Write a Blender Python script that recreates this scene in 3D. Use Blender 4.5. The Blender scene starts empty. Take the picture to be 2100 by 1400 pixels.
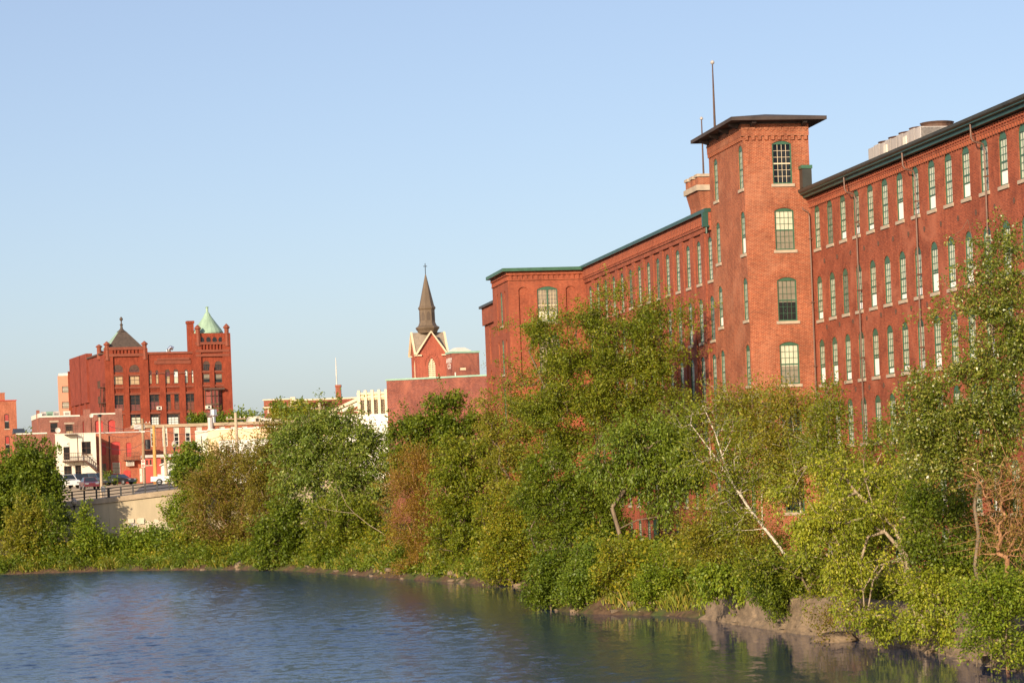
import bpy, math, random
import numpy as np
from mathutils import Vector

random.seed(7)
R = math.radians
SC = bpy.context.scene
COL = SC.collection

# ------------------------------------------------------------------ camera, sky, sun, exposure
# 85 mm view from a bridge over the river, 7 m above the water, camera tipped 2.2 degrees
F, CX, HY, RHO, CAMH = 5000.0, 1050.0, 980.0, R(2.2), 7.0
cam = bpy.data.cameras.new('camera')
cam.sensor_width = 36.0
cam.lens = 36.0 * F / 2100.0
cam.shift_y = (HY - 700.0) / 2100.0
cam.clip_start, cam.clip_end = 1.0, 8000.0
camo = bpy.data.objects.new('camera', cam)
COL.objects.link(camo)
camo.location = (0, 0, CAMH)
camo.rotation_euler = (R(90), RHO, 0)
SC.camera = camo

SUN_AZ, SUN_EL = R(26), R(19)            # azimuth measured from behind the camera towards its left
to_sun = Vector((-math.sin(SUN_AZ) * math.cos(SUN_EL), -math.cos(SUN_AZ) * math.cos(SUN_EL), math.sin(SUN_EL)))
sun = bpy.data.lights.new('sun', 'SUN')
sun.energy, sun.angle, sun.color = 4.8, R(0.5), (1.0, 0.82, 0.60)
suno = bpy.data.objects.new('sun', sun)
COL.objects.link(suno)
suno.rotation_euler = to_sun.to_track_quat('Z', 'Y').to_euler()

world = bpy.data.worlds.new('World')
SC.world = world
world.use_nodes = True
wn = world.node_tree
wn.nodes.clear()
sky = wn.nodes.new('ShaderNodeTexSky')
sky.sky_type = 'NISHITA'
sky.sun_disc = False
sky.sun_elevation = SUN_EL
sky.sun_rotation = math.atan2(to_sun.x, to_sun.y)
sky.air_density, sky.dust_density, sky.ozone_density = 0.84, 1.5, 1.2
bg = wn.nodes.new('ShaderNodeBackground')
bg.inputs['Strength'].default_value = 0.108
wo = wn.nodes.new('ShaderNodeOutputWorld')
veil = wn.nodes.new('ShaderNodeVectorMath')      # thin summer haze over the clear sky
veil.operation = 'MULTIPLY_ADD'
veil.inputs[1].default_value = (0.70, 0.70, 0.70)
veil.inputs[2].default_value = (0.94, 1.0, 1.42)
wn.links.new(sky.outputs[0], veil.inputs[0])
wn.links.new(veil.outputs[0], bg.inputs[0])
wn.links.new(bg.outputs[0], wo.inputs[0])
SC.view_settings.view_transform = 'Standard'
SC.view_settings.look = 'None'
SC.view_settings.exposure = 0.60
SC.view_settings.gamma = 1.0
SC.cycles.max_bounces = 6
SC.cycles.diffuse_bounces = 3
SC.cycles.glossy_bounces = 3
SC.cycles.transparent_max_bounces = 8

# ------------------------------------------------------------------ geometry helpers
_c, _s = math.cos(RHO), math.sin(RHO)


def ray(px, py):
    x, y = (px - CX) / F, -(py - HY) / F
    return (x * _c + y * _s, 1.0, -x * _s + y * _c)


def at(px, py, Y):
    r = ray(px, py)
    return (r[0] * Y, Y, r[2] * Y + CAMH)


class Frame:
    """a level frame turned about z; on_y / on_x give the point of one of its upright planes"""

    def __init__(self, o, rot):
        self.o, self.rot = o, rot
        self.cx, self.sx = math.cos(rot), math.sin(rot)

    def loc(self, X, Y):
        dx, dy = X - self.o[0], Y - self.o[1]
        return (dx * self.cx + dy * self.sx, -dx * self.sx + dy * self.cx)

    def wor(self, x, y):
        return (self.o[0] + x * self.cx - y * self.sx, self.o[1] + x * self.sx + y * self.cx)

    def _hit(self, px, py, axis, v):
        r = ray(px, py)
        o = self.loc(0, 0)
        d = (r[0] * self.cx + r[1] * self.sx, -r[0] * self.sx + r[1] * self.cx)
        k = (v - o[axis]) / d[axis]
        return o[0] + d[0] * k, o[1] + d[1] * k, r[2] * k + CAMH - self.o[2]

    def on_y(self, px, py, y0=0.0):
        x, y, z = self._hit(px, py, 1, y0)
        return x, z

    def on_x(self, px, py, x0=0.0):
        x, y, z = self._hit(px, py, 0, x0)
        return y, z


def tag(o, label=None, cat=None, group=None, kind=None):
    if label: o['label'] = label
    if cat: o['category'] = cat
    if group: o['group'] = group
    if kind: o['kind'] = kind
    return o


def thing(name, label, cat, loc, rot=0.0, group=None):
    o = bpy.data.objects.new(name, None)
    o.empty_display_size = 0.3
    COL.objects.link(o)
    o.location = loc
    o.rotation_euler = (0, 0, rot)
    return tag(o, label, cat, group)


def link(name, me, parent=None, loc=None, rot=0.0):
    o = bpy.data.objects.new(name, me)
    COL.objects.link(o)
    if parent is not None:
        o.parent = parent
    if loc is not None:
        o.location = loc
        o.rotation_euler = (0, 0, rot)
    return o


def arch_pts(uc, w, zs, rise, kind='round', n=8):
    """points along the top of an opening, left to right, springing at zs"""
    h = w / 2
    if rise <= 1e-4:
        return [(uc - h, zs), (uc + h, zs)]
    out = []
    if kind == 'gothic':
        Rr = (h * h + rise * rise) / (2 * h)
        a1 = math.asin(min(1.0, rise / Rr))
        m = n // 2
        for i in range(m + 1):
            a = a1 * i / m
            out.append((uc - h + Rr - Rr * math.cos(a), zs + Rr * math.sin(a)))
        out += [(2 * uc - u, z) for u, z in reversed(out[:-1])]
        return out
    Rr = (h * h + rise * rise) / (2 * rise)
    a1 = math.asin(min(1.0, h / Rr))
    if rise > h: a1 = math.pi - a1
    for i in range(n + 1):
        a = -a1 + 2 * a1 * i / n
        out.append((uc + Rr * math.sin(a), zs + rise - Rr + Rr * math.cos(a)))
    out[0], out[-1] = (uc - h, zs), (uc + h, zs)
    return out


class MB:
    def __init__(self):
        self.v, self.f, self.uv, self.m = [], [], [], []

    def poly(self, pts, m=0, uv=None):
        b = len(self.v)
        self.v += [tuple(p) for p in pts]
        self.f.append(tuple(range(b, b + len(pts))))
        self.m.append(m)
        if uv is None:
            nx = ny = nz = 0.0
            for i in range(len(pts)):
                p, q = pts[i], pts[(i + 1) % len(pts)]
                nx += (p[1] - q[1]) * (p[2] + q[2]); ny += (p[2] - q[2]) * (p[0] + q[0]); nz += (p[0] - q[0]) * (p[1] + q[1])
            l = math.hypot(nx, ny)
            if l < abs(nz):
                uv = [(p[0], p[1]) for p in pts]
            else:
                tx, ty = -ny / l, nx / l
                uv = [(p[0] * tx + p[1] * ty, p[2]) for p in pts]
        self.uv += uv

    def box(self, x0, x1, y0, y1, z0, z1, m=0):
        p = [(x0, y0, z0), (x1, y0, z0), (x1, y1, z0), (x0, y1, z0), (x0, y0, z1), (x1, y0, z1), (x1, y1, z1), (x0, y1, z1)]
        for q in ((3, 2, 1, 0), (4, 5, 6, 7), (0, 1, 5, 4), (1, 2, 6, 5), (2, 3, 7, 6), (3, 0, 4, 7)):
            self.poly([p[i] for i in q], m)

    def obox(self, A, B, off, d0, d1, z0, z1, m=0):
        """box along the wall line A-B (2d), from u=off[0] to off[1], sticking out from d0 to d1 (outward positive)"""
        L = math.hypot(B[0] - A[0], B[1] - A[1])
        dx, dy = (B[0] - A[0]) / L, (B[1] - A[1]) / L
        n = (dy, -dx)
        P = lambda u, d, z: (A[0] + dx * u + n[0] * d, A[1] + dy * u + n[1] * d, z)
        u0, u1 = off
        p = [P(u0, d1, z0), P(u1, d1, z0), P(u1, d0, z0), P(u0, d0, z0), P(u0, d1, z1), P(u1, d1, z1), P(u1, d0, z1), P(u0, d0, z1)]
        for q in ((3, 2, 1, 0), (4, 5, 6, 7), (0, 1, 5, 4), (1, 2, 6, 5), (2, 3, 7, 6), (3, 0, 4, 7)):
            self.poly([p[i] for i in q], m)

    def tube(self, pts, r, n=8, m=0, cap=True):
        pts = [Vector(p) for p in pts]
        rr = r if isinstance(r, (list, tuple)) else [r] * len(pts)
        rings = []
        for i, p in enumerate(pts):
            d = (pts[min(i + 1, len(pts) - 1)] - pts[max(i - 1, 0)]).normalized()
            a = d.cross(Vector((0, 0, 1)))
            if a.length < 1e-3: a = Vector((1, 0, 0))
            a.normalize()
            b = a.cross(d)
            rings.append([p + (a * math.cos(2 * math.pi * k / n) + b * math.sin(2 * math.pi * k / n)) * rr[i] for k in range(n)])
        for i in range(len(rings) - 1):
            for k in range(n):
                self.poly([rings[i][k], rings[i][(k + 1) % n], rings[i + 1][(k + 1) % n], rings[i + 1][k]], m)
        if cap:
            self.poly(rings[0][::-1], m)
            self.poly(rings[-1], m)

    def lathe(self, c, prof, n=12, m=0, rot=0.0):
        """prof: (radius, z) from the bottom up"""
        rings = [[(c[0] + r * math.cos(rot + 2 * math.pi * k / n), c[1] + r * math.sin(rot + 2 * math.pi * k / n), c[2] + z) for k in range(n)] for r, z in prof]
        for i in range(len(rings) - 1):
            for k in range(n):
                self.poly([rings[i][k], rings[i][(k + 1) % n], rings[i + 1][(k + 1) % n], rings[i + 1][k]], m)
        self.poly(rings[0][::-1], m)
        self.poly(rings[-1], m)

    def prism(self, prof, x0, x1, m=0, axis='x'):
        """closed profile in the plane across the axis, swept from x0 to x1"""
        if axis == 'x':
            P = lambda a, t: (t, a[0], a[1])
        else:
            P = lambda a, t: (a[0], t, a[1])
        n = len(prof)
        area = sum(prof[i][0] * prof[(i + 1) % n][1] - prof[(i + 1) % n][0] * prof[i][1] for i in range(n))
        if (area < 0) == (axis == 'x'): prof = prof[::-1]
        for i in range(n):
            a, b = prof[i], prof[(i + 1) % n]
            self.poly([P(a, x0), P(b, x0), P(b, x1), P(a, x1)][::-1], m)
        self.poly([P(a, x0) for a in prof[::-1]], m)
        self.poly([P(a, x1) for a in prof], m)

    def facade(self, A, B, z0, z1, bands=(), m=0, mr=None, mb=None, uoff=0.0):
        """an upright wall from A to B (left to right seen from outside) with real openings.
        bands: (zlo, zhi, [(uc, w, zb, zt, rise, depth[, kind[, blind]])])"""
        mr = m if mr is None else mr
        L = math.hypot(B[0] - A[0], B[1] - A[1])
        dx, dy = (B[0] - A[0]) / L, (B[1] - A[1]) / L
        n = (dy, -dx)

        def P(u, z, d=0.0):
            return (A[0] + dx * u - n[0] * d, A[1] + dy * u - n[1] * d, z)

        def face(pl, mm=m):
            self.poly([P(u, z) for u, z in pl], mm, [(u + uoff, z) for u, z in pl])

        def rect(u0, u1, a, b):
            if u1 - u0 > 1e-4 and b - a > 1e-4: face([(u0, a), (u1, a), (u1, b), (u0, b)])

        zc = z0
        for zlo, zhi, ops in sorted(bands, key=lambda q: q[0]):
            rect(0, L, zc, zlo)
            uc0 = 0.0
            for op in sorted(ops):
                uc, w, zb, zt, rise, dep = op[:6]
                kind = op[6] if len(op) > 6 else 'round'
                blind = op[7] if len(op) > 7 else False
                u0, u1 = uc - w / 2, uc + w / 2
                rect(uc0, u0, zlo, zhi)
                rect(u0, u1, zlo, zb)
                ap = arch_pts(uc, w, zt - rise, rise, kind)
                for (a, za), (b, zb2) in zip(ap[:-1], ap[1:]):
                    face([(a, za), (b, zb2), (b, zhi), (a, zhi)])
                out = [(u0, zb)] + ap + [(u1, zb)]
                for k in range(len(out)):
                    (a, za), (b, zb2) = out[k], out[(k + 1) % len(out)]
                    self.poly([P(a, za), P(a, za, dep), P(b, zb2, dep), P(b, zb2)], mr)
                if blind:
                    self.poly([P(u, z, dep) for u, z in out[::-1]], m if mb is None else mb, [(u + uoff, z) for u, z in out[::-1]])
                uc0 = u1
            rect(uc0, L, zlo, zhi)
            zc = zhi
        rect(0, L, zc, z1)

    def mesh(self, name, mats, smooth=False):
        me = bpy.data.meshes.new(name)
        me.from_pydata(self.v, [], self.f)
        for k in mats: me.materials.append(k)
        ul = me.uv_layers.new(name='UVMap')
        ul.data.foreach_set('uv', [c for q in self.uv for c in q])
        me.polygons.foreach_set('material_index', self.m)
        if smooth: me.polygons.foreach_set('use_smooth', [True] * len(self.f))
        me.update()
        return me

    def build(self, name, mats, parent=None, smooth=False, loc=None, rot=0.0):
        if not isinstance(mats, (list, tuple)): mats = [mats]
        return link(name, self.mesh(name, mats, smooth), parent, loc, rot)


# ------------------------------------------------------------------ materials
def new_mat(name):
    m = bpy.data.materials.new(name)
    m.use_nodes = True
    nt = m.node_tree
    return m, nt, nt.nodes['Principled BSDF']


def setp(b, **k):
    for a, v in k.items():
        a = a.replace('_', ' ')
        if a in b.inputs: b.inputs[a].default_value = v


def mixrgb(nt, mode, fac, a, b):
    n = nt.nodes.new('ShaderNodeMix')
    n.data_type, n.blend_type = 'RGBA', mode
    for i, v in ((0, fac), (6, a), (7, b)):
        if hasattr(v, 'is_linked'): nt.links.new(v, n.inputs[i])
        else: n.inputs[i].default_value = v
    return n.outputs[2]


def noise(nt, vec, scale, detail=4, rough=0.55, dist=0.0):
    n = nt.nodes.new('ShaderNodeTexNoise')
    n.inputs['Scale'].default_value = scale
    n.inputs['Detail'].default_value = detail
    n.inputs['Roughness'].default_value = rough
    n.inputs['Distortion'].default_value = dist
    if vec is not None: nt.links.new(vec, n.inputs['Vector'])
    return n.outputs[0]


def ramp(nt, fac, stops):
    n = nt.nodes.new('ShaderNodeValToRGB')
    e = n.color_ramp.elements
    while len(e) < len(stops): e.new(0.5)
    for k, (p, c) in zip(e, stops):
        k.position, k.color = p, (c[0], c[1], c[2], 1) if not isinstance(c, float) else (c, c, c, 1)
    nt.links.new(fac, n.inputs[0])
    return n.outputs[0]


def coords(nt, which='Object'):
    return nt.nodes.new('ShaderNodeTexCoord').outputs[which]


def mapping(nt, vec, scale):
    n = nt.nodes.new('ShaderNodeMapping')
    n.inputs['Scale'].default_value = scale
    nt.links.new(vec, n.inputs[0])
    return n.outputs[0]


def plain(name, col, rough=0.7, var=0.18, scale=1.5, metal=0.0, spec=0.4, streak=False):
    """a surface with uneven wear in its colour"""
    m, nt, b = new_mat(name)
    v = coords(nt)
    if streak: v = mapping(nt, v, (1, 1, 0.12))
    f = noise(nt, v, scale, 6, 0.62)
    lo = [max(0, c * (1 - var)) for c in col]
    hi = [min(1, c * (1 + var)) for c in col]
    nt.links.new(ramp(nt, f, [(0.3, lo), (0.7, hi)]), b.inputs['Base Color'])
    setp(b, Roughness=rough, Metallic=metal)
    b.inputs['Specular IOR Level'].default_value = spec
    return m


def brick(name, c1, c2, mortar, msize=0.011, patch=0.35, w=0.215, h=0.073, pale=None, palefac=0.0, soot=0.0):
    m, nt, b = new_mat(name)
    uv = coords(nt, 'UV')
    t = nt.nodes.new('ShaderNodeTexBrick')
    t.inputs['Color1'].default_value = (*c1, 1)
    t.inputs['Color2'].default_value = (*c2, 1)
    t.inputs['Mortar'].default_value = (*mortar, 1)
    t.inputs['Scale'].default_value = 1.0
    t.inputs['Mortar Size'].default_value = msize
    t.inputs['Mortar Smooth'].default_value = 0.2
    t.inputs['Brick Width'].default_value = w
    t.inputs['Row Height'].default_value = h
    nt.links.new(uv, t.inputs['Vector'])
    col = t.outputs[0]
    # broad weathering, repaired patches with paler pointing, vertical streaks
    n1 = noise(nt, uv, 0.55, 5, 0.6, 0.4)
    col = mixrgb(nt, 'MULTIPLY', patch, col, ramp(nt, n1, [(0.36, (0.55, 0.5, 0.5)), (0.62, (1.12, 1.08, 1.05))]))
    n2 = noise(nt, mapping(nt, uv, (2.2, 0.35, 1)), 1.6, 4, 0.6)
    col = mixrgb(nt, 'MULTIPLY', 0.45 + soot, col, ramp(nt, n2, [(0.35, (0.62, 0.58, 0.58)), (0.6, (1.05, 1.05, 1.05))]))
    n4 = noise(nt, mapping(nt, uv, (4.6, 13.5, 1)), 1.0, 1, 0.5)
    col = mixrgb(nt, 'MULTIPLY', 0.55, col, ramp(nt, n4, [(0.3, (0.62, 0.56, 0.56)), (0.5, (1, 1, 1)), (0.72, (1.25, 1.3, 1.3))]))
    if pale:
        n3 = noise(nt, uv, 0.35, 5, 0.65, 1.0)
        fac = ramp(nt, n3, [(0.5, 0.0), (0.66, palefac)])
        col = mixrgb(nt, 'MIX', fac, col, (*pale, 1))
    nt.links.new(col, b.inputs['Base Color'])
    setp(b, Roughness=0.85)
    b.inputs['Specular IOR Level'].default_value = 0.25
    bm = nt.nodes.new('ShaderNodeBump')
    bm.inputs['Strength'].default_value = 0.35
    bm.inputs['Distance'].default_value = 0.012
    bm.invert = True
    nt.links.new(t.outputs[1], bm.inputs['Height'])
    nt.links.new(bm.outputs[0], b.inputs['Normal'])
    return m


def glassmat(name, tint=(0.9, 0.95, 0.95), refl=0.12):
    """thin window glass: mostly lets light through, a fresnel sheen on top"""
    m = bpy.data.materials.new(name)
    m.use_nodes = True
    nt = m.node_tree
    nt.nodes.clear()
    o = nt.nodes.new('ShaderNodeOutputMaterial')
    tr = nt.nodes.new('ShaderNodeBsdfTransparent')
    tr.inputs[0].default_value = (*tint, 1)
    gl = nt.nodes.new('ShaderNodeBsdfGlossy')
    gl.inputs['Roughness'].default_value = 0.03
    lw = nt.nodes.new('ShaderNodeLayerWeight')
    lw.inputs[0].default_value = 0.5
    pw = nt.nodes.new('ShaderNodeMath')
    pw.operation = 'POWER'
    pw.inputs[1].default_value = 4.0
    nt.links.new(lw.outputs['Facing'], pw.inputs[0])
    mth = nt.nodes.new('ShaderNodeMath')
    mth.operation = 'MULTIPLY_ADD'
    mth.inputs[1].default_value = 0.5
    mth.inputs[2].default_value = refl * 0.3
    nt.links.new(pw.outputs[0], mth.inputs[0])
    mx = nt.nodes.new('ShaderNodeMixShader')
    nt.links.new(mth.outputs[0], mx.inputs[0])
    nt.links.new(tr.outputs[0], mx.inputs[1])
    nt.links.new(gl.outputs[0], mx.inputs[2])
    nt.links.new(mx.outputs[0], o.inputs[0])
    return m


def leafmat(name, ca, cb, cc=None, trans=0.40, rough=0.5, spec=0.35, gain=1.75):
    """leaf by leaf colour: each leaf is an island of its crown mesh"""
    m = bpy.data.materials.new(name)
    m.use_nodes = True
    nt = m.node_tree
    b = nt.nodes['Principled BSDF']
    g = nt.nodes.new('ShaderNodeNewGeometry')
    g_ = lambda c: (c[0] * gain * 1.12, c[1] * gain * 1.03, c[2] * gain * 0.6)
    stops = [(0.0, g_(ca)), (0.75, g_(cb))]
    if cc: stops.append((1.0, g_(cc)))
    col = ramp(nt, g.outputs['Random Per Island'], stops)
    # age of the shoots changes the hue from bough to bough
    n = noise(nt, coords(nt), 0.45, 3, 0.6)
    col = mixrgb(nt, 'MULTIPLY', 0.8, col, ramp(nt, n, [(0.32, (0.72, 0.8, 0.7)), (0.68, (1.25, 1.12, 1.1))]))
    nt.links.new(col, b.inputs['Base Color'])
    setp(b, Roughness=rough)
    b.inputs['Specular IOR Level'].default_value = spec
    t = nt.nodes.new('ShaderNodeBsdfTranslucent')
    nt.links.new(mixrgb(nt, 'MULTIPLY', 1.0, col, (1.5, 1.35, 0.6, 1)), t.inputs[0])
    mx = nt.nodes.new('ShaderNodeMixShader')
    mx.inputs[0].default_value = trans
    nt.links.new(b.outputs[0], mx.inputs[1])
    nt.links.new(t.outputs[0], mx.inputs[2])
    nt.links.new(mx.outputs[0], nt.nodes['Material Output'].inputs[0])
    return m


def barkmat(name, ca, cb, scale=6.0, stretch=0.25):
    m, nt, b = new_mat(name)
    f = noise(nt, mapping(nt, coords(nt), (1, 1, stretch)), scale, 5, 0.65)
    nt.links.new(ramp(nt, f, [(0.35, ca), (0.65, cb)]), b.inputs['Base Color'])
    setp(b, Roughness=0.9)
    b.inputs['Specular IOR Level'].default_value = 0.2
    return m


M = {}
M['brick_mill'] = brick('mill_brick', (0.32, 0.068, 0.028), (0.22, 0.042, 0.020), (0.30, 0.14, 0.085), 0.009, 0.6, pale=(0.40, 0.14, 0.08), palefac=0.5)
M['brick_tower'] = brick('tower_brick', (0.335, 0.074, 0.027), (0.225, 0.044, 0.019), (0.40, 0.22, 0.13), 0.011, 0.55, pale=(0.46, 0.22, 0.13), palefac=0.3)
M['brick_wing'] = brick('wing_brick', (0.32, 0.070, 0.030), (0.22, 0.044, 0.022), (0.34, 0.16, 0.10), 0.009, 0.45, soot=0.15)
M['brick_block'] = brick('stair_block_brick', (0.325, 0.064, 0.026), (0.24, 0.043, 0.020), (0.32, 0.15, 0.085), 0.009, 0.4)
M['brick_town'] = brick('town_brick', (0.34, 0.078, 0.036), (0.24, 0.05, 0.028), (0.38, 0.2, 0.13), 0.010, 0.5)
M['brick_dark'] = brick('dark_brick', (0.27, 0.07, 0.045), (0.2, 0.052, 0.038), (0.33, 0.2, 0.15), 0.012, 0.5)
M['brick_orange'] = brick('orange_brick', (0.40, 0.095, 0.04), (0.29, 0.068, 0.032), (0.42, 0.22, 0.14), 0.010, 0.4)
M['brick_red'] = brick('red_sandstone', (0.31, 0.062, 0.027), (0.245, 0.045, 0.021), (0.22, 0.055, 0.028), 0.008, 0.45, soot=0.15)
M['brick_side'] = brick('red_side_brick', (0.25, 0.046, 0.025), (0.2, 0.036, 0.021), (0.24, 0.075, 0.045), 0.008, 0.4)
M['brick_church'] = brick('church_brick', (0.37, 0.085, 0.05), (0.31, 0.07, 0.042), (0.36, 0.14, 0.09), 0.008, 0.25)
M['brick_wall'] = brick('plain_wall_brick', (0.24, 0.056, 0.032), (0.14, 0.032, 0.026), (0.32, 0.16, 0.12), 0.010, 0.55, pale=(0.36, 0.12, 0.075), palefac=0.6)
M['brownstone'] = plain('brownstone', (0.20, 0.055, 0.03), 0.85, 0.2)
M['red_paint'] = plain('faded_red_paint', (0.42, 0.05, 0.04), 0.7, 0.2)
M['rose_pane'] = plain('dull_rose_pane', (0.20, 0.05, 0.04), 0.8, 0.2)  # reddish reflections in lower panes, painted as a flat colour
M['red_shed'] = plain('peeling_red_paint', (0.40, 0.07, 0.05), 0.75, 0.35, 0.8, streak=True)
M['stone'] = plain('granite_sill', (0.38, 0.30, 0.22), 0.85, 0.2, 3.0)
M['green'] = plain('green_paint', (0.040, 0.105, 0.062), 0.45, 0.2, 2.0)
M['green_dark'] = plain('dark_green_paint', (0.018, 0.06, 0.045), 0.4, 0.25, 1.0)
M['gutter'] = plain('black_gutter', (0.035, 0.036, 0.03), 0.45, 0.3, 1.0)
M['tar'] = plain('tar_roof', (0.055, 0.04, 0.035), 0.8, 0.3)
M['slate'] = plain('brown_slate', (0.075, 0.055, 0.042), 0.7, 0.25, 2.0)
M['spire'] = plain('weathered_spire_metal', (0.12, 0.085, 0.055), 0.55, 0.2, 0.8, streak=True)
M['spire_panel'] = plain('spire_panel', (0.085, 0.06, 0.042), 0.6, 0.2)
M['shingle'] = plain('grey_shingle', (0.25, 0.20, 0.15), 0.85, 0.2, 2.0, streak=True)
M['copper'] = plain('verdigris_copper', (0.25, 0.36, 0.26), 0.6, 0.2, 0.9, streak=True)
M['coping'] = plain('green_coping', (0.22, 0.36, 0.27), 0.6, 0.15)
M['pipe'] = plain('brown_downpipe', (0.13, 0.065, 0.042), 0.4, 0.25, 2.0)
M['steel'] = plain('galvanised_steel', (0.52, 0.47, 0.43), 0.5, 0.3, 1.2, 0.35, streak=True)
M['shiny'] = plain('bright_steel', (0.75, 0.75, 0.76), 0.25, 0.1, 1.0, 0.9)
M['iron'] = plain('black_iron', (0.018, 0.018, 0.02), 0.5, 0.3)
M['rust_iron'] = plain('rusty_iron', (0.085, 0.045, 0.03), 0.7, 0.4, 2.0)
M['blind'] = plain('cream_blind', (0.68, 0.61, 0.46), 0.8, 0.22, 1.6, streak=True)
M['shade'] = plain('white_shade', (0.76, 0.74, 0.68), 0.8, 0.05)
M['grey_blind'] = plain('grey_brown_blind', (0.27, 0.21, 0.155), 0.8, 0.2, 1.0)
M['tan_blind'] = plain('tan_blind', (0.55, 0.35, 0.2), 0.8, 0.15, 1.0)
M['purple_board'] = plain('maroon_window_board', (0.15, 0.035, 0.04), 0.6, 0.2)
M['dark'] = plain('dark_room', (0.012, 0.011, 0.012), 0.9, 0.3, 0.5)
M['cream'] = plain('cream_painted_wall', (0.66, 0.60, 0.48), 0.8, 0.12, 0.5, streak=True)
M['peach'] = plain('peach_painted_wall', (0.72, 0.50, 0.30), 0.8, 0.10, 0.5, streak=True)
M['white'] = plain('white_painted_wall', (0.64, 0.61, 0.55), 0.75, 0.10, 0.4, streak=True)
M['white_trim'] = plain('white_trim', (0.62, 0.57, 0.48), 0.6, 0.08)
M['cream_trim'] = plain('cream_trim', (0.62, 0.50, 0.34), 0.65, 0.1)
M['buff'] = plain('buff_panel', (0.58, 0.42, 0.25), 0.7, 0.1)
M['pink'] = plain('pink_panel', (0.50, 0.21, 0.13), 0.75, 0.06)
M['concrete'] = plain('tan_concrete', (0.50, 0.41, 0.27), 0.9, 0.22, 0.5, streak=True)
M['concrete_cap'] = plain('concrete_cap', (0.38, 0.29, 0.19), 0.9, 0.25, 0.8)
M['old_wall'] = plain('old_mortared_stone', (0.24, 0.175, 0.115), 0.95, 0.4, 0.9)
M['paint_patch'] = plain('pale_cover_paint', (0.68, 0.58, 0.43), 0.85, 0.12, 2.0)
M['blue_paint'] = plain('blue_spray_paint', (0.16, 0.2, 0.32), 0.8, 0.2)
M['asphalt'] = plain('asphalt', (0.13, 0.115, 0.105), 0.9, 0.2, 0.6)
M['path'] = plain('worn_tarmac', (0.085, 0.066, 0.055), 0.95, 0.35, 0.5)
M['glass'] = glassmat('window_glass')
M['glass_dark'] = glassmat('dark_window_glass', (0.75, 0.78, 0.8), 0.3)
M['wood'] = barkmat('pole_wood', (0.20, 0.13, 0.075), (0.33, 0.23, 0.14), 5.0, 0.1)
M['wood_new'] = barkmat('new_pole_wood', (0.42, 0.2, 0.06), (0.55, 0.28, 0.09), 5.0, 0.1)
M['wood_grey'] = barkmat('grey_pole_wood', (0.36, 0.27, 0.18), (0.47, 0.38, 0.27), 5.0, 0.1)
M['lamp_glass'] = plain('frosted_lamp_globe', (0.40, 0.33, 0.27), 0.3, 0.1)
M['bark'] = barkmat('grey_brown_bark', (0.10, 0.075, 0.05), (0.22, 0.165, 0.11))
M['bark_pale'] = barkmat('pale_bark', (0.22, 0.165, 0.11), (0.40, 0.32, 0.23))
M['bark_birch'] = barkmat('birch_bark', (0.36, 0.30, 0.23), (0.62, 0.55, 0.45), 5.0, 1.4)
M['bark_tan'] = barkmat('tan_twig_bark', (0.22, 0.11, 0.055), (0.36, 0.2, 0.10))
M['letter'] = plain('white_lettering', (0.80, 0.76, 0.70), 0.8, 0.1)

# ------------------------------------------------------------------ the river and its banks
SHORE = [(-700, 216), (-120, 224), (-49.7, 222.6), (-47, 222.2), (-36, 220.5), (-24.3, 210.9), (-18.5, 202.8), (-12.8, 189), (-8.1, 177.3),
         (-4.7, 169.2), (-1.9, 162.9), (0.6, 157.5), (4.6, 150), (5.2, 142), (2.6, 135.5), (0.9, 131.4), (2.3, 127), (3.9, 123.1),
         (7.8, 118.7), (9, 115.5), (9.9, 112.2), (12.1, 102.7), (14, 97.8), (15.4, 91.5), (16.1, 85.7), (16.9, 81), (18.0, 70), (20, 0), (22, -300)]
LAND = SHORE + [(900, -300), (900, 4000), (-700, 4000)]
AL = R(9.87)                                     # the mill and the near bank run this far left of the view
MC, MS = math.cos(AL), math.sin(AL)


def st(s, t):
    """mill grid: s metres along the wall, t metres across, to world x, y"""
    return (-s * MS + t * MC, s * MC + t * MS)


def sdist(X, Y):
    X, Y = np.asarray(X, float), np.asarray(Y, float)
    d = np.full(X.shape, 1e9)
    for (x0, y0), (x1, y1) in zip(SHORE[:-1], SHORE[1:]):
        dx, dy = x1 - x0, y1 - y0
        k = np.clip(((X - x0) * dx + (Y - y0) * dy) / (dx * dx + dy * dy), 0, 1)
        d = np.minimum(d, np.hypot(X - x0 - k * dx, Y - y0 - k * dy))
    ins = np.zeros(X.shape, bool)
    n = len(LAND)
    for i in range(n):
        (x0, y0), (x1, y1) = LAND[i], LAND[(i + 1) % n]
        if y0 == y1: continue
        c = ((y0 > Y) != (y1 > Y)) & (X < (x1 - x0) * (Y - y0) / (y1 - y0) + x0)
        ins ^= c
    return np.where(ins, d, -d)


def sm(x):
    x = np.clip(x, 0, 1)
    return x * x * (3 - 2 * x)


# the concrete river wall below the street: px points of its top edge give the line
WA, WK, WB = at(-30, 1046, 246), at(222, 1020, 249), at(420, 996, 253)
WC = at(640, 985, 259)
WZ = at(-330, 1088, 241)


def wall_d(X, Y):
    """signed distance behind the river wall (positive on the street side)"""
    xs = [WZ[0], WA[0], WK[0], WB[0], WC[0], 60.0]
    ys = [WZ[1], WA[1], WK[1], WB[1], WC[1], 285.0]
    return Y - np.interp(X, xs, ys)


def street(X, Y):
    lat = np.interp(X, [WZ[0], WA[0], WK[0], WB[0], WC[0]], [WZ[2], WA[2], WK[2], WB[2], WC[2]])
    wd = wall_d(X, Y)
    f = sm(wd / 45.0)
    far = 7.25 + 1.3 * np.clip((Y - 250) / 120, 0, 1) + 1.0 * np.clip((Y - 370) / 80, 0, 1)
    return lat * (1 - f) + far * f


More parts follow.
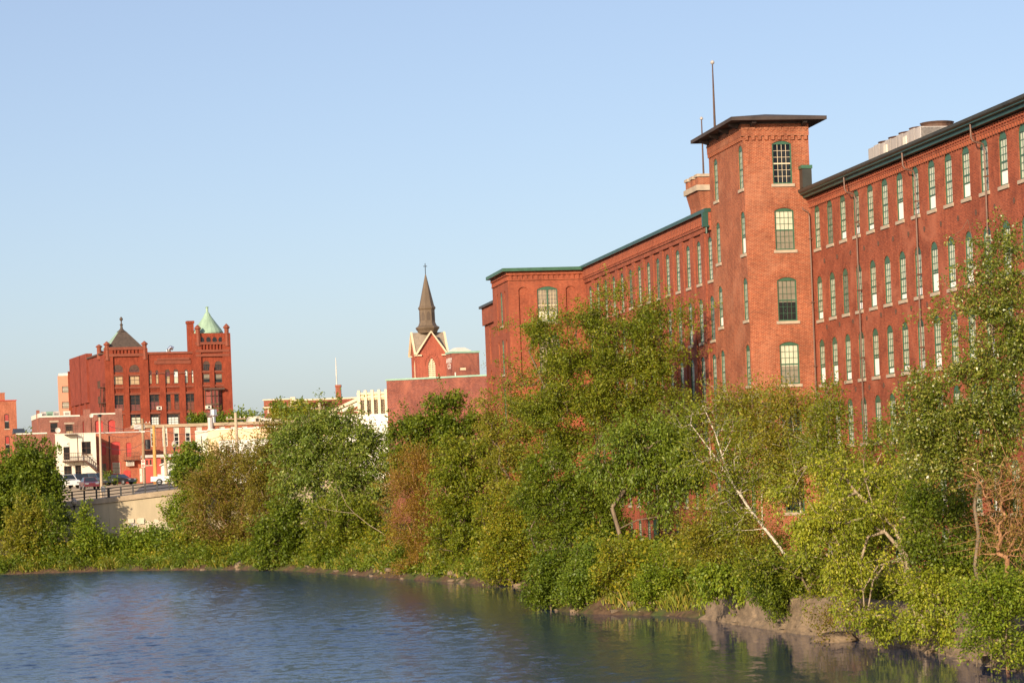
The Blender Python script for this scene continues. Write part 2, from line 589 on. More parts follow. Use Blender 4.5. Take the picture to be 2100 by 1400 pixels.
def height(X, Y):
    X, Y = np.asarray(X, float), np.asarray(Y, float)
    d = sdist(X, Y)
    wob = 0.25 * np.sin(X * 0.9 + Y * 0.37) + 0.2 * np.sin(X * 0.31 - Y * 0.83 + 1.0)
    town = sm((Y - 203) / 14.0)
    near = 1.5 + 0.3 * sm((Y - 118) / 20)
    prof_near = 0.55 * sm(d / 0.5) + (near - 0.55) * sm((d - 0.4) / 2.4)
    stonewall = sm((116.5 - Y) / 1.0)
    prof_wall = near * sm((d - 0.35) / 0.5)
    prof_near = prof_near * (1 - stonewall) + prof_wall * stonewall
    prof_town = 0.5 * sm(d / 0.8) + 2.4 * sm((d - 1.0) / 16.0) + 0.12 * wob * sm(d / 3)
    step = sm((wall_d(X, Y) - 0.9) / 1.2)
    prof_town = prof_town * (1 - step) + street(X, Y) * step
    h = prof_near * (1 - town) + prof_town * town
    return np.where(d > 0, h, np.maximum(-2.6, d * 0.45))


def h1(x, y):
    return float(height(np.array([x]), np.array([y]))[0])


def lin(a, b, n): return list(np.linspace(a, b, n, endpoint=False))


def grid_mesh(name, xs, ys, zf, mats, kind='structure', uvs=False):
    X, Y = np.meshgrid(np.array(xs), np.array(ys))
    Z = zf(X, Y)
    n, k = X.shape
    v = np.stack([X, Y, Z], -1).reshape(-1, 3)
    i = np.arange((n - 1) * (k - 1))
    a = (i // (k - 1)) * k + i % (k - 1)
    f = np.stack([a, a + 1, a + k + 1, a + k], -1)
    me = raw_mesh(name, v, f)
    me.materials.append(mats)
    o = link(name, me)
    me.polygons.foreach_set('use_smooth', [True] * len(f))
    return tag(o, kind=kind)


def raw_mesh(name, v, f, mat_idx=None):
    me = bpy.data.meshes.new(name)
    me.vertices.add(len(v))
    me.vertices.foreach_set('co', np.ascontiguousarray(v, dtype=np.float32).ravel())
    k = f.shape[1]
    me.loops.add(len(f) * k)
    me.loops.foreach_set('vertex_index', np.ascontiguousarray(f, dtype=np.int32).ravel())
    me.polygons.add(len(f))
    me.polygons.foreach_set('loop_start', np.arange(0, len(f) * k, k, dtype=np.int32))
    me.polygons.foreach_set('loop_total', np.full(len(f), k, dtype=np.int32))
    if mat_idx is not None: me.polygons.foreach_set('material_index', mat_idx.astype(np.int32))
    me.update()
    me.validate()
    return me


def ground_material():
    m, nt, b = new_mat('earth_and_turf')
    v = coords(nt)
    f = noise(nt, v, 0.35, 6, 0.65)
    f2 = noise(nt, v, 3.0, 4, 0.6)
    earth = ramp(nt, f2, [(0.3, (0.05, 0.03, 0.018)), (0.7, (0.14, 0.085, 0.05))])
    turf = ramp(nt, f2, [(0.3, (0.03, 0.05, 0.012)), (0.7, (0.075, 0.09, 0.025))])
    base = mixrgb(nt, 'MIX', ramp(nt, f, [(0.45, 0.0), (0.6, 1.0)]), earth, turf)
    sand = ramp(nt, f2, [(0.3, (0.42, 0.31, 0.19)), (0.7, (0.52, 0.40, 0.26))])
    sx = nt.nodes.new('ShaderNodeSeparateXYZ')
    nt.links.new(v, sx.inputs[0])
    lot = ramp(nt, sx.outputs[2], [(0.0, 0.0), (1.0, 1.0)])
    mr = nt.nodes.new('ShaderNodeMapRange')
    mr.inputs[1].default_value, mr.inputs[2].default_value = 5.4, 6.0
    nt.links.new(sx.outputs[2], mr.inputs[0])
    nt.links.new(mixrgb(nt, 'MIX', mr.outputs[0], base, sand), b.inputs['Base Color'])
    # wet mud at the waterline
    setp(b, Roughness=0.95)
    b.inputs['Specular IOR Level'].default_value = 0.2
    bm = nt.nodes.new('ShaderNodeBump')
    bm.inputs['Strength'].default_value = 0.6
    bm.inputs['Distance'].default_value = 0.1
    nt.links.new(f2, bm.inputs['Height'])
    nt.links.new(bm.outputs[0], b.inputs['Normal'])
    return m


gx = lin(-700, -90, 20) + lin(-90, 48, 126) + lin(48, 900, 24) + [900]
gy = lin(-300, 60, 14) + lin(60, 300, 200) + lin(300, 420, 30) + lin(420, 4000, 26) + [4000]
grid_mesh('ground', gx, gy, height, ground_material())


def water_material():
    m, nt, b = new_mat('river_water')
    v = coords(nt)
    setp(b, IOR=1.333)
    b.inputs['Base Color'].default_value = (0.004, 0.021, 0.066, 1)
    b.inputs['Specular IOR Level'].default_value = 0.34
    # wind ripples, in cat's-paw patches; the lee of the near bank lies calmer
    paws = noise(nt, mapping(nt, v, (0.035, 0.012, 1)), 1.0, 3, 0.6, 0.8)
    sx = nt.nodes.new('ShaderNodeSeparateXYZ')
    nt.links.new(v, sx.inputs[0])
    # distance from the near bank line and from the far bank
    lee = nt.nodes.new('ShaderNodeMath'); lee.operation = 'MULTIPLY_ADD'
    nt.links.new(sx.outputs[0], lee.inputs[0]); lee.inputs[1].default_value = MC
    l2 = nt.nodes.new('ShaderNodeMath'); l2.operation = 'MULTIPLY'
    nt.links.new(sx.outputs[1], l2.inputs[0]); l2.inputs[1].default_value = MS
    nt.links.new(l2.outputs[0], lee.inputs[2])
    mr = nt.nodes.new('ShaderNodeMapRange')
    mr.interpolation_type = 'SMOOTHSTEP'
    mr.inputs[1].default_value, mr.inputs[2].default_value = 26.0, 14.0
    mr.inputs[3].default_value, mr.inputs[4].default_value = 0.12, 1.0
    nt.links.new(lee.outputs[0], mr.inputs[0])
    # ripples finer than the mesh can carry: rough where the wind reaches, glassy in the lee
    rg = nt.nodes.new('ShaderNodeMapRange')
    rg.inputs[1].default_value, rg.inputs[2].default_value = 0.12, 1.0
    rg.inputs[3].default_value, rg.inputs[4].default_value = 0.06, 0.25
    amp = nt.nodes.new('ShaderNodeMath'); amp.operation = 'MULTIPLY'
    nt.links.new(ramp(nt, paws, [(0.35, 0.55), (0.65, 1.0)]), amp.inputs[0])
    nt.links.new(mr.outputs[0], amp.inputs[1])
    nt.links.new(amp.outputs[0], rg.inputs[0])
    nt.links.new(rg.outputs[0], b.inputs['Roughness'])
    # slopes of the wavelets, summed from two sizes of ripple
    def slopes(scale, mp):
        n = nt.nodes.new('ShaderNodeTexNoise')
        n.inputs['Scale'].default_value = scale
        n.inputs['Detail'].default_value = 3
        nt.links.new(mapping(nt, v, mp), n.inputs['Vector'])
        k = nt.nodes.new('ShaderNodeVectorMath'); k.operation = 'SUBTRACT'
        nt.links.new(n.outputs['Color'], k.inputs[0])
        k.inputs[1].default_value = (0.5, 0.5, 0.5)
        return k.outputs[0]
    sm_ = nt.nodes.new('ShaderNodeVectorMath'); sm_.operation = 'ADD'
    nt.links.new(slopes(9.0, (1, 0.7, 1)), sm_.inputs[0])
    nt.links.new(slopes(1.7, (1, 0.6, 1)), sm_.inputs[1])
    scl = nt.nodes.new('ShaderNodeVectorMath'); scl.operation = 'SCALE'
    nt.links.new(sm_.outputs[0], scl.inputs[0])
    nt.links.new(amp.outputs[0], scl.inputs['Scale'])
    flat = nt.nodes.new('ShaderNodeVectorMath'); flat.operation = 'MULTIPLY_ADD'
    nt.links.new(scl.outputs[0], flat.inputs[0])
    flat.inputs[1].default_value = (0.46, 0.46, 0.0)
    geo = nt.nodes.new('ShaderNodeNewGeometry')
    nt.links.new(geo.outputs['Normal'], flat.inputs[2])
    nz = nt.nodes.new('ShaderNodeVectorMath'); nz.operation = 'NORMALIZE'
    nt.links.new(flat.outputs[0], nz.inputs[0])
    nt.links.new(nz.outputs[0], b.inputs['Normal'])
    return m


def water_sheet():
    # the stretch in view carries real wavelets; round it the sheet runs on flat
    xs, ys = np.arange(-62, 26.01, 0.15), np.arange(64, 228.01, 0.17)
    X, Y = np.meshgrid(xs, ys)
    rg = np.random.default_rng(5)
    Z = np.zeros_like(X)
    n = 44
    for i in range(n):
        lam = 0.5 * (1.8 / 0.5) ** (i / (n - 1)) * rg.uniform(0.9, 1.1)
        k = 2 * math.pi / lam
        th = rg.normal(-0.9, 0.75)                # blown from the left and behind
        amp = 0.062 * math.sqrt(2.0 / n) / k
        Z += amp * np.sin(k * (X * math.cos(th) + Y * math.sin(th)) + rg.uniform(0, 6.28))
    t = X * MC + Y * MS
    lee = 0.10 + 0.90 * sm((25.0 - t) / 9.0)
    paw = np.zeros_like(X)
    for i in range(9):
        kx, ky = rg.normal(0, 0.16), rg.normal(0, 0.07)
        paw += np.sin(kx * X + ky * Y + rg.uniform(0, 6.28))
    paw = 0.8 + 0.13 * paw
    far = 0.45 + 0.55 * sm((sdist(X, Y) * -1 - 1.0) / 9.0)
    edge = np.minimum(np.minimum(X + 62, 26 - X), np.minimum(Y - 64, 228 - Y))
    Z *= lee * np.clip(paw, 0.3, 1.3) * far * sm(edge / 3.0)
    r, c = X.shape
    v = [np.stack([X, Y, Z], -1).reshape(-1, 3)]
    i = np.arange((r - 1) * (c - 1))
    a = (i // (c - 1)) * c + i % (c - 1)
    f = [np.stack([a, a + 1, a + c + 1, a + c], -1)]
    base = r * c
    for x0, x1, y0, y1 in ((-700, -62, -300, 240), (26, 60, -300, 240), (-62, 26, -300, 64), (-62, 26, ys[-1], 240)):
        x0, x1 = (xs[-1] if x0 == 26 else x0), (xs[-1] if x1 == 26 else x1)
        v.append(np.array([(x0, y0, 0), (x1, y0, 0), (x1, y1, 0), (x0, y1, 0)], float))
        f.append(np.array([[base, base + 1, base + 2, base + 3]]))
        base += 4
    f = np.concatenate(f)
    me = raw_mesh('water', np.concatenate(v), f)
    me.polygons.foreach_set('use_smooth', [True] * len(f))
    me.materials.append(water_material())
    tag(link('water', me), kind='structure')


water_sheet()


def drape(name, corners, nx, ny, mat, lift=0.02):
    """a sheet over the ground between four world corners (a, b, c, d)"""
    a, b, c, d = [np.array(k, float) for k in corners]
    u, w = np.meshgrid(np.linspace(0, 1, nx), np.linspace(0, 1, ny))
    u, w = u[..., None], w[..., None]
    P = a * (1 - u) * (1 - w) + b * u * (1 - w) + c * u * w + d * (1 - u) * w
    Z = height(P[..., 0], P[..., 1]) + lift
    v = np.concatenate([P, Z[..., None]], -1).reshape(-1, 3)
    i = np.arange((nx - 1) * (ny - 1))
    q = (i // (nx - 1)) * nx + i % (nx - 1)
    me = raw_mesh(name, v, np.stack([q, q + 1, q + nx + 1, q + nx], -1))
    me.materials.append(mat)
    return tag(link(name, me), kind='structure')


drape('path', [st(96, 31.6), st(96, 37.6), st(180, 37.6), st(180, 31.6)][::-1], 60, 8, M['path'], 0.03)
drape('road', [(WK[0] + 1.5, WK[1] + 3.0), (WC[0], WC[1] + 4.0), (WC[0], 322.0), (WK[0] - 6, 318.0)], 60, 40, M['asphalt'], 0.04)

# ------------------------------------------------------------------ leaves, limbs, trees
RNG = np.random.default_rng(11)


def unit(n):
    v = RNG.normal(size=(n, 3))
    return v / np.linalg.norm(v, axis=1, keepdims=True)


def leaf_quads(P, D, size, aspect=0.55, up=0.35, droop=0.3):
    """one folded diamond leaf at each point P, pointing roughly along D"""
    n = len(P)
    ax = D * 0.6 + unit(n) * 0.9
    ax[:, 2] -= droop
    ax /= np.linalg.norm(ax, axis=1, keepdims=True)
    nr = unit(n) * 0.8 + D * 0.55            # leaves turn their faces out of the crown, to the light
    nr[:, 2] += up
    nr /= np.linalg.norm(nr, axis=1, keepdims=True)
    side = np.cross(nr, ax)
    side /= np.linalg.norm(side, axis=1, keepdims=True) + 1e-9
    nn = np.cross(ax, side)
    L = (size * RNG.uniform(0.6, 1.35, n))[:, None]
    W = L * aspect * 0.5
    v = np.stack([P, P + ax * L * 0.45 + side * W + nn * L * 0.07, P + ax * L, P + ax * L * 0.45 - side * W + nn * L * 0.07], 1)
    return v.reshape(-1, 3)


def tubes_np(A, B, ra, rb, n=5):
    """many tapered limbs at once"""
    d = B - A
    l = np.linalg.norm(d, axis=1, keepdims=True) + 1e-9
    d = d / l
    ref = np.where(np.abs(d[:, 2:3]) > 0.9, np.array([[1.0, 0, 0]]), np.array([[0, 0, 1.0]]))
    a = np.cross(d, ref)
    a /= np.linalg.norm(a, axis=1, keepdims=True)
    b = np.cross(d, a)
    V = []
    for k in range(n):
        t = 2 * math.pi * k / n
        e = a * math.cos(t) + b * math.sin(t)
        V.append(A + e * ra[:, None])
    for k in range(n):
        t = 2 * math.pi * k / n
        e = a * math.cos(t) + b * math.sin(t)
        V.append(B + e * rb[:, None])
    V = np.stack(V, 1)                                   # m, 2n, 3
    m = len(A)
    base = (np.arange(m) * 2 * n)[:, None]
    F_ = []
    for k in range(n):
        F_.append(np.concatenate([base + k, base + (k + 1) % n, base + n + (k + 1) % n, base + n + k], 1))
    return V.reshape(-1, 3), np.stack(F_, 1).reshape(-1, 4)


def tree(name, label, base, Y, blobs, leaf, bark, size=0.18, dens=7.0, per=42, stems=None, r0=0.16, cat='tree', group=None,
         twig=0.75, spread=0.24, up=0.35, droop=0.25, depth=0.85, shell=0.45, clump=0.42, gap=0.0, ragged=0.18, aspect=0.55, rtwig=0.008, bare=0.0, lean=0.25, minr=0.006, z0=None):
    """a tree or bush. base: picture point of its foot at distance Y; blobs: (px, py, rx, ry[, dY]) of its crown;
    stems: picture polylines of limbs one can see. Shoots fill the crown, limbs join them back to the foot."""
    k = Y / F
    if Y < 172: size, per = size * 0.82, per * 1.45
    dens *= 4.3
    bx, by, bz = at(base[0], base[1], Y)
    if z0 is None: z0 = h1(bx, by)
    foot = np.array([bx, by, z0 - 0.15])
    nodes, par, sscale = [foot], [-1], [1.0]
    for si, sp in enumerate(stems or [[(base[0], base[1])]]):
        last = 0
        pts = sp
        if len(sp) > 1 and len(nodes) > 1:
            q = np.array(at(*sp[0][:2], Y))
            last = int(np.argmin(np.linalg.norm(np.array(nodes) - q, axis=1)))
        prev = nodes[last]
        dyy = 0.0
        for j, p in enumerate(pts):
            q = np.array(at(p[0], p[1], Y + (p[2] if len(p) > 2 else 0.0)))
            if np.linalg.norm(q - prev) < 0.15: continue
            nseg = max(1, int(np.linalg.norm(q - prev) / 0.7))
            for i in range(1, nseg + 1):
                nodes.append(prev + (q - prev) * i / nseg)
                par.append(last)
                sscale.append(1.0 if si == 0 else 0.55)
                last = len(nodes) - 1
            prev = q
    nstem = len(nodes)
    sscale = np.array(sscale)
    # shoots
    S, D = [], []
    ph = RNG.uniform(0, 6.28, 3)
    for bl in blobs:
        px, py, rx, ry = bl[:4]
        c = np.array(at(px, py, Y + (bl[4] if len(bl) > 4 else 0.0)))
        a, b = rx * k, ry * k
        cdep = depth * (a + b) / 2
        n = max(4, int(dens * 3.14 * a * b * (bl[5] if len(bl) > 5 else 1.0)))
        u = unit(n)
        rad = RNG.uniform(0, 1, n) ** shell
        rad *= 1 + np.clip(RNG.normal(0, ragged, n), -0.35, 0.6)
        p = u * rad[:, None] * np.array([a, cdep, b])
        q_ = c + p
        fr_ = clump * 2 * math.pi
        val = np.sin(q_[:, 0] * fr_ + ph[0] + 1.3 * np.sin(q_[:, 2] * fr_ * 0.6)) + np.sin(q_[:, 1] * fr_ + ph[1]) + np.sin(q_[:, 2] * fr_ * 1.2 + ph[2] + np.sin(q_[:, 0] * fr_ * 0.5))
        kp = RNG.uniform(0, 1, n) < np.clip(0.72 - gap + (0.42 + gap) * val, 0.05, 1.0)
        p, n = p[kp], int(kp.sum())
        S.append(c + p)
        dirv = p / (np.linalg.norm(p, axis=1, keepdims=True) + 1e-6)
        dirv = dirv + unit(n) * 0.6
        dirv[:, 2] += 0.35 - droop
        D.append(dirv / np.linalg.norm(dirv, axis=1, keepdims=True))
    S, D = np.concatenate(S), np.concatenate(D)
    ok = S[:, 2] > height(S[:, 0], S[:, 1]) * (S[:, 2] < 6.0) + 0.12
    ok &= S[:, 2] > 0.15
    S, D = S[ok], D[ok]
    # limbs: each shoot joins the nearest limb that is closer to the foot
    order = np.argsort(np.linalg.norm(S - foot, axis=1))
    S, D = S[order], D[order]
    n = len(S)
    N = np.zeros((nstem + n, 3))
    N[:nstem] = nodes
    plen = np.zeros(nstem + n)
    for i in range(1, nstem): plen[i] = plen[par[i]] + np.linalg.norm(N[i] - N[par[i]])
    plen[:nstem] *= 0.4
    par = par + [0] * n
    for i in range(n):
        m = nstem + i
        d = np.linalg.norm(N[:m] - S[i], axis=1)
        j = int(np.argmin(d + 0.22 * plen[:m]))
        N[m] = S[i]
        par[m] = j
        plen[m] = plen[j] + d[j]
    cnt = np.ones(nstem + n)
    cnt[:nstem] = 0.3
    for m in range(nstem + n - 1, 0, -1):
        cnt[par[m]] += cnt[m]
    rad = rtwig * cnt ** 0.46
    rad = rad * (r0 / max(rad[0], 1e-6)) if rad[0] > r0 else rad
    rad = np.maximum(rad, minr)
    if stems:
        for i in range(nstem): rad[i] = max(min(rad[i], r0 * sscale[i]), r0 * sscale[i] * (1 - 0.82 * (plen[i] / max(plen[:nstem].max(), 1e-6))))
    pi = np.array(par[1:])
    A, B = N[pi], N[1:]
    # a kink half-way along every limb
    mid = (A + B) / 2 + RNG.normal(0, 0.055, A.shape) * np.linalg.norm(B - A, axis=1, keepdims=True)
    mid[:nstem - 1] = (A[:nstem - 1] + B[:nstem - 1]) / 2
    rb = rad[1:]
    ra = np.minimum(rad[pi], rb * 1.5)
    rm = (ra + rb) / 2
    V1, F1 = tubes_np(A, mid, ra, rm)
    V2, F2 = tubes_np(mid, B, rm, rb)
    tip = S + D * twig * np.minimum(RNG.lognormal(-0.15, 0.45, (n, 1)), 2.4)
    V3, F3 = tubes_np(S, tip, np.full(n, minr), np.full(n, minr * 0.5), 3)
    V = np.concatenate([V1, V2, V3])
    Fq = np.concatenate([F1, F2 + len(V1), F3 + len(V1) + len(V2)])
    root = thing(name, label, cat, tuple(foot), 0.0, group)
    me = raw_mesh('trunk', V - foot, Fq)
    me.materials.append(bark)
    me.polygons.foreach_set('use_smooth', [True] * len(Fq))
    link('trunk', me, root)
    # leaves along the shoots
    if per > 0:
        keep = RNG.uniform(0, 1, n) >= bare
        S2, D2, T2 = S[keep], D[keep], tip[keep]
        cnts = RNG.poisson(per, len(S2))
        idx = np.repeat(np.arange(len(S2)), cnts)
        f = RNG.uniform(-0.15, 1.05, len(idx))[:, None]
        P = S2[idx] + (T2[idx] - S2[idx]) * f + RNG.normal(0, spread, (len(idx), 3)) * (1.1 - 0.5 * f)
        P = P[P[:, 2] > 0.08]
        Dd = D2[idx][:len(P)]
        v = leaf_quads(P, Dd, size, aspect, up, droop)
        fq = np.arange(len(v)).reshape(-1, 4)
        me = raw_mesh('crown', v - foot, fq)
        me.materials.append(leaf)
        link('crown', me, root)
    return root

# ------------------------------------------------------------------ windows: one set of meshes per size, shared by every window
WIN = {}


def win_meshes(key, w, h, rise, cols, rows, dep, opened=0.0, frame='green', blind='blind', sill=True, casing=0.075, bar=0.02, sash='green',
               low_blind=None, kind='round', mullion=0):
    """frame (casing, head panel, sashes, glazing bars), pane, blind, sill; origin at the middle of the sill line on the wall face,
    x along the wall, y into the building"""
    if key in WIN: return WIN[key]
    f = MB()
    zs = h - rise
    h2 = w / 2
    y0, y1 = min(dep, 0.14) * 0.32, min(dep, 0.14) * 0.32 + 0.09
    f.box(-h2, -h2 + casing, y0, y1, 0, zs)
    f.box(h2 - casing, h2, y0, y1, 0, zs)
    f.box(-h2 + casing, h2 - casing, y0, y1, 0, casing)
    ap = arch_pts(0, w, zs, rise, kind)
    zt = zs - casing * 0.3
    if rise > 1e-3:
        f.poly([(-h2, y0 - 0.004, zt)] + [(h2, y0 - 0.004, zt)] + [(u, y0 - 0.004, z) for u, z in ap[::-1]])
        f.poly([(-h2, y0 - 0.004, zt), (-h2, y1, zt), (h2, y1, zt), (h2, y0 - 0.004, zt)])
        top = zt
    else:
        f.box(-h2 + casing, h2 - casing, y0, y1, zs - casing, zs)
        top = zs - casing
    x0, x1 = -h2 + casing, h2 - casing
    zm = casing + (top - casing) * 0.5
    sy = y0 + 0.02
    zlow = casing + (top - casing) * opened
    f.box(x0, x1, sy - 0.008, sy + 0.03, zm - 0.035, zm + 0.035, 1)
    if opened > 0.02: f.box(x0, x1, sy, sy + 0.03, zlow, zlow + 0.07, 1)
    if mullion: f.box(-0.05, 0.05, y0, y1, casing, top)
    for i in range(1, cols):
        x = x0 + (x1 - x0) * i / cols
        f.box(x - bar / 2, x + bar / 2, sy, sy + 0.02, zlow, top, 1)
    for half in (0, 1):
        a, b = (zlow, zm) if half == 0 else (zm, top)
        if b - a < 0.15: continue
        nr = max(1, round(rows * (b - a) / (top - zm)))
        for i in range(1, nr):
            z = a + (b - a) * i / nr
            f.box(x0, x1, sy + 0.002, sy + 0.018, z - bar / 2, z + bar / 2, 1)
    p = MB()
    p.poly([(x0, sy + 0.010, zlow), (x1, sy + 0.010, zlow), (x1, sy + 0.010, top), (x0, sy + 0.010, top)])
    out = dict(frame=f.mesh('window', [M[frame], M[sash]]), pane=p.mesh('pane', [M['glass']]))
    if blind:
        b = MB()
        yb = sy + 0.034
        zsplit = casing + (top - casing) * (low_blind[1] if low_blind else opened)
        if low_blind or opened > 0.02:
            b.poly([(x0, yb, casing), (x1, yb, casing), (x1, yb, zsplit), (x0, yb, zsplit)], 1)
        # softly pleated
        n = max(4, int(w / 0.16))
        for i in range(n):
            a, c = x0 + (x1 - x0) * i / n, x0 + (x1 - x0) * (i + 1) / n
            ya, yc = yb + 0.008 * (i % 2), yb + 0.008 * ((i + 1) % 2)
            b.poly([(a, ya, zsplit), (c, yc, zsplit), (c, yc, top), (a, ya, top)], 0)
        out['blind'] = b.mesh('blind', [M[blind], M[low_blind[0]] if low_blind else M['shade']])
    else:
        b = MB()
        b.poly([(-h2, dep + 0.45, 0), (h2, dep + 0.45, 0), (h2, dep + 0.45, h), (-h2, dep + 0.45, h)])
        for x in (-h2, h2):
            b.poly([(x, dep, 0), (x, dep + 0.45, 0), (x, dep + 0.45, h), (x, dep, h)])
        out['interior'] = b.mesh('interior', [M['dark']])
    if sill:
        s = MB()
        s.box(-h2 - 0.12, h2 + 0.12, -0.07, min(dep, 0.14), -0.17, -0.002)
        out['sill'] = s.mesh('sill', [M['stone']])
    WIN[key] = out
    return out


def put_window(meshes, parent, A, B, u, z):
    L = math.hypot(B[0] - A[0], B[1] - A[1])
    dx, dy = (B[0] - A[0]) / L, (B[1] - A[1]) / L
    f = link('window', meshes['frame'], parent, (A[0] + dx * u, A[1] + dy * u, z), math.atan2(dy, dx))
    for k, me in meshes.items():
        if k != 'frame': link(k, me, f)
    return f


def mesh_from_text(txt, size):
    c = bpy.data.curves.new('lettering', 'FONT')
    c.body = txt
    c.size = size
    c.extrude = 0.01
    c.align_x = 'CENTER'
    o = bpy.data.objects.new('lettering', c)
    COL.objects.link(o)
    dg = bpy.context.evaluated_depsgraph_get()
    me = bpy.data.meshes.new_from_object(o.evaluated_get(dg))
    bpy.data.objects.remove(o)
    bpy.data.curves.remove(c)
    return me


def mill_frame(s0, t0, z0=0.0):
    x, y = st(s0, t0)
    return Frame((x, y, z0), AL)


def green_window(i, w, h, rise, dep, cols=3, tag_='n'):
    """the mill's sash windows: lower sash pushed up on some, showing the white shade"""
    rr = random.Random(i * 7919 + 13)
    q = rr.choice([0.0, 0.0, 0.0, 0.18, 0.12, 0.3, 0.42])
    gb = rr.random() < 0.07
    return win_meshes((tag_, w, h, rise, cols, q, gb), w, h, rise, cols, 3, dep, q, blind='grey_blind' if gb else 'blind')


# ------------------------------------------------------------------ the long mill on the right
GZ = 1.5
fr = mill_frame(136.85, 42.0)
mill = thing('mill_building', 'long red brick mill with rows of narrow green windows right of the square tower', 'mill', (*fr.o[:2], 0), AL)
A, B = (0, 0), (0, -42)
rows = [(19.56, 22.08), (15.44, 17.97), (11.72, 14.31), (8.2, 10.72), (4.5, 7.0), (1.95, 3.75)]
w, rise, dep = 1.04, 0.36, 0.16
bands = []
for ri, (zb, zt) in enumerate(rows):
    ops = []
    for k in range(16):
        u = 1.35 + 2.418 * k
        ops.append((u, w, zb, zt, rise, dep))
    bands.append((zb - 0.05, zt + 0.05, ops))
mb = MB()
mb.facade(A, B, GZ - 1, 22.59, bands)
mb.facade((18, 0), (0, 0), 20, 22.55)
mb.facade((0, -42), (18, -42), GZ - 1, 22.8)
mb.facade((18, -42), (18, 0), GZ - 1, 22.8)
mb.build('wall', M['brick_mill'], mill)
mb = MB()                                        # rings of headers round the window heads
for zb, zt in rows:
    for k in range(16):
        u = 1.35 + 2.418 * k
        for q in range(7):
            a = math.pi * (q + 0.5) / 7
            Rr = w / 2 + 0.10
            mb.obox(A, B, (u + Rr * math.cos(a) - 0.075, u + Rr * math.cos(a) + 0.075), -0.02, 0.018, zt - rise + 0.85 * Rr * math.sin(a) - 0.06, zt - rise + 0.85 * Rr * math.sin(a) + 0.07)
mb.build('window_arches', M['brick_mill'], mill)
mb = MB()                                        # corbel table under the eaves
mb.obox(A, B, (0, 42), -0.02, 0.11, 22.230, 22.560)
n = int(42 / 0.34)
for i in range(n):
    mb.obox(A, B, (0.1 + i * 0.34, 0.1 + i * 0.34 + 0.17), -0.02, 0.105, 22.030, 22.228)
    mb.obox(A, B, (0.1 + i * 0.34, 0.1 + i * 0.34 + 0.17), 0.105, 0.17, 22.350, 22.530)
mb.build('cornice', M['brick_mill'], mill)
mb = MB()
mb.prism([(0.1, 22.600), (-0.42, 22.600), (-0.42, 22.750), (-0.60, 22.790), (-0.60, 22.850), (0.1, 22.850)], -42, -0.05, 0, 'y')
mb.build('eaves', M['green_dark'], mill)
mb = MB()
mb.prism([(0.1, 22.852), (-0.62, 22.852), (-0.70, 22.930), (-0.72, 23.070), (-0.58, 23.090), (0.1, 23.130)], -42, -0.05, 0, 'y')
mb.build('gutter', M['gutter'], mill)
mb = MB()
mb.poly([(-0.45, 0, 23.132), (-0.45, -42, 23.132), (9, -42, 23.930), (9, 0, 23.930)])
mb.poly([(9, 0, 23.930), (9, -42, 23.930), (18.3, -42, 22.930), (18.3, 0, 22.930)])
mb.build('roof', M['tar'], mill)
for u, kind in ((0.32, 0), (8.95, 1), (18.65, 1), (28.4, 1), (38.1, 1)):
    mb = MB()
    g = u - 0.62 if kind else u - 0.25
    mb.tube([(-0.55, -g, 23.0), (-0.52, -g, 22.15), (-0.45, -g - 0.1, 21.95), (-0.18, -u, 21.75), (-0.13, -u, 21.5), (-0.13, -u, GZ)], 0.046, 8)
    for z in (20.2, 16.5, 12.8, 9.1, 5.4):
        mb.box(-0.2, 0, -u - 0.09, -u + 0.09, z, z + 0.06)
    mb.build('downpipe', M['pipe'], mill)
tie = MB()                                       # iron plates of the floor ties
tie.box(-0.05, 0.05, -0.05, 0.0, -0.14, 0.11)
tie.box(-0.11, 0.11, -0.04, 0.0, -0.05, 0.02)
tie = tie.mesh('tie_plate', [M['rust_iron']])
for zz in (18.75, 14.95, 11.2, 7.6):
    for k in range(16):
        u = 2.55 + 2.418 * k
        link('tie_plate', tie, mill, (0, -u, zz), math.atan2(-1, 0))
for ri, (zb, zt) in enumerate(rows):
    for k in range(16):
        put_window(green_window(ri * 31 + k, w, zt - zb, rise, dep), mill, A, B, 1.35 + 2.418 * k, zb)
mb = MB()                                        # little roof cabin where the mill meets the tower
mb.box(-0.58, -0.02, -0.75, -0.14, 23.15, 24.25)
mb.build('roof_cabin', M['gutter'], mill)
mb = MB()
mb.box(-0.63, 0.02, -0.8, -0.12, 24.253, 24.45)
mb.build('cabin_eave', M['green'], mill)

# cooling units on its roof
y0, zz0 = fr.on_x(1780, 300, 3.6)
y1, zz1 = fr.on_x(1887, 262, 3.6)
zt = (zz0 + zz1) / 2
x, y = fr.wor(3.6, y0)
chl = thing('rooftop_chiller', 'long grey metal cooling unit with round fan tops on the mill roof', 'cooling unit', (x, y, 23.5), AL)
L = y1 - y0
mb = MB()
ht = zt - 23.5
npan = 9
for i in range(npan):
    a, b = L * i / npan, L * (i + 1) / npan
    a, b = min(a, b) + 0.03, max(a, b) - 0.03
    mb.box(0, 2.6, a, b, 0.12, ht - (0.0 if i % 2 else 0.05))
mb.box(0.05, 2.55, L + 0.03, -0.03, 0.0, ht - 0.09)
mb.build('housing', M['steel'], chl)
for i in range(5):
    yc = L * (i + 0.5) / 5
    mb = MB()
    mb.lathe((1.3, yc, ht - 0.05), [(0.85, 0), (0.85, 0.16), (0.95, 0.3)], 20)
    mb.build('fan', M['rust_iron'], chl)
for i in (0.35, 0.72):
    mb = MB()
    mb.box(-0.05, 0.0, L * i - 0.25, L * i + 0.25, ht - 0.75, ht - 0.25)
    mb.build('label_plate', M['white_trim'], chl)

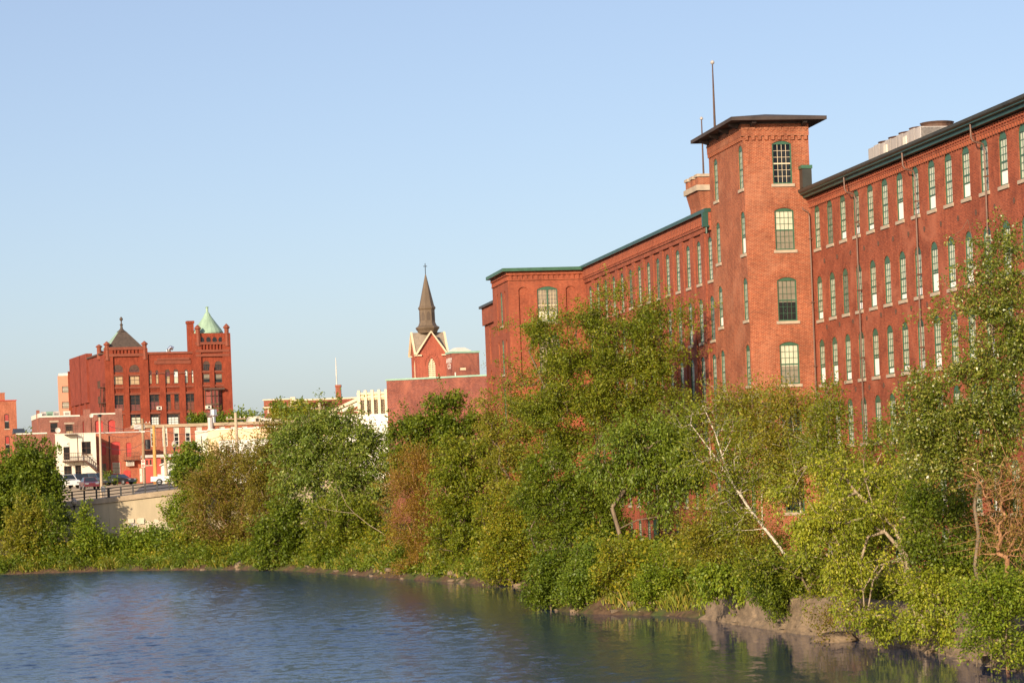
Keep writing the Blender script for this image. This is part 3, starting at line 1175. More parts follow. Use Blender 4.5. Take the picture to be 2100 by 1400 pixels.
# ------------------------------------------------------------------ square stair tower
ft = mill_frame(136.7, 38.1)
tow = thing('brick_tower', 'square orange brick stair tower with overhanging dark roof standing proud of the mill', 'tower', (*ft.o[:2], 0), AL)
TZ = 26.95
TW, TL = 3.95, 7.85
rowsW = [(23.46, 25.95), (19.62, 22.06), (15.5, 18.03), (11.83, 14.28), (8.05, 10.5), (4.4, 6.8)]
rowsN = [(23.27, 25.80), (19.5, 21.95), (15.65, 18.1), (11.85, 14.22), (8.1, 10.5), (4.4, 6.8)]
AW, BW = (0, 0), (TW, 0)
AN, BN = (0, TL), (0, 0)
mb = MB()
mb.facade(AW, BW, GZ - 1, TZ, [(b - 0.05, t + 0.05, [(2.31, 1.16, b, t, 0.17, 0.16)]) for b, t in rowsW])
mb.facade(AN, BN, GZ - 1, TZ, [(b - 0.05, t + 0.05, [(1.5, 0.92, b, t, 0.3, 0.16), (7.17, 0.92, b, t, 0.3, 0.16)]) for b, t in rowsN], uoff=-TL)
mb.facade((TW, 0), (TW, TL), 20, TZ, uoff=TW)
mb.facade((TW, TL), (0, TL), 18, TZ)
mb.build('wall', M['brick_tower'], tow)
mb = MB()
for P0, P1, L in ((AW, BW, TW), (AN, BN, TL)):
    mb.obox(P0, P1, (-0.1 if P0 == AW else 0, L + (0.0 if P0 == AW else -0.002)), -0.02, 0.10, 26.25, 26.94)
    n = int(L / 0.38)
    for i in range(n):
        u = (i + 0.5) * L / n
        mb.obox(P0, P1, (u - 0.1, u + 0.1), -0.02, 0.098, 26.02, 26.248)
        mb.obox(P0, P1, (u - 0.13, u + 0.13), 0.10, 0.15, 26.62, 26.74)
        mb.obox(P0, P1, (u - 0.05, u + 0.05), 0.10, 0.14, 26.52, 26.62)
mb.build('cornice', M['brick_tower'], tow)
mb = MB()
for b, t in rowsW:
    for q in range(13):
        u = 2.31 - 0.66 + 1.32 * (q + 0.5) / 13
        zz = t + 0.12 - 0.17 * ((u - 2.31) / 0.6) ** 2
        mb.obox(AW, BW, (u - 0.035, u + 0.035), -0.02, 0.02, zz - 0.11, zz + 0.11)
for b, t in rowsN:
    for uc in (1.5, 7.17):
        for q in range(7):
            a = math.pi * (q + 0.5) / 7
            Rr = 0.53
            mb.obox(AN, BN, (uc + Rr * math.cos(a) - 0.06, uc + Rr * math.cos(a) + 0.06), -0.02, 0.018, t - 0.28 + 0.72 * Rr * math.sin(a) - 0.05, t - 0.28 + 0.72 * Rr * math.sin(a) + 0.06)
mb.build('window_arches', M['brick_tower'], tow)
mb = MB()                                        # the roof: a shallow lid on brackets
ov = 0.88
c = [(-ov, -ov), (TW + ov, -ov), (TW + ov, TL + ov), (-ov, TL + ov)]
zA, zB, zC = 27.06, 27.26, 27.8
mb.poly([(p[0], p[1], zA) for p in c][::-1])
for i in range(4):
    p, q = c[i], c[(i + 1) % 4]
    mb.poly([(p[0], p[1], zA), (q[0], q[1], zA), (q[0], q[1], zB), (p[0], p[1], zB)])
mb.poly([(c[0][0], c[0][1], zB), (c[1][0], c[1][1], zB), (TW / 2, TW / 2, zC)])
mb.poly([(c[1][0], c[1][1], zB), (c[2][0], c[2][1], zB), (TW / 2, TL - TW / 2, zC), (TW / 2, TW / 2, zC)])
mb.poly([(c[2][0], c[2][1], zB), (c[3][0], c[3][1], zB), (TW / 2, TL - TW / 2, zC)])
mb.poly([(c[3][0], c[3][1], zB), (c[0][0], c[0][1], zB), (TW / 2, TW / 2, zC), (TW / 2, TL - TW / 2, zC)])
mb.build('roof', M['tar'], tow)
mb = MB()
mb.box(-0.12, TW + 0.12, -0.12, TL + 0.12, 26.943, 27.057)
mb.build('roof_plate', M['tar'], tow)
for x, y, horiz in ((0.55, -0.12, 1), (3.6, -0.12, 1), (-0.12, 0.55, 0), (-0.12, 2.7, 0), (-0.12, 5.0, 0), (-0.12, 7.3, 0)):
    mb = MB()
    prof = [(0, 26.78), (-0.14, 26.80), (-0.5, 26.92), (-0.58, 27.055), (0, 27.055)]
    if horiz:
        mb.prism([(y + a, z) for a, z in prof], x - 0.12, x + 0.12)
    else:
        mb.prism([(x + a, z) for a, z in prof], y - 0.12, y + 0.12, 0, 'y')
    mb.build('bracket', M['tar'], tow)
specW = [dict(blind=None), dict(blind='blind', low_blind=('grey_blind', 0.5)), dict(blind='grey_blind', low_blind=('dark', 0.45)),
         dict(blind='blind', low_blind=('grey_blind', 0.45)), dict(blind=None), dict(blind=None)]
for i, ((b, t), sp) in enumerate(zip(rowsW, specW)):
    put_window(win_meshes(('tw', i), 1.16, t - b, 0.17, 4, 3, 0.16, 0.0, sash='green' if i else 'cream_trim', casing=0.075, **sp), tow, AW, BW, 2.31, b)
for i, (b, t) in enumerate(rowsN):
    for u in (1.5, 7.17):
        q = 0.42 if (i == 1 and u > 5) else (0.25 if (i == 2 and u < 5) else 0.0)
        put_window(win_meshes(('tn', t - b, q), 0.92, t - b, 0.3, 3, 3, 0.16, q), tow, AN, BN, u, b)

# flagpole on the tower
x, zb = ft.on_y(1466, 262, 5.2)
_, zt = ft.on_y(1461, 133, 5.2)
X, Y = ft.wor(x, 5.2)
pole = thing('flagpole', 'tall thin bare flagpole standing on the square tower roof', 'flagpole', (X, Y, 27.4), 0)
mb = MB()
mb.tube([(0, 0, 0.0), (0, 0, (zt - 27.4) * 0.45), (0, 0, zt - 27.4)], [0.075, 0.06, 0.035], 8)
mb.build('mast', M['rust_iron'], pole)
mb = MB()
mb.lathe((0, 0, zt - 27.4), [(0.02, 0), (0.10, 0.05), (0.13, 0.13), (0.10, 0.21), (0.02, 0.26)], 10)
mb.build('ball', M['steel'], pole)

# ------------------------------------------------------------------ the mill's long wing left of the tower
fw = mill_frame(144.6, 38.14)
wing = thing('mill_building', 'red brick mill wing with slim green eaves left of the square tower', 'mill', (*fw.o[:2], 0), AL)
WL = 38.45
A, B = (0, WL), (0, 0)
rows = [(18.66, 21.33), (15.0, 17.7), (11.4, 14.12), (7.75, 10.5), (4.75, 6.95), (2.1, 3.76)]
w, rise, dep = 0.98, 0.24, 0.3
us = [WL - (0.66 + 2.777 * k) for k in range(14)]
us = [u for u in us if u > 0.8]
bands = []
for ri, (zb, zt) in enumerate(rows):
    bands.append((zb - 0.05, zt + 0.05, [(u, w, zb, zt, rise, dep) for u in us]))
mb = MB()
mb.facade(A, B, GZ - 1, 22.780, bands)
mb.facade((16, WL), (0, WL), GZ - 1, 22.680)
mb.facade((16, 0), (16, WL), GZ - 1, 22.680)
mb.build('wall', M['brick_wing'], wing)
mb = MB()                                        # flat piers between the window bays, corbelled out to the cornice
for k in range(len(us) + 1):
    u = WL - (0.66 + 2.777 * (k - 0.5))
    if 0.6 < u < WL - 0.6:
        mb.obox(A, B, (u - 0.42, u + 0.42), -0.01, 0.10, GZ - 0.6, 21.680)
mb.obox(A, B, (0, WL), -0.01, 0.13, 21.680, 21.960)
mb.obox(A, B, (0, WL), -0.01, 0.20, 21.962, 22.760)
n = int(WL / 0.42)
for i in range(n):
    mb.obox(A, B, (0.1 + i * 0.42, 0.1 + i * 0.42 + 0.2), 0.2, 0.26, 22.130, 22.580)
mb.build('cornice', M['brick_wing'], wing)
mb = MB()
mb.obox(A, B, (0, WL), -1.0, 0.42, 22.780, 23.000)
mb.build('eaves', M['green_dark'], wing)
mb = MB()
mb.poly([(-0.4, 0, 23.005), (16, 0, 23.380), (16, WL, 23.380), (-0.4, WL, 23.005)])
mb.build('roof', M['tar'], wing)
mb = MB()
mb.box(-0.55, -0.15, 0.02, 0.32, 21.880, 22.780)
mb.tube([(-0.3, 0.15, 21.880), (-0.3, 0.15, 21.480)], 0.07, 8)
mb.build('gutter_box', M['green_dark'], wing)
for ri, (zb, zt) in enumerate(rows):
    for k, u in enumerate(us):
        rr = random.Random(ri * 97 + k * 5 + 3)
        gb = rr.random() < 0.15
        put_window(win_meshes(('lw', zt - zb, gb, rr.random() < 0.25), w, zt - zb, rise, 2, 4, dep, 0.0, blind='grey_blind' if gb else 'blind', low_blind=('grey_blind', 0.5) if rr.random() < 0.2 else None, casing=0.085), wing, A, B, u, zb)
mb = MB()                                        # low granite base course and the green door seen under the trees
mb.obox(A, B, (0, WL), -0.01, 0.12, GZ - 0.6, 2.06)
mb.build('base_course', M['stone'], wing)
yd, _ = fw.on_x(1351, 1110, 0)
mb = MB()
mb.obox(A, B, (WL - yd - 0.55, WL - yd + 0.55), 0.12, 0.2, GZ - 0.2, 3.85)
d = mb.build('door', M['green'], wing)
mb = MB()
mb.obox(A, B, (WL - yd + 0.3, WL - yd + 0.38), 0.202, 0.26, 2.7, 2.8)
mb.build('handle', M['shiny'], d)
mb = MB()
ys, _ = fw.on_x(1370, 1100, 0)
for i in range(9):
    mb.obox(A, B, (WL - ys - 0.4, WL - ys + 0.4), 0.12, 0.17, 1.9 + i * 0.2, 2.0 + i * 0.2)
mb.build('shutter', M['grey_blind'], wing)

# ------------------------------------------------------------------ projecting stair block at the wing's far end
fb = mill_frame(183.0, 32.1)
blk = thing('mill_building', 'projecting brick stair block with one wide window between two blind arches', 'mill', (*fb.o[:2], 0), AL)
BWd = 6.04
xl, zt_ = fb.on_y(1101, 589)
xr, _ = fb.on_y(1143, 592)
A, B = (0, 0), (BWd, 0)
A2, B2 = (0, 7.2), (0, 0)
uc, ww = (xl + xr) / 2, xr - xl
ba, _ = fb.on_y(1073, 600)
bb, _ = fb.on_y(1170, 600)
zw = zt_ + 0.05
ops = [(ba, 0.72, zw - 6.6, zw, 0.2, 0.12, 'round', True), (uc, ww, zw - 2.7, zw, 0.22, 0.2), (bb, 0.72, zw - 6.6, zw, 0.2, 0.12, 'round', True)]
ops2 = [(uc, ww, zw - 6.3, zw - 3.75, 0.22, 0.2)]
mb = MB()
# the blind arches run down two storeys: the wall is laid in three upright strips
x1, x2 = ba + 0.6, bb - 0.6
mb.facade((0, 0), (x1, 0), 0.5, 22.700, [(zw - 6.7, zw + 0.05, [(ba, 0.72, zw - 6.6, zw, 0.2, 0.12, 'round', True)])])
mb.facade((x1, 0), (x2, 0), 0.5, 22.700, [(zw - 2.75 - 3.7 * k, zw + 0.05 - 3.7 * k, [(uc - x1, ww, zw - 2.7 - 3.7 * k, zw - 3.7 * k, 0.22, 0.2)]) for k in range(5)], uoff=x1)
mb.facade((x2, 0), (BWd, 0), 0.5, 22.700, [(zw - 6.7, zw + 0.05, [(bb - x2, 0.72, zw - 6.6, zw, 0.2, 0.12, 'round', True)])], uoff=x2)
zs = zw - 0.15
side_ops = lambda k: [(2.2, 0.5, zs - 3.2 - 3.7 * k, zs - 3.7 * k, 0.18, 0.25, 'round', True), (3.9, 0.9, zs - 2.6 - 3.7 * k, zs + 0.05 - 3.7 * k, 0.3, 0.25), (5.6, 0.5, zs - 3.2 - 3.7 * k, zs - 3.7 * k, 0.18, 0.25, 'round', True)]
mb.facade(A2, B2, 0.5, 22.700, [(zs - 3.25 - 3.7 * k, zs + 0.1 - 3.7 * k, side_ops(k)) for k in range(4)])
mb.facade((BWd, 0), (BWd, 7.2), 20, 22.700)
mb.facade((BWd + 3, 7.2), (0, 7.2), 12, 22.700)
mb.build('wall', M['brick_block'], blk)
mb = MB()
mb.obox(A, B, (-0.08, BWd), -0.01, 0.08, 22.02, 22.12)
mb.obox(A2, B2, (0, 7.2), -0.01, 0.08, 22.02, 22.12)
mb.obox(A, B, (-0.14, BWd), -0.01, 0.14, 22.42, 22.68)
mb.obox(A2, B2, (0, 7.2), -0.01, 0.14, 22.42, 22.68)
for P0, P1, L in ((A, B, BWd), (A2, B2, 7.2)):
    n = int(L / 0.4)
    for i in range(n):
        u = (i + 0.5) * L / n
        mb.obox(P0, P1, (u - 0.11, u + 0.11), -0.01, 0.07, 22.122, 22.42)
mb.build('cornice', M['brick_block'], blk)
mb = MB()
mb.box(-0.45, BWd + 0.3, -0.45, 7.5, 22.702, 22.950)
mb.build('eaves', M['green'], blk)
for k in range(5):
    m_ = win_meshes(('bw', ww, k == 0), ww, 2.7, 0.22, 6, 4, 0.2, 0.0, blind='grey_blind', low_blind=('blind' if k == 0 else 'grey_blind', 0.3), casing=0.07, mullion=1, sash='cream_trim')
    put_window(m_, blk, A, B, uc, zw - 2.7 - 3.7 * k)
for k in range(4):
    put_window(win_meshes(('bs',), 0.9, 2.65, 0.3, 3, 3, 0.25), blk, A2, B2, 3.9, zs - 2.6 - 3.7 * k)

# the lower block beyond it
f2 = mill_frame(190.4, 32.6)
_, zz = f2.on_x(1006, 622, 0)
ye, _ = f2.on_x(993, 640, 0)
low = thing('mill_building', 'lower dark eaved brick block just behind the projecting stair block', 'mill', (*f2.o[:2], 0), AL)
A2, B2 = (0, ye), (0, 0)
_, zwt = f2.on_x(1017, 662, 0)
LL = ye
u1 = LL * 0.35
mb = MB()
mb.facade(A2, B2, 0.5, zz - 0.2, [(zwt - 3.2 - 3.6 * k, zwt + 0.1 - 3.6 * k, [(u1, 0.6, zwt - 3.1 - 3.6 * k, zwt - 3.6 * k, 0.25, 0.3, 'round', True), (LL - 1.6, 0.9, zwt - 2.7 - 3.6 * k, zwt - 3.6 * k, 0.3, 0.25)]) for k in range(4)])
mb.facade((12, LL), (0, LL), 0.5, zz - 0.2)
mb.build('wall', M['brick_block'], low)
mb = MB()
mb.obox(A2, B2, (0, LL), -0.01, 0.2, zz - 1.6, zz - 0.22)
mb.build('cornice', M['brick_wing'], low)
mb = MB()
mb.box(-0.4, 12, 0, LL + 0.3, zz - 0.198, zz)
mb.build('eaves', M['gutter'], low)
for k in range(4):
    put_window(win_meshes(('bl',), 0.9, 2.7, 0.3, 3, 3, 0.25), low, A2, B2, LL - 1.6, zwt - 2.7 - 3.6 * k)

# ------------------------------------------------------------------ castellated turret behind the wing
tx = 42.5
sA, _ = mill_frame(0, tx).on_x(1432, 400, 0)
sB, _ = mill_frame(0, tx).on_x(1407, 405, 0)
fk = mill_frame(sA, tx)
_, zc = fk.on_x(1432, 383, 0)
_, zp = fk.on_x(1432, 356, 0)
S_ = sB - sA
tur = thing('brick_turret', 'castellated brick turret with stone capped battlements rising behind the mill wing', 'turret', (*fk.o[:2], 0), AL)
mb = MB()
i0 = 0.22
mb.facade((i0, S_ - i0), (i0, i0), 20, zc - 1.3)
mb.facade((i0, i0), (S_ - i0, i0), 20, zc - 1.3)
mb.facade((S_ - i0, i0), (S_ - i0, S_ - i0), 20, zc - 1.3)
mb.facade((S_ - i0, S_ - i0), (i0, S_ - i0), 20, zc - 1.3)
c0 = [(i0, i0), (S_ - i0, i0), (S_ - i0, S_ - i0), (i0, S_ - i0)]
c1 = [(0, 0), (S_, 0), (S_, S_), (0, S_)]
for i in range(4):
    j = (i + 1) % 4
    mb.poly([(*c0[i], zc - 1.3), (*c0[j], zc - 1.3), (*c1[j], zc - 0.25), (*c1[i], zc - 0.25)])
mw = S_ / 5
for i in range(3):
    a, b = i * 2 * mw, i * 2 * mw + mw
    hgt = (zp - 0.3) - (zc + 0.13)
    mb.box(0, 0.2, a, b, zc + 0.132, zp - 0.2)
mb.box(1.0, S_ - 0.6, 0.0, 0.5, zc + 0.132, zc + 0.45)
mb.box(0.201, 1.0, 0.004, 0.25, zc + 0.132, zp - 0.2)
mb.box(0.02, 0.18, mw, 4 * mw, zc + 0.132, zc + 0.3)
mb.build('wall', M['brick_tower'], tur)
mb = MB()
mb.box(-0.14, S_ + 0.14, -0.14, S_ + 0.14, zc - 0.248, zc + 0.13)
mb.build('cornice', M['stone'], tur)
mb = MB()
for i in range(3):
    a, b = i * 2 * mw - 0.1, i * 2 * mw + mw + 0.1
    mb.box(-0.08, 0.26, a, b, zp - 0.198, zp)
mb.box(0.262, 1.08, -0.1, 0.33, zp - 0.198, zp)
mb.build('merlon_caps', M['stone'], tur)
X, Y = fk.wor(0.75, 1.2)
_, ztop = Frame((X, Y, 0), 0).on_y(1436, 245)
pole = thing('flagpole', 'shorter flagpole rising from the castellated turret behind the wing', 'flagpole', (X, Y, zc + 0.13), 0)
mb = MB()
mb.tube([(0, 0, 0.0), (0, 0, ztop - zc - 0.2)], [0.075, 0.04], 8)
mb.build('mast', M['rust_iron'], pole)
mb = MB()
mb.lathe((0, 0, ztop - zc - 0.2), [(0.02, 0), (0.12, 0.08), (0.12, 0.16), (0.02, 0.26)], 10)
mb.build('ball', M['steel'], pole)

# ------------------------------------------------------------------ old stone river wall on the near bank
sw = thing('retaining_wall', 'old crumbling mortared retaining wall along the near water edge', 'river wall', (SHORE[18][0], SHORE[18][1], 0))
line = [p for p in SHORE if 76 < p[1] < 117] + [(17.6, 72)]
pts = []
for (x0, y0), (x1, y1) in zip(line[:-1], line[1:]):
    n = max(1, int(math.hypot(x1 - x0, y1 - y0) / 0.14))
    pts += [(x0 + (x1 - x0) * i / n, y0 + (y1 - y0) * i / n) for i in range(n)]
pts.append(line[-1])
pts = np.array(pts)
for _ in range(3): pts[1:-1] = (pts[:-2] + 2 * pts[1:-1] + pts[2:]) / 4
tang = np.gradient(pts, axis=0)
tang /= np.linalg.norm(tang, axis=1, keepdims=True)
nrm = np.stack([tang[:, 1], -tang[:, 0]], 1)
nrm *= np.sign(-nrm[:, :1])                       # towards the water
prof = [(0.45, -0.8), (0.42, -0.02), (0.36, 0.12), (0.26, 0.3), (0.12, 0.42), (0.06, 0.75), (0.05, 1.1), (0.02, 1.38), (-0.1, 1.52), (-0.6, 1.56), (-1.1, 1.5), (-1.15, 0.6)]
pf = np.array(prof)
tt = np.linspace(0, len(pf) - 1, 34)
prof = list(zip(np.interp(tt, range(len(pf)), pf[:, 0]), np.interp(tt, range(len(pf)), pf[:, 1])))
coarse = RNG.normal(0, 0.03, (len(pts) // 4 + 2, 12))
V = []
for i, (p, nn) in enumerate(zip(pts, nrm)):
    g = 0.05 * math.sin(i * 0.23) + 0.05 * math.sin(i * 0.61 + 1)
    for j, (o, z) in enumerate(prof):
        jit = RNG.normal(0, 0.022) + coarse[i // 4, j // 3] + g * 0.3
        zz = z + (RNG.normal(0, 0.015) + coarse[i // 4, (j + 5) // 3 % 12] * 0.6 + g * 0.3 if j > 3 else 0)
        if zz > 0: zz *= min(1.0, 0.45 + 0.06 * i)
        V.append((p[0] + nn[0] * (o + jit) - sw.location.x, p[1] + nn[1] * (o + jit) - sw.location.y, zz))
k = len(prof)
Fq = [(i * k + j, i * k + j + 1, (i + 1) * k + j + 1, (i + 1) * k + j) for i in range(len(pts) - 1) for j in range(k - 1)]


def oldwall_material():
    m, nt, b = new_mat('old_river_wall')
    v = coords(nt)
    t = nt.nodes.new('ShaderNodeTexVoronoi')
    t.feature = 'DISTANCE_TO_EDGE'
    t.inputs['Scale'].default_value = 1.0
    nt.links.new(mapping(nt, v, (1.1, 0.7, 1.9)), t.inputs['Vector'])
    f = noise(nt, v, 1.3, 6, 0.7)
    f2 = noise(nt, v, 7.0, 5, 0.7)
    c = ramp(nt, f, [(0.3, (0.08, 0.058, 0.038)), (0.5, (0.19, 0.135, 0.085)), (0.7, (0.27, 0.195, 0.125))])
    c = mixrgb(nt, 'MULTIPLY', 0.6, c, ramp(nt, f2, [(0.3, (0.6, 0.58, 0.55)), (0.7, (1.15, 1.15, 1.1))]))
    c = mixrgb(nt, 'MIX', ramp(nt, t.outputs[0], [(0.0, 0.55), (0.035, 0.0)]), c, (0.12, 0.09, 0.065, 1))
    nt.links.new(c, b.inputs['Base Color'])
    setp(b, Roughness=0.95)
    bm = nt.nodes.new('ShaderNodeBump')
    bm.inputs['Strength'].default_value = 0.8
    bm.inputs['Distance'].default_value = 0.06
    nt.links.new(f2, bm.inputs['Height'])
    nt.links.new(bm.outputs[0], b.inputs['Normal'])
    return m


me = raw_mesh('stonework', np.array(V), np.array(Fq))
M['river_wall'] = oldwall_material()
me.materials.append(M['river_wall'])
link('stonework', me, sw)


def rock(name, label, cat, px, py, sx, sy, sz, mat, z=None):
    r = ray(px, py)
    kk = (0.05 - CAMH) / r[2]
    x, y = r[0] * kk, r[1] * kk
    n = 14
    V, Fq = [], []
    for i in range(9):
        th = math.pi * i / 8
        for j in range(n):
            ph = 2 * math.pi * j / n
            d = 1 + 0.18 * math.sin(3 * ph + i) + 0.12 * math.sin(5 * ph - 2 * i) + RNG.normal(0, 0.03)
            V.append((sx * d * math.sin(th) * math.cos(ph), sy * d * math.sin(th) * math.sin(ph), max(-0.3, sz * d * math.cos(th))))
    for i in range(8):
        for j in range(n):
            Fq.append((i * n + j, (i + 1) * n + j, (i + 1) * n + (j + 1) % n, i * n + (j + 1) % n))
    me = raw_mesh(name, np.array(V), np.array(Fq))
    me.materials.append(mat)
    o = link(name, me, None, (x, y, 0.05))
    return tag(o, label, cat)


rock('boulder', 'low flat brown boulder sitting in the water at the river wall foot', 'boulder', 1712, 1312, 0.85, 0.6, 0.3, M['river_wall'])
X, Y, _ = [v for v in at(2020, 1343, 83.3)]
slab = thing('concrete_slab', 'broken tan concrete landing slab on thin stakes under the bushes at the water edge', 'slab', (X, Y, 0), R(-12))
mb = MB()
mb.box(-0.35, 0.4, -0.5, 0.6, 0.36, 0.58)
mb.build('slab', M['river_wall'], slab)
for x, y in ((-0.32, -0.55), (0.15, -0.58), (0.45, -0.54)):
    mb = MB()
    mb.tube([(x, y, -0.5), (x + 0.12, y + 0.03, 0.9)], [0.035, 0.03], 6)
    mb.build('stake', M['bark'], slab)

# ================================================================== the town across the river
def town_frame(px, py, Y, deg, zb):
    X, Y, _ = at(px, py, Y)
    return Frame((X, Y, 0.0), R(deg))


class House:
    """a building whose front is the plane y=0 of its frame; pixel boxes give its openings"""

    def __init__(self, fr, label, cat='building', name='brick_building'):
        self.fr = fr
        self.root = thing(name, label, cat, (fr.o[0], fr.o[1], 0), fr.rot)

    def px(self, x0, y0, x1, y1):
        a, zt = self.fr.on_y(x0, y0)
        b, zb = self.fr.on_y(x1, y1)
        # heights read at the box middle, so the camera's tilt does not skew the opening
        xm = (x0 + x1) / 2
        return a, b, self.fr.on_y(xm, y1)[1], self.fr.on_y(xm, y0)[1]

    def z(self, px, py): return self.fr.on_y(px, py)[1]

    def x(self, px, py): return self.fr.on_y(px, py)[0]


def bands_from(boxes, x0, tol=0.5):
    """group openings (a, b, zb, zt, rise, depth, kind, blind) into level bands for facade()"""
    boxes = sorted(boxes, key=lambda q: q[2])
    groups = []
    for q in boxes:
        for g in groups:
            if q[2] < g[1] - 0.02 and q[3] > g[0] + 0.02:
                g[0], g[1] = min(g[0], q[2]), max(g[1], q[3])
                g[2].append(q)
                break
        else:
            groups.append([q[2], q[3], [q]])
    out = []
    for lo, hi, qs in groups:
        out.append((lo - 0.04, hi + 0.04, [((q[0] + q[1]) / 2 - x0, q[1] - q[0], q[2], q[3], *q[4:]) for q in qs]))
    return out


def town_windows(h, boxes, x0=None, **kw):
    """a window unit in every opening that is not blind"""
    for i, q in enumerate(boxes):
        a, b, zb, zt, rise, dep, kind, blind = q[:8]
        if blind: continue
        o = dict(cols=2, rows=1, frame='rust_iron', sash='rust_iron', blind=None, sill=False, casing=0.1, bar=0.05)
        o.update(kw)
        if len(q) > 8: o.update(q[8])
        m = win_meshes((h.root.name, round(b - a, 2), round(zt - zb, 2), str(sorted(o.items(), key=str)), i), b - a, zt - zb, rise, o['cols'], o['rows'], dep, 0.0,
                       **{k: v for k, v in o.items() if k not in ('cols', 'rows')}, kind=kind)
        put_window(m, h.root, (0, 0), (1, 0), (a + b) / 2, zb)


def shell(mb, W, D, z0, z1, m=0, front=True, left=True):
    """side and back walls and a flat roof"""
    mb.facade((W, 0), (W, D), z0, z1, m=m)
    mb.facade((W, D), (0, D), z0, z1, m=m)
    if left: mb.facade((0, D), (0, 0), z0, z1, m=m)
    mb.poly([(0, 0, z1 - 0.3), (W, 0, z1 - 0.3), (W, D, z1 - 0.3), (0, D, z1 - 0.3)], m)


# ------------------------------------------------------------------ the big red Romanesque block
BR = House(town_frame(223, 870, 430, 20, 8), 'large ornate red sandstone block with two pointed corner roofs', name='romanesque_building')
h = BR
xA, xB, xC, xD = 0.0, h.x(300, 790), h.x(404, 790), h.x(471, 790)
zP, zM, zT = h.z(260, 714), h.z(350, 722), h.z(440, 683)
D_ = 16.0
boxes = []


def ob(x0, y0, x1, y1, rise=None, dep=0.35, kind='round', solid=False, **kw):
    a, b, zb, zt = h.px(x0, y0, x1, y1)
    boxes.append((a, b, zb, zt, (b - a) / 2 * 0.98 if rise is None else rise, dep, kind, solid, kw))


pb = dict(blind='purple_board', cols=1, rows=1)
tb = dict(blind='tan_blind', cols=2, rows=1)
for a, b in ((230.6, 252.5), (264.5, 286.5)):
    ob(a, 747.5, b, 763, **pb)
    ob(a + .4, 769.4, b + .4, 788.8, 0, **tb)
for a, b in ((232.3, 254.6), (266.6, 288.5)): ob(a, 806.5, b, 842, 0, cols=2, rows=2, blind='dark', low_blind=('rose_pane', 0.35), mullion=1)  # lower panes carry a painted reddish reflection
for a, b in ((233, 253), (268, 289.5)): ob(a, 847.5, b, 874, 0, cols=2, rows=2, blind='dark', low_blind=('blind', 0.7), mullion=1)
left_boxes = boxes
boxes = []
for a, b, t in ((305, 312.2, 759), (318.4, 326, 758.5)): ob(a, t, b, 787, **dict(blind='purple_board', low_blind=('tan_blind', 0.72), cols=1, rows=1))
ob(338, 757, 349.4, 786.5, blind='purple_board', low_blind=('tan_blind', 0.6), cols=1, rows=1)
ob(355.4, 756.5, 366.6, 786, blind='shade', low_blind=('blind', 0.45), cols=1, rows=1)
for a, b in ((378.2, 386), (392, 399.8)): ob(a, 757, b, 785.5, blind='shade', low_blind=('blind', 0.55), cols=1, rows=1)
for a, b in ((305.6, 327.3), (339.8, 351.2), (356.9, 368.2), (380, 401.6)):
    ob(a, 804.5, b, 840, 0, cols=2 if b - a > 15 else 1, rows=2, blind='dark', low_blind=('rose_pane' if a < 310 else 'brownstone', 0.45), mullion=1 if b - a > 15 else 0)  # reddish reflection painted into the lower part of these windows
for a, b in ((306, 329.8), (339.8, 370), (380, 403)): ob(a, 846, b, 874, 0, cols=3, rows=2, blind='dark', low_blind=('shade', 0.75), casing=0.35)
mid_boxes = boxes
boxes = []
for a, b in ((416, 430.8), (440, 455.5)):
    ob(a, 739.8, b, 760, cols=3, rows=2, blind='iron')
    ob(a + .6, 766, b + .6, 784, 0, cols=1, rows=1, blind='grey_blind', low_blind=('dark', 0.4))
right_boxes = boxes
ZB = 7.5
mb = MB()
mb.facade((xA, 0), (xB, 0), ZB, zP, bands_from(left_boxes, xA))
mb.facade((xB, 0), (xC, 0), ZB, zM, bands_from(mid_boxes, xB), uoff=xB)
mb.facade((xC, 0), (xD, 0), ZB, zT, bands_from(right_boxes, xC), uoff=xC)
mb.facade((xB, 6.5), (xA + .001, 6.5), zM - 2, zP)
mb.facade((xB, 0), (xB, 6.5), zM - 1, zP)
mb.facade((xD, 0), (xD, D_), ZB, zM)
mb.facade((xD, 0), (xD, xD - xC), zM, zT)
mb.facade((xC, xD - xC), (xC, 0), zM - 1, zT)
mb.facade((xD, xD - xC), (xC, xD - xC), zM - 1, zT)
mb.facade((xD, 40), (0, 40), ZB, zM - 1)
mb.poly([(xA, 0, zM - 1.2), (xD, 0, zM - 1.2), (xD, 40, zM - 1.2), (xA, 40, zM - 1.2)])
mb.build('wall', M['brick_red'], h.root)
# the plain long flank on the left
yE, zE = h.fr.on_x(145, 746, 0)
y1_, zN = h.fr.on_x(207, 727, 0)
mb = MB()
mb.facade((0, yE), (0, 0), ZB, zN - 0.05)
for px_, w_ in ((151, 3.0), (162, 3.0), (173, 3.6)):
    yy, zz = h.fr.on_x(px_, 733, 0)
    mb.box(-0.35, 0.8, yy - w_, yy + w_, zN - 8, zN + 1.0)
    mb.box(-0.25, 0.05, yy - 0.8, yy + 0.8, ZB, zN - 8.002)
mb.build('flank_wall', M['brick_side'], h.root)
mb = MB()
mb.box(-0.3, 0.5, 3, yE, zN - 0.05, zN + 0.25)
mb.build('flank_coping', M['rust_iron'], h.root)
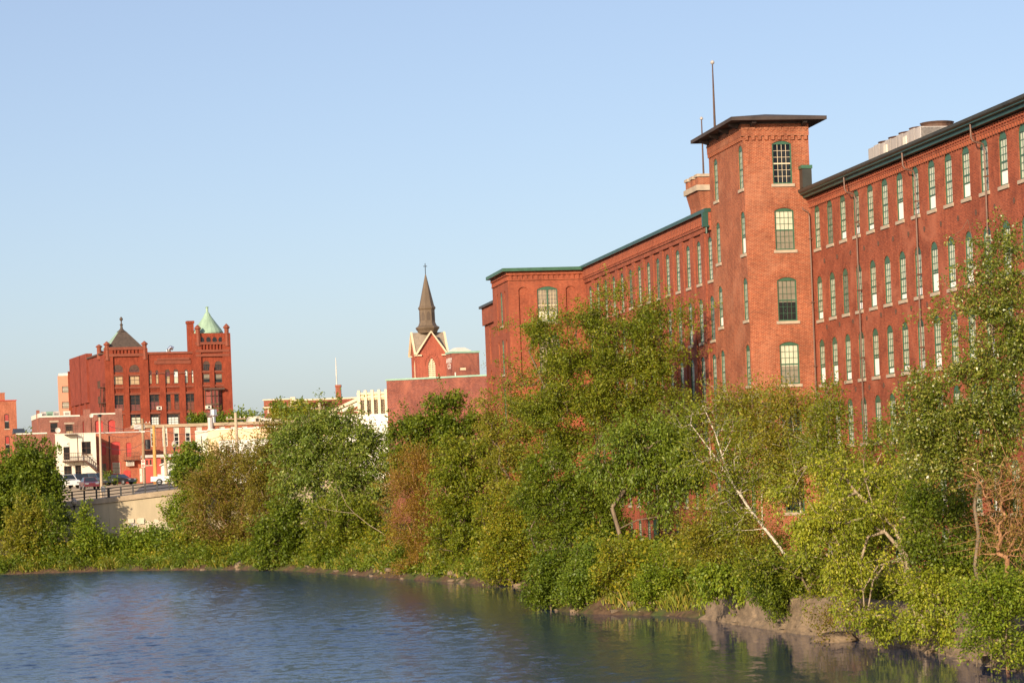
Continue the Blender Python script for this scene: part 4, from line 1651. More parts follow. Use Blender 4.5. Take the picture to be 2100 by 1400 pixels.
# piers, string courses, friezes
mb = MB()
for px_, hw, top in ((224.5, .75, zP), (258.5, .45, zP - 4.5), (296, .75, zP), (333, .5, zM - 4), (373.5, .5, zM - 4), (405.5, .75, zT), (435, .4, zT - 6), (467, .75, zT)):
    x = h.x(px_, 790)
    mb.box(x - hw, x + hw, -0.3, 0.02, ZB, top - 0.02)
mb.build('piers', M['brick_red'], h.root)
mb = MB()
for pa, pb_, x0, x1 in ((845, 843, xA, xD), (805.5, 803, xA, xC), (792, 790, xA, xD), (766.5, 764.5, xA, xB), (763, 761, xC, xD)) + tuple((764, 762, h.x(p0, 763), h.x(p1, 763)) for p0, p1 in ((300, 304.5), (312.8, 317.8), (326.6, 337.4), (350, 354.8), (367.2, 377.6), (386.6, 391.4), (400.4, 404))):
    z = h.z(345, pa)
    mb.box(x0 - 0.1, x1 + 0.1, -0.18, 0.03, z - 0.22, z + 0.12)
for pz in (715, 728.5): mb.box(xA - 0.3, xB, -0.36, 0.03, h.z(260, pz) - 0.2, h.z(260, pz) + 0.3)
mb.box(xB, xC, -0.22, 0.03, zM - 0.3, zM + 0.08)
mb.box(h.x(322, 738), h.x(388, 738), -0.26, 0.03, h.z(350, 737) - 0.1, h.z(350, 735) + 0.1)
for pz in (703.5, 719, 728): mb.box(xC - 0.1, xD + 0.1, -0.36, 0.03, h.z(437, pz) - 0.25, h.z(437, pz) + 0.2)
mb.build('string_courses', M['brownstone'], h.root)
for n_, x0, x1, hw, ya, yb, dd in ((9, xA + 0.9, xB - 0.3, 0.18, 727, 718, 0.25), (8, xC + 0.9, xD - 0.3, 0.14, 718, 706, 0.28)):
    mb = MB()
    for i in range(n_):
        x = x0 + i * (x1 - x0) / n_
        mb.box(x - hw, x + hw, -dd, 0.02, h.z((x0 > xB) * 177 + 260, yb + 9) if False else h.z(437 if x0 > xB else 260, ya), h.z(437 if x0 > xB else 260, yb))
    mb.build('frieze', M['brick_red'], h.root)
for (xa_, xb_, py_) in ((304, 329, 795), (338, 369, 795), (379, 403, 795), (232, 254, 797), (266, 288, 797)):
    x0, x1 = h.x(xa_, py_), h.x(xb_, py_)
    mb = MB()
    for i in range(14):
        x = x0 + (x1 - x0) * (i + .5) / 14
        mb.box(x - 0.04, x + 0.04, -0.06, 0.02, h.z(340, 800), h.z(340, 794))
    mb.build('brick_pattern', M['brick_red'], h.root)
mb = MB()
mb.box(h.x(316, 745), h.x(391, 745), -0.12, 0.02, h.z(350, 746), h.z(350, 738.5))
mb.build('name_panel', M['brownstone'], h.root)
mb = MB()                                        # small round openings under the green roof
for px_ in (414, 427.5, 440, 452.5):
    x, z = h.fr.on_y(px_, 697)
    pts = [(x + 0.42 * math.cos(2 * math.pi * k / 12), -0.012, z + 0.55 * math.sin(2 * math.pi * k / 12)) for k in range(12)]
    mb.poly(pts)
mb.build('roundels', M['iron'], h.root)
town_windows(h, left_boxes + mid_boxes + right_boxes)
# iron bay window
a, b, zb, zt = h.px(420, 795, 458, 858)
mb = MB()
pr = [(a, 0.0), (a + 0.9, -0.9), (b - 0.9, -0.9), (b, 0.0)]
for (p, q) in zip(pr[:-1], pr[1:]):
    mb.facade(p, q, zb, zt - 0.4, [(z0, z0 + 1.5, [(math.hypot(q[0] - p[0], q[1] - p[1]) * (k + .5) / n, math.hypot(q[0] - p[0], q[1] - p[1]) / n - 0.25, z0 + .1, z0 + 1.4, 0, 0.12, 'round', True) for n in ([2] if q[0] - p[0] > 1 else [1]) for k in range(n)]) for z0 in (zb + 1.0, zb + 2.6, zb + 4.0)], mb=1)
mb.poly([(p[0], p[1], zt - 0.4) for p in pr])
mb.prism([(a - 0.2, -1.1), (b + 0.2, -1.1), (b + 0.3, 0.02), (a - 0.3, 0.02)], zt - 0.4, zt, 0) if False else mb.box(a - 0.2, b + 0.2, -1.1, 0.02, zt - 0.398, zt)
mb.build('bay_window', [M['rust_iron'], M['rose_pane']], h.root)
# roofs
xm0, xm1 = h.x(222, 711), h.x(293, 711)
zr, ze = h.z(258, 678), h.z(258, 712)
mb = MB()
cx_, wy = (xm0 + xm1) / 2, (xm1 - xm0)
tp = 0.7
b4 = [(xm0, -0.1), (xm1, -0.1), (xm1, wy - 0.1), (xm0, wy - 0.1)]
t4 = [(cx_ - tp, wy / 2 - tp), (cx_ + tp, wy / 2 - tp), (cx_ + tp, wy / 2 + tp), (cx_ - tp, wy / 2 + tp)]
for i in range(4):
    j = (i + 1) % 4
    mb.poly([(*b4[i], ze), (*b4[j], ze), (*t4[j], zr), (*t4[i], zr)], 1 if i == 3 else 0)
mb.poly([(*p, zr) for p in t4])
rf = mb.build('roof', [M['slate'], M['copper']], h.root)
mb = MB()
mb.lathe((cx_, wy / 2, zr), [(0.9, 0), (0.5, 0.3), (0.25, 0.6), (0.2, 1.1), (0.32, 1.3), (0.12, 1.5), (0.1, 1.9), (0.3, 2.15), (0.3, 2.4), (0.05, 2.7)], 10)
mb.build('finial', M['slate'], rf)
xm0, xm1 = h.x(407, 680), h.x(461, 680)
cx_, rr_ = (xm0 + xm1) / 2, (xm1 - xm0) / 2
ze, zr = h.z(434, 679.5), h.z(430, 648)
cy_ = (xD - xC) / 2
mb = MB()
mb.lathe((cx_, cy_, ze), [(rr_ * 1.14, -0.25), (rr_ * 1.14, 0.0), (rr_ * 1.0, 0.55), (0.8, (zr - ze)), (0.7, zr - ze + 0.15)], 20)
rf = mb.build('roof', M['copper'], h.root, smooth=False)
mb = MB()
mb.lathe((cx_, cy_, zr), [(0.75, 0.1), (0.45, 0.7), (0.22, 0.95), (0.22, 1.7), (0.34, 1.8), (0.1, 1.95)], 10)
mb.build('finial', M['copper'], rf)
mb = MB()
mb.lathe((cx_, cy_, ze), [(rr_ * 1.0, -0.9), (rr_ * 1.0, -0.25)], 20)
mb.build('roof_drum', M['rust_iron'], h.root)
for px_, y0, y1, dy in ((218.6, 700, 733, 0.0), (206.6, 706, 731, 6.5), (295.7, 699, 731, 0.0), (404.8, 666, 704, 0.0), (389.8, 668, 708, xD - xC), (463.8, 663.5, 704, 0.0)):
    x, zt = h.fr.on_y(px_, y0, dy)
    _, zb = h.fr.on_y(px_, y1, dy)
    if dy == 6.5: x = 0.0
    mb = MB()
    mb.lathe((x, dy - 0.05, zb - 0.5), [(0.5, 0), (0.42, 0.5), (0.40, (zt - zb) * 0.45 + .5), (0.46, (zt - zb) * 0.5 + .5), (0.40, (zt - zb) * 0.55 + .5), (0.42, (zt - zb) * 0.74 + .5), (0.62, (zt - zb) * 0.78 + .5), (0.6, (zt - zb) * 0.84 + .5), (0.08, zt - zb + 0.5)], 8)
    mb.build('pinnacle', M['brownstone'], h.root)
x0, x1 = h.x(392.2, 680), h.x(404, 680)
zt = h.z(398, 657)
mb = MB()
mb.box(x0, x1, 2.5, 3.8, zM - 1, zt)
mb.box(x0 - 0.12, x1 + 0.12, 2.38, 3.92, zt - 0.35, zt + 0.12)
mb.build('chimney', M['brick_red'], h.root)
x, z = h.fr.on_y(346, 716, 4)
mb = MB()
mb.tube([(x, 4, zM - 1.5), (x, 4, z), (x + 0.35, 4, z + 0.35), (x + 0.8, 4, z + 0.1)], 0.38, 10)
mb.build('roof_vent', M['shiny'], h.root)
for px_, py_ in ((326, 836.5), (425.5, 835)):
    x, z = h.fr.on_y(px_, py_)
    mb = MB()
    mb.box(x - 0.42, x + 0.42, -0.45 if px_ < 400 else -1.3, 0.25, z - 0.3, z + 0.3)
    mb.box(x - 0.2, x + 0.2, -0.456 if px_ < 400 else -1.306, -0.4, z - 0.18, z + 0.18, 1)
    mb.build('air_conditioner', [M['white_trim'], M['iron']], h.root)
# fire escape on the flank
fe = MB()
yy0, _ = h.fr.on_x(213, 800, 0)
for zz in (h.fr.on_x(215, 794, 0)[1], h.fr.on_x(215, 826, 0)[1]):
    fe.box(-1.1, 0, 1.0, yy0, zz - 0.12, zz)
    for y in np.linspace(1.0, yy0, 9): fe.box(-1.1, -1.05, y - 0.03, y + 0.03, zz, zz + 1.1)
    fe.box(-1.12, -1.03, 1.0, yy0, zz + 1.06, zz + 1.14)
    fe.tube([(-0.9, 1.2, zz), (-0.9, yy0, zz - 3.4)], 0.09, 5)
    fe.tube([(-0.3, 1.2, zz), (-0.3, yy0, zz - 3.4)], 0.09, 5)
    for q in range(10):
        t_ = q / 10
        fe.box(-0.9, -0.3, 1.2 + (yy0 - 1.2) * t_ - 0.1, 1.2 + (yy0 - 1.2) * t_ + 0.1, zz - 3.4 * t_ - 0.03, zz - 3.4 * t_)
fe.build('fire_escape', M['rust_iron'], h.root)

# ------------------------------------------------------------------ pink office block behind it
PK = House(town_frame(121, 850, 500, 6, 8), 'pale pink office block with green glass bands behind the large red sandstone block', name='office_building')
h = PK
zt = h.z(135, 770)
W_ = 14.0
boxes = []
for y0, y1 in ((791.5, 805), (823.5, 837)):
    a, b, zb, z1 = h.px(127, y0, 149, y1)
    boxes.append((a, W_ - 1.0, zb, z1, 0, 0.25, 'round', False, dict(cols=6, rows=1, frame='rust_iron', sash='white_trim', blind='grey_blind', casing=0.08, bar=0.3)))
mb = MB()
mb.facade((0, 0), (W_, 0), 6, zt, bands_from(boxes, 0))
shell(mb, W_, 12, 6, zt)
mb.build('wall', M['pink'], h.root)
town_windows(h, boxes)
mb = MB()
mb.box(0.2, W_, 0.3, 11, zt + 0.002, zt + 0.5)
mb.build('roof', M['white_trim'], h.root)

# ------------------------------------------------------------------ brick house at the left edge
LE = House(town_frame(36, 900, 430, 17, 8), 'plain brick building at the far left with red panels over its windows')
h = LE
zt = h.z(18, 821.5)
X0 = -12.0
boxes = []
for q in ((8.5, 848, 19.5, 878.5), (10, 893, 21, 928)):
    a, b, zb, z1 = h.px(*q)
    boxes.append((a, b, zb, z1, 0.15, 0.16, 'round', False, dict(cols=1, rows=1, frame='rust_iron', sash='white_trim', blind='red_paint', low_blind=('dark', 0.52), sill=True)))
    boxes.append((a - 5.4, b - 5.4, zb, z1, 0.15, 0.16, 'round', False, dict(cols=1, rows=1, frame='rust_iron', sash='white_trim', blind='red_paint', low_blind=('dark', 0.52), sill=True)))
mb = MB()
mb.facade((X0, 0), (0, 0), 5, zt, bands_from(boxes, X0))
mb.facade((0, 0), (0, 12), 5, zt)
mb.facade((X0, 12), (X0, 0), 5, zt)
mb.facade((0, 12), (X0, 12), 5, zt)
mb.poly([(X0, 0, zt - .2), (0, 0, zt - .2), (0, 12, zt - .2), (X0, 12, zt - .2)])
mb.build('wall', M['brick_orange'], h.root)
town_windows(h, boxes)
mb = MB()
mb.box(X0 - .1, 0.1, -0.12, 0.3, zt + 0.002, zt + 0.14)
mb.build('coping', M['red_paint'], h.root)
a, b = h.x(1, 815), h.x(11, 815)
mb = MB()
mb.box(a, b, 1.0, 1.9, zt - 0.3, h.z(6, 806))
mb.box(a - 0.06, b + 0.06, 0.94, 1.96, h.z(6, 806), h.z(6, 806) + 0.14)
mb.build('chimney', M['brick_orange'], h.root)

# ------------------------------------------------------------------ low brick row behind the white house
LB = House(town_frame(84, 900, 388, 16, 8), 'low brown brick row with white coping and red arched shutters above the white house')
h = LB
zt, zt2 = h.z(130, 854.5), h.z(215, 849.5)
W1, W2 = h.x(163, 870), h.x(247, 870)
dk = dict(blind='dark', cols=1, rows=1, casing=0.08)
boxes, b2 = [], []
for q, st_ in (((103, 866.5, 119, 891), dk), ((134, 870, 150, 890), dict(dk, cols=2, low_blind=('tan_blind', 0.3)))):
    a, b, zb, z1 = h.px(*q)
    boxes.append((a, b, zb, z1, 0, 0.2, 'round', False, st_))
for q in ((169, 862, 180, 889), (194.5, 861, 212, 888), (221, 860.5, 237, 888)):
    a, b, zb, z1 = h.px(*q)
    b2.append((a, b, zb, z1, 0.25, 0.18, 'round', True))
mb = MB()
mb.facade((0, 0), (W1, 0), 6, zt, bands_from(boxes, 0))
mb.facade((W1, 0), (W2, 0), 6, zt2, bands_from(b2, W1), mb=1, uoff=W1)
mb.facade((W2, 0), (W2, 14), 6, zt2)
mb.facade((W2, 14), (0, 14), 6, zt)
mb.facade((0, 16), (0, 0), 6, zt)
mb.facade((W1, 14), (W1, 0), zt - .5, zt2)
mb.poly([(0, 0, zt - .15), (W2, 0, zt - .15), (W2, 14, zt - .15), (0, 14, zt - .15)])
for px_ in (178.5, 243.5):
    x = h.x(px_, 855)
    mb.box(x - 0.55, x + 0.55, -0.15, 0.3, zt2 - 3, zt2 + 0.9)
mb.build('wall', [M['brick_dark'], M['red_paint']], h.root)
town_windows(h, boxes)
mb = MB()
mb.box(-0.1, W1 + .1, -0.12, 0.35, zt + 0.002, zt + 0.24)
mb.box(-0.12, 0.3, 0.352, 15, zt + 0.002, zt + 0.7)
mb.box(h.x(186, 850), h.x(238, 850), -0.12, 0.35, zt2 + 0.002, zt2 + 0.22)
mb.build('coping', M['white_trim'], h.root)
for q in ((103, 864, 119), (133, 868, 151)):
    mb = MB()
    a, b = h.x(q[0], q[1]), h.x(q[2], q[1])
    zl = h.z((q[0] + q[2]) / 2, q[1])
    mb.box(a - .1, b + .1, -0.03, 0.12, zl - 0.1, zl + 0.15)
    mb.build('lintel', M['stone'], h.root)
x, z = h.fr.on_y(77.5, 841, 4)
mb = MB()
mb.box(x - 0.25, x + 0.25, 3.7, 4.3, zt - 2, z)
mb.build('chimney', M['brick_dark'], h.root)

# things standing on that roof
for i, (x0, x1, y0, y1, mt, lb) in enumerate(((86, 95, 843, 853, 'steel', 'grey metal roof unit at the left end of the low brick row'), (95, 109, 842.5, 853, 'coping', 'olive green roof box between grey units on the low brick row'),
                                           (109, 122, 842, 853, 'steel', 'tan and grey air handler on the low brick row'), (131, 144, 841.5, 851, 'white_trim', 'white framed box at the right end of the roof units'))):
    a, zb = h.fr.on_y(x0, y1, 3)
    b, z1 = h.fr.on_y(x1, y0, 3)
    X, Y = h.fr.wor((a + b) / 2, 3.6)
    o = thing('rooftop_unit', lb, 'roof unit', (X, Y, zt - 0.15), h.fr.rot)
    w_ = (b - a) / 2
    mb = MB()
    mb.box(-w_, w_, -0.6, 0.6, 0.1, z1 - zt)
    mb.box(-w_ - 0.04, w_ + 0.04, -0.64, 0.64, z1 - zt, z1 - zt + 0.08)
    mb.build('housing', M[mt], o)
    mb = MB()
    for k in range(5): mb.box(-w_ * 0.7, w_ * 0.7, -0.63, -0.6, 0.3 + k * 0.13, 0.36 + k * 0.13)
    mb.build('grille', M['iron'], o)


def dish(label, px, py, Y, r, z0):
    x, y, z = at(px, py, Y)
    o = thing('satellite_dish', label, 'satellite dish', (x, y, z0), R(20))
    mb = MB()
    n = 16
    ring = [[(rr * r * math.cos(2 * math.pi * k / n), -0.25 * r + 0.3 * r * (rr ** 2) * -1, z - z0 + rr * r * math.sin(2 * math.pi * k / n)) for k in range(n)] for rr in (0.02, 0.5, 1.0)]
    for i in range(2):
        for k in range(n): mb.poly([ring[i][k], ring[i][(k + 1) % n], ring[i + 1][(k + 1) % n], ring[i + 1][k]])
    mb.build('reflector', M['white_trim'], o)
    mb = MB()
    mb.tube([(0, 0, 0), (0, 0, z - z0)], 0.05, 6)
    mb.tube([(0, -0.2 * r, z - z0 - r * 0.9), (0, -1.0 * r, z - z0 - 0.1)], 0.02, 5)
    mb.build('mount', M['steel'], o)


dish('round white satellite dish on the dark low wing beside the white house', 118, 882, 360, 0.4, 16.0)
dish('small white satellite dish on the low brick row coping', 186.5, 852, 384, 0.32, zt2 - 0.2)

# ------------------------------------------------------------------ dark low wing, shade put into its brick colour, between the left house and the white house
DK = House(town_frame(37, 930, 362, 14, 8), 'dark shaded low brick wing with white coping left of the white house')
h = DK
zt = h.z(70, 889)
W_ = h.x(97, 890)
mb = MB()
mb.facade((0, 2.5), (W_, 2.5), 6, zt)
mb.facade((W_, 0.0), (h.x(119, 890), 0), 6, h.z(108, 886))
mb.facade((W_, 2.5), (W_, 0), 6, zt)
mb.facade((0, 10), (0, 2.5), 6, zt)
mb.poly([(0, 2.5, zt - .1), (W_, 2.5, zt - .1), (W_ + 4, 10, zt - .1), (0, 10, zt - .1)])
mb.build('wall', M['brick_dark'], h.root)
mb = MB()
mb.box(-.1, W_ + .1, 2.35, 2.8, zt + .002, zt + 0.2)
mb.build('coping', M['white_trim'], h.root)
mb = MB()
x = h.x(44, 880)
mb.prism([(2.8, zt + 0.25), (9, zt + 0.25), (6, zt + 1.0)], x - 1.0, x + 0.7)
mb.build('roof', M['gutter'], h.root)

# ------------------------------------------------------------------ the white house with the iron stair
WH = House(town_frame(116.5, 985, 342, 16, 8), 'white painted two storey house with black iron stair and balcony on its front', name='white_house')
h = WH
zt = h.z(155, 889.5)
W_ = h.x(197.5, 930)
boxes = []


def ob2(x0, y0, x1, y1, **kw):
    a, b, zb, z1 = h.px(x0, y0, x1, y1)
    boxes.append((a, b, zb, z1, 0, 0.14, 'round', False, dict(dict(cols=1, rows=1, frame='rust_iron', sash='rust_iron', blind='dark', casing=0.07), **kw)))


ob2(130, 916, 144, 943)
ob2(167, 905, 187, 931, cols=2, sill=True)
ob2(131, 955, 148, 979, cols=2)
ob2(154, 953.5, 167.5, 977, cols=2, sill=True)
mb = MB()
mb.facade((0, 0), (W_, 0), 6, zt, bands_from(boxes, 0))
shell(mb, W_, 12, 6, zt, left=False)
mb.build('wall', M['cream'], h.root)
mb = MB()
mb.facade((0, 12), (0, 0), 6, zt)
mb.build('side_wall', M['brick_dark'], h.root)
town_windows(h, boxes)
mb = MB()
mb.box(-.06, W_, -0.06, 0.3, zt + .002, zt + 0.12)
mb.build('coping', M['white_trim'], h.root)
a, b, zb, z1 = h.px(177, 968.5, 192.5, 987)
mb = MB()
mb.box(a, b, -0.05, 0.0, zb, z1)
mb.build('garage_door', M['steel'], h.root)
a, b, zb, z1 = h.px(129, 907, 141, 916)
mb = MB()
mb.box(a, b, -0.1, 0, zb, z1)
mb.build('door_panel', M['white_trim'], h.root)
# iron balcony and stair
st_ = MB()
a, zpl = h.fr.on_y(128, 945)
b, _ = h.fr.on_y(173.5, 944)
st_.box(a, b, -1.3, 0, zpl - 0.16, zpl)
for x in np.linspace(a, b, 12): st_.box(x - 0.02, x + 0.02, -1.3, -1.26, zpl, zpl + 1.05)
for z in (0.5, 1.02): st_.box(a, b, -1.31, -1.25, zpl + z, zpl + z + 0.06)
for x in (a + 0.3, (a + b) / 2, b - 0.3): st_.tube([(x, -1.2, zpl - 0.1), (x, 0, zpl - 1.0)], 0.035, 5)
c_, zfoot = h.fr.on_y(208, 976)
for dy in (-1.3, -0.45):
    st_.tube([(b, dy, zpl - 0.1), (c_, dy, zfoot)], 0.13, 6)
    st_.tube([(b, dy, zpl + 0.95), (c_, dy, zfoot + 1.0)], 0.03, 5)
    for q in range(9):
        t_ = q / 8
        x, z = b + (c_ - b) * t_, zpl - 0.1 + (zfoot - zpl + 0.1) * t_
        st_.box(x - 0.02, x + 0.02, dy - 0.02, dy + 0.02, z, z + 1.0)
for q in range(14):
    t_ = (q + .5) / 14
    x, z = b + (c_ - b) * t_, zpl - 0.1 + (zfoot - zpl + 0.1) * t_
    st_.box(x - 0.14, x + 0.14, -1.3, -0.45, z - 0.02, z + 0.02)
a2, zu = h.fr.on_y(132, 891)
b2_, _ = h.fr.on_y(158, 891)
st_.box(a2, b2_, -1.0, 0.5, zu - 0.1, zu)
for x in np.linspace(a2, b2_, 7): st_.box(x - 0.02, x + 0.02, -1.0, -0.96, zu, zu + 1.2)
st_.box(a2, b2_, -1.02, -0.95, zu + 1.16, zu + 1.22)
st_.box(b2_ - 0.12, b2_, -1.0, -0.9, zpl, zu)
st_.build('iron_stair', M['rust_iron'], h.root)

# ------------------------------------------------------------------ brick house with bricked-up arches and the red door
BB = House(town_frame(198, 990, 347.5, 16, 8), 'orange brick house with bricked up windows, a red door and an iron balcony')
h = BB
zt = h.z(236, 887.5)
W_ = h.x(275, 930)
W2 = h.x(296, 930)
boxes = []
for q in ((203, 906, 218, 932.5), (228, 905, 247, 932), (258.5, 907, 270, 936)):
    a, b, zb, z1 = h.px(*q)
    boxes.append((a, b, zb, z1, 0.12, 0.1, 'round', True))
gl = []
for q, bl in (((207, 947, 220.5, 970.5), 'grey_blind'), ((229, 945, 248.5, 972), 'blind')):
    a, b, zb, z1 = h.px(*q)
    gl.append((a, b, zb, z1, 0.15, 0.12, 'round', False, dict(cols=6, rows=4, frame='red_paint', sash='rust_iron', blind=bl, bar=0.035, sill=True)))
mb = MB()
mb.facade((0, 0), (W2, 0), 6, zt, bands_from(boxes + gl, 0), mb=1)
shell(mb, W2, 12, 6, zt)
mb.build('wall', [M['brick_orange'], M['red_paint']], h.root)
town_windows(h, gl)
mb = MB()
mb.box(0, W2, -0.08, 0.3, zt + .002, zt + 0.15)
mb.build('coping', M['steel'], h.root)
a, b, zb, z1 = h.px(253, 963, 268.5, 990.5)
mb = MB()
mb.prism([(a, zb), (b, zb), (b, z1 - 0.15), ((a + b) / 2, z1), (a, z1 - 0.15)], -0.06, 0.0, 0, 'y')
d = mb.build('door', M['red_paint'], h.root)
mb = MB()
mb.box(b - 0.2, b - 0.12, -0.12, -0.06, zb + 1.0, zb + 1.12)
mb.build('handle', M['iron'], d)
a, b, zb, z1 = h.px(286, 960, 294, 988)
mb = MB()
mb.box(a, b, -0.06, 0.0, zb, z1)
d = mb.build('door', M['white_trim'], h.root)
mb = MB()
mb.box(a + 0.08, a + 0.14, -0.12, -0.06, zb + 1.0, zb + 1.12)
mb.build('handle', M['iron'], d)
mb = MB()
a, zb = h.fr.on_y(254, 943)
b, _ = h.fr.on_y(284, 943)
mb.box(a, b, -1.2, 0, zb - 0.1, zb)
for x in np.linspace(a, b, 10): mb.box(x - 0.02, x + 0.02, -1.2, -1.16, zb, zb + 1.0)
mb.box(a, b, -1.21, -1.15, zb + 0.97, zb + 1.03)
mb.build('balcony', M['rust_iron'], h.root)
a, b, zb, z1 = h.px(258, 945.5, 274, 955)
mb = MB()
mb.box(a, b, -0.7, 0, zb, z1)
ac = mb.build('air_conditioner', M['white_trim'], h.root)
mb = MB()
for k in range(6): mb.box(a + .1, b - .1, -0.72, -0.7, zb + 0.08 + k * 0.1, zb + 0.12 + k * 0.1)
mb.build('grille', M['iron'], ac)
mb = MB()
xx = h.x(225, 940)
mb.tube([(xx, -0.1, 7), (xx, -0.1, h.z(225, 893))], 0.06, 6)
mb.build('downpipe', M['iron'], h.root)

# ------------------------------------------------------------------ long brick row with white window heads
LW = House(town_frame(274, 990, 366, 14, 8), 'long two storey orange brick row with tall white framed windows behind the utility poles')
h = LW
zt = h.z(420, 868.5)
W_ = h.x(640, 880)
boxes = []
for i, q in enumerate(((284.5, 296.5), (308, 320.5), (332, 344), (355.5, 368), (379, 391.5), (402.5, 415), (426, 438.5), (449.5, 462), (473, 485.5), (496, 508.5), (520, 532), (543, 555.5), (567, 579))):
    a, b, zb, z1 = h.px(q[0], 877 - i * .35, q[1], 915.5 - i * .35)
    boxes.append((a, b, zb, z1, 0, 0.22, 'round', False, dict(cols=1, rows=2, frame='white_trim', sash='white_trim', blind='white_trim', low_blind=('dark', 0.70), casing=0.12, bar=0.06)))
low = []
for i, q in enumerate(((284, 290), (306, 312), (379, 384))):
    a, b, zb, z1 = h.px(q[0], 928, q[1], 936)
mb = MB()
mb.facade((0, 0), (W_, 0), 6, zt, bands_from(boxes, 0))
shell(mb, W_, 13, 6, zt)
mb.build('wall', M['brick_orange'], h.root)
town_windows(h, boxes)
mb = MB()
mb.box(-.1, W_ + .1, -0.2, 0.3, zt - 0.35, zt + 0.1)
mb.build('cornice', M['concrete_cap'], h.root)
mb = MB()
a, zb = h.fr.on_y(274, 874)
b, _ = h.fr.on_y(296, 874)
mb.box(a, b, -0.26, 0.2, zt - 0.5, zt + 0.2)
mb.build('corner_flashing', M['steel'], h.root)
# roof furniture of the row
X, Y = h.fr.wor(*[h.fr.on_y(438, 860, 3)[0], 3.0])
zb = zt - 0.3
z1 = h.fr.on_y(438, 838, 3)[1]
o = thing('flue', 'shiny cylindrical exhaust flue above the long brick row', 'flue', (X, Y, zb), 0)
mb = MB()
mb.lathe((0, 0, 0), [(0.28, 0), (0.28, z1 - zb - 1.2), (0.7, z1 - zb - 1.1), (0.72, z1 - zb - 0.95), (0.5, z1 - zb - 0.9), (0.5, z1 - zb - 0.1), (0.56, z1 - zb)], 14)
mb.build('cowl', M['shiny'], o, smooth=False)
mb = MB()
mb.lathe((-0.1, -3.35, -3.2), [(0.42, 0), (0.42, 4.4)], 8)
mb.build('duct', M['steel'], o)
for i, (x0, x1, y0, y1, lb) in enumerate(((521, 534, 853, 866, 'squat cream rooftop unit nearest the dish on the long brick row'), (534, 543, 856, 866, 'narrow cream roof unit in the middle of the long brick row roof'),
                                       (543, 557, 857, 866, 'cream roof unit with dark grille on the long brick row'), (557, 576, 859.5, 866, 'low cream roof unit at the right end of the roof cluster'))):
    a, zb = h.fr.on_y(x0, y1, 3)
    b, z1 = h.fr.on_y(x1, y0, 3)
    X, Y = h.fr.wor((a + b) / 2, 3.5)
    o = thing('rooftop_unit', lb, 'roof unit', (X, Y, zt - 0.3), h.fr.rot)
    w_ = (b - a) / 2 - 0.03
    mb = MB()
    mb.box(-w_, w_, -0.5, 0.6, 0.05, z1 - zt + 0.2)
    mb.box(-w_ - .03, w_ + .03, -0.53, 0.63, z1 - zt + 0.2, z1 - zt + 0.3)
    mb.build('housing', M['white_trim'], o)
    mb = MB()
    mb.box(-w_ * .5, w_ * .5, -0.52, -0.5, (z1 - zt) * 0.4, (z1 - zt) * 0.85 + 0.1)
    mb.build('grille', M['iron'], o)
dish('large cream satellite dish on the long brick row roof', 512, 862, 372, 0.62, zt - 0.3)

# ------------------------------------------------------------------ low red shed
RS = House(town_frame(296, 990, 345, 12, 8), 'low red painted shed with a pale grey roof edge behind the power poles', name='shed')
h = RS
zt = h.z(340, 937)
W_ = h.x(385, 940)
boxes = []
for q in ((299.5, 943, 303.5, 953), (307, 942.5, 311, 952.5), (330, 940.5, 338, 950.5), (342, 940, 348, 950)):
    a, b, zb, z1 = h.px(*q)
    boxes.append((a, b, zb, z1, 0, 0.1, 'round', False, dict(cols=1, rows=1, blind='dark', sill=True, casing=0.06)))
mb = MB()
mb.facade((0, 0), (W_, 0), 6, zt, bands_from(boxes, 0))
shell(mb, W_, 6, 6, zt)
mb.build('wall', M['red_shed'], h.root)
town_windows(h, boxes)
mb = MB()
mb.box(-.15, W_ + .1, -0.3, 6.1, zt + .002, zt + 0.4)
mb.build('roof', M['steel'], h.root)
mb = MB()
a, b, zb, z1 = h.px(323, 972, 333, 984)
mb.box(a, b, -0.03, 0.0, zb, z1)
mb.build('painted_panel', M['white_trim'], h.root)

# white gabled kiosk next to the pickup
x, y, z = at(333, 985, 318)
KS = House(town_frame(333, 985, 318, 10, 8), 'small white shed with a sloping roof behind the white pickup', name='shed')
h = KS
zl, zr_ = h.z(334, 953), h.z(360, 943)
W_ = h.x(382, 950)
mb = MB()
mb.prism([(0, 6), (W_, 6), (W_, zr_ + 0.7), (0, zl)], 0, 4.5, 0, 'y')
mb.build('wall', M['white'], h.root)
mb = MB()
mb.prism([(-0.2, zl - 0.06), (W_ + .2, zr_ + 0.7), (W_ + .2, zr_ + 0.85), (-0.2, zl + 0.1)], -0.2, 4.7, 0, 'y')
mb.build('roof', M['white_trim'], h.root)
mb = MB()
for k in range(4): mb.box(0.4 + k * 0.55, 0.46 + k * 0.55, -0.04, 0.0, 7.2, zl - 0.2)
mb.build('battens', M['steel'], h.root)

# ------------------------------------------------------------------ cream L-shaped building and the white hall
CB = House(town_frame(430, 990, 300, -10, 8), 'flat roofed cream rendered building with a peach flank left of the white hall', name='rendered_building')
h = CB
zt = h.z(470, 880.5)
yL, zL = h.fr.on_x(400, 886, 0)
W_ = h.x(600, 880)
mb = MB()
mb.facade((0, 0), (W_, 0), 5, zt)
mb.facade((W_, 0), (W_, 14), 5, zt, m=0)
mb.facade((W_, 14), (0, 14), 5, zt)
mb.poly([(0, 0, zt - .2), (W_, 0, zt - .2), (W_, 14, zt - .2), (0, 14, zt - .2)])
mb.build('wall', M['peach'], h.root)
mb = MB()
A_, B_ = (-5.0, 3.0), (0, 0)
xl_ = 0
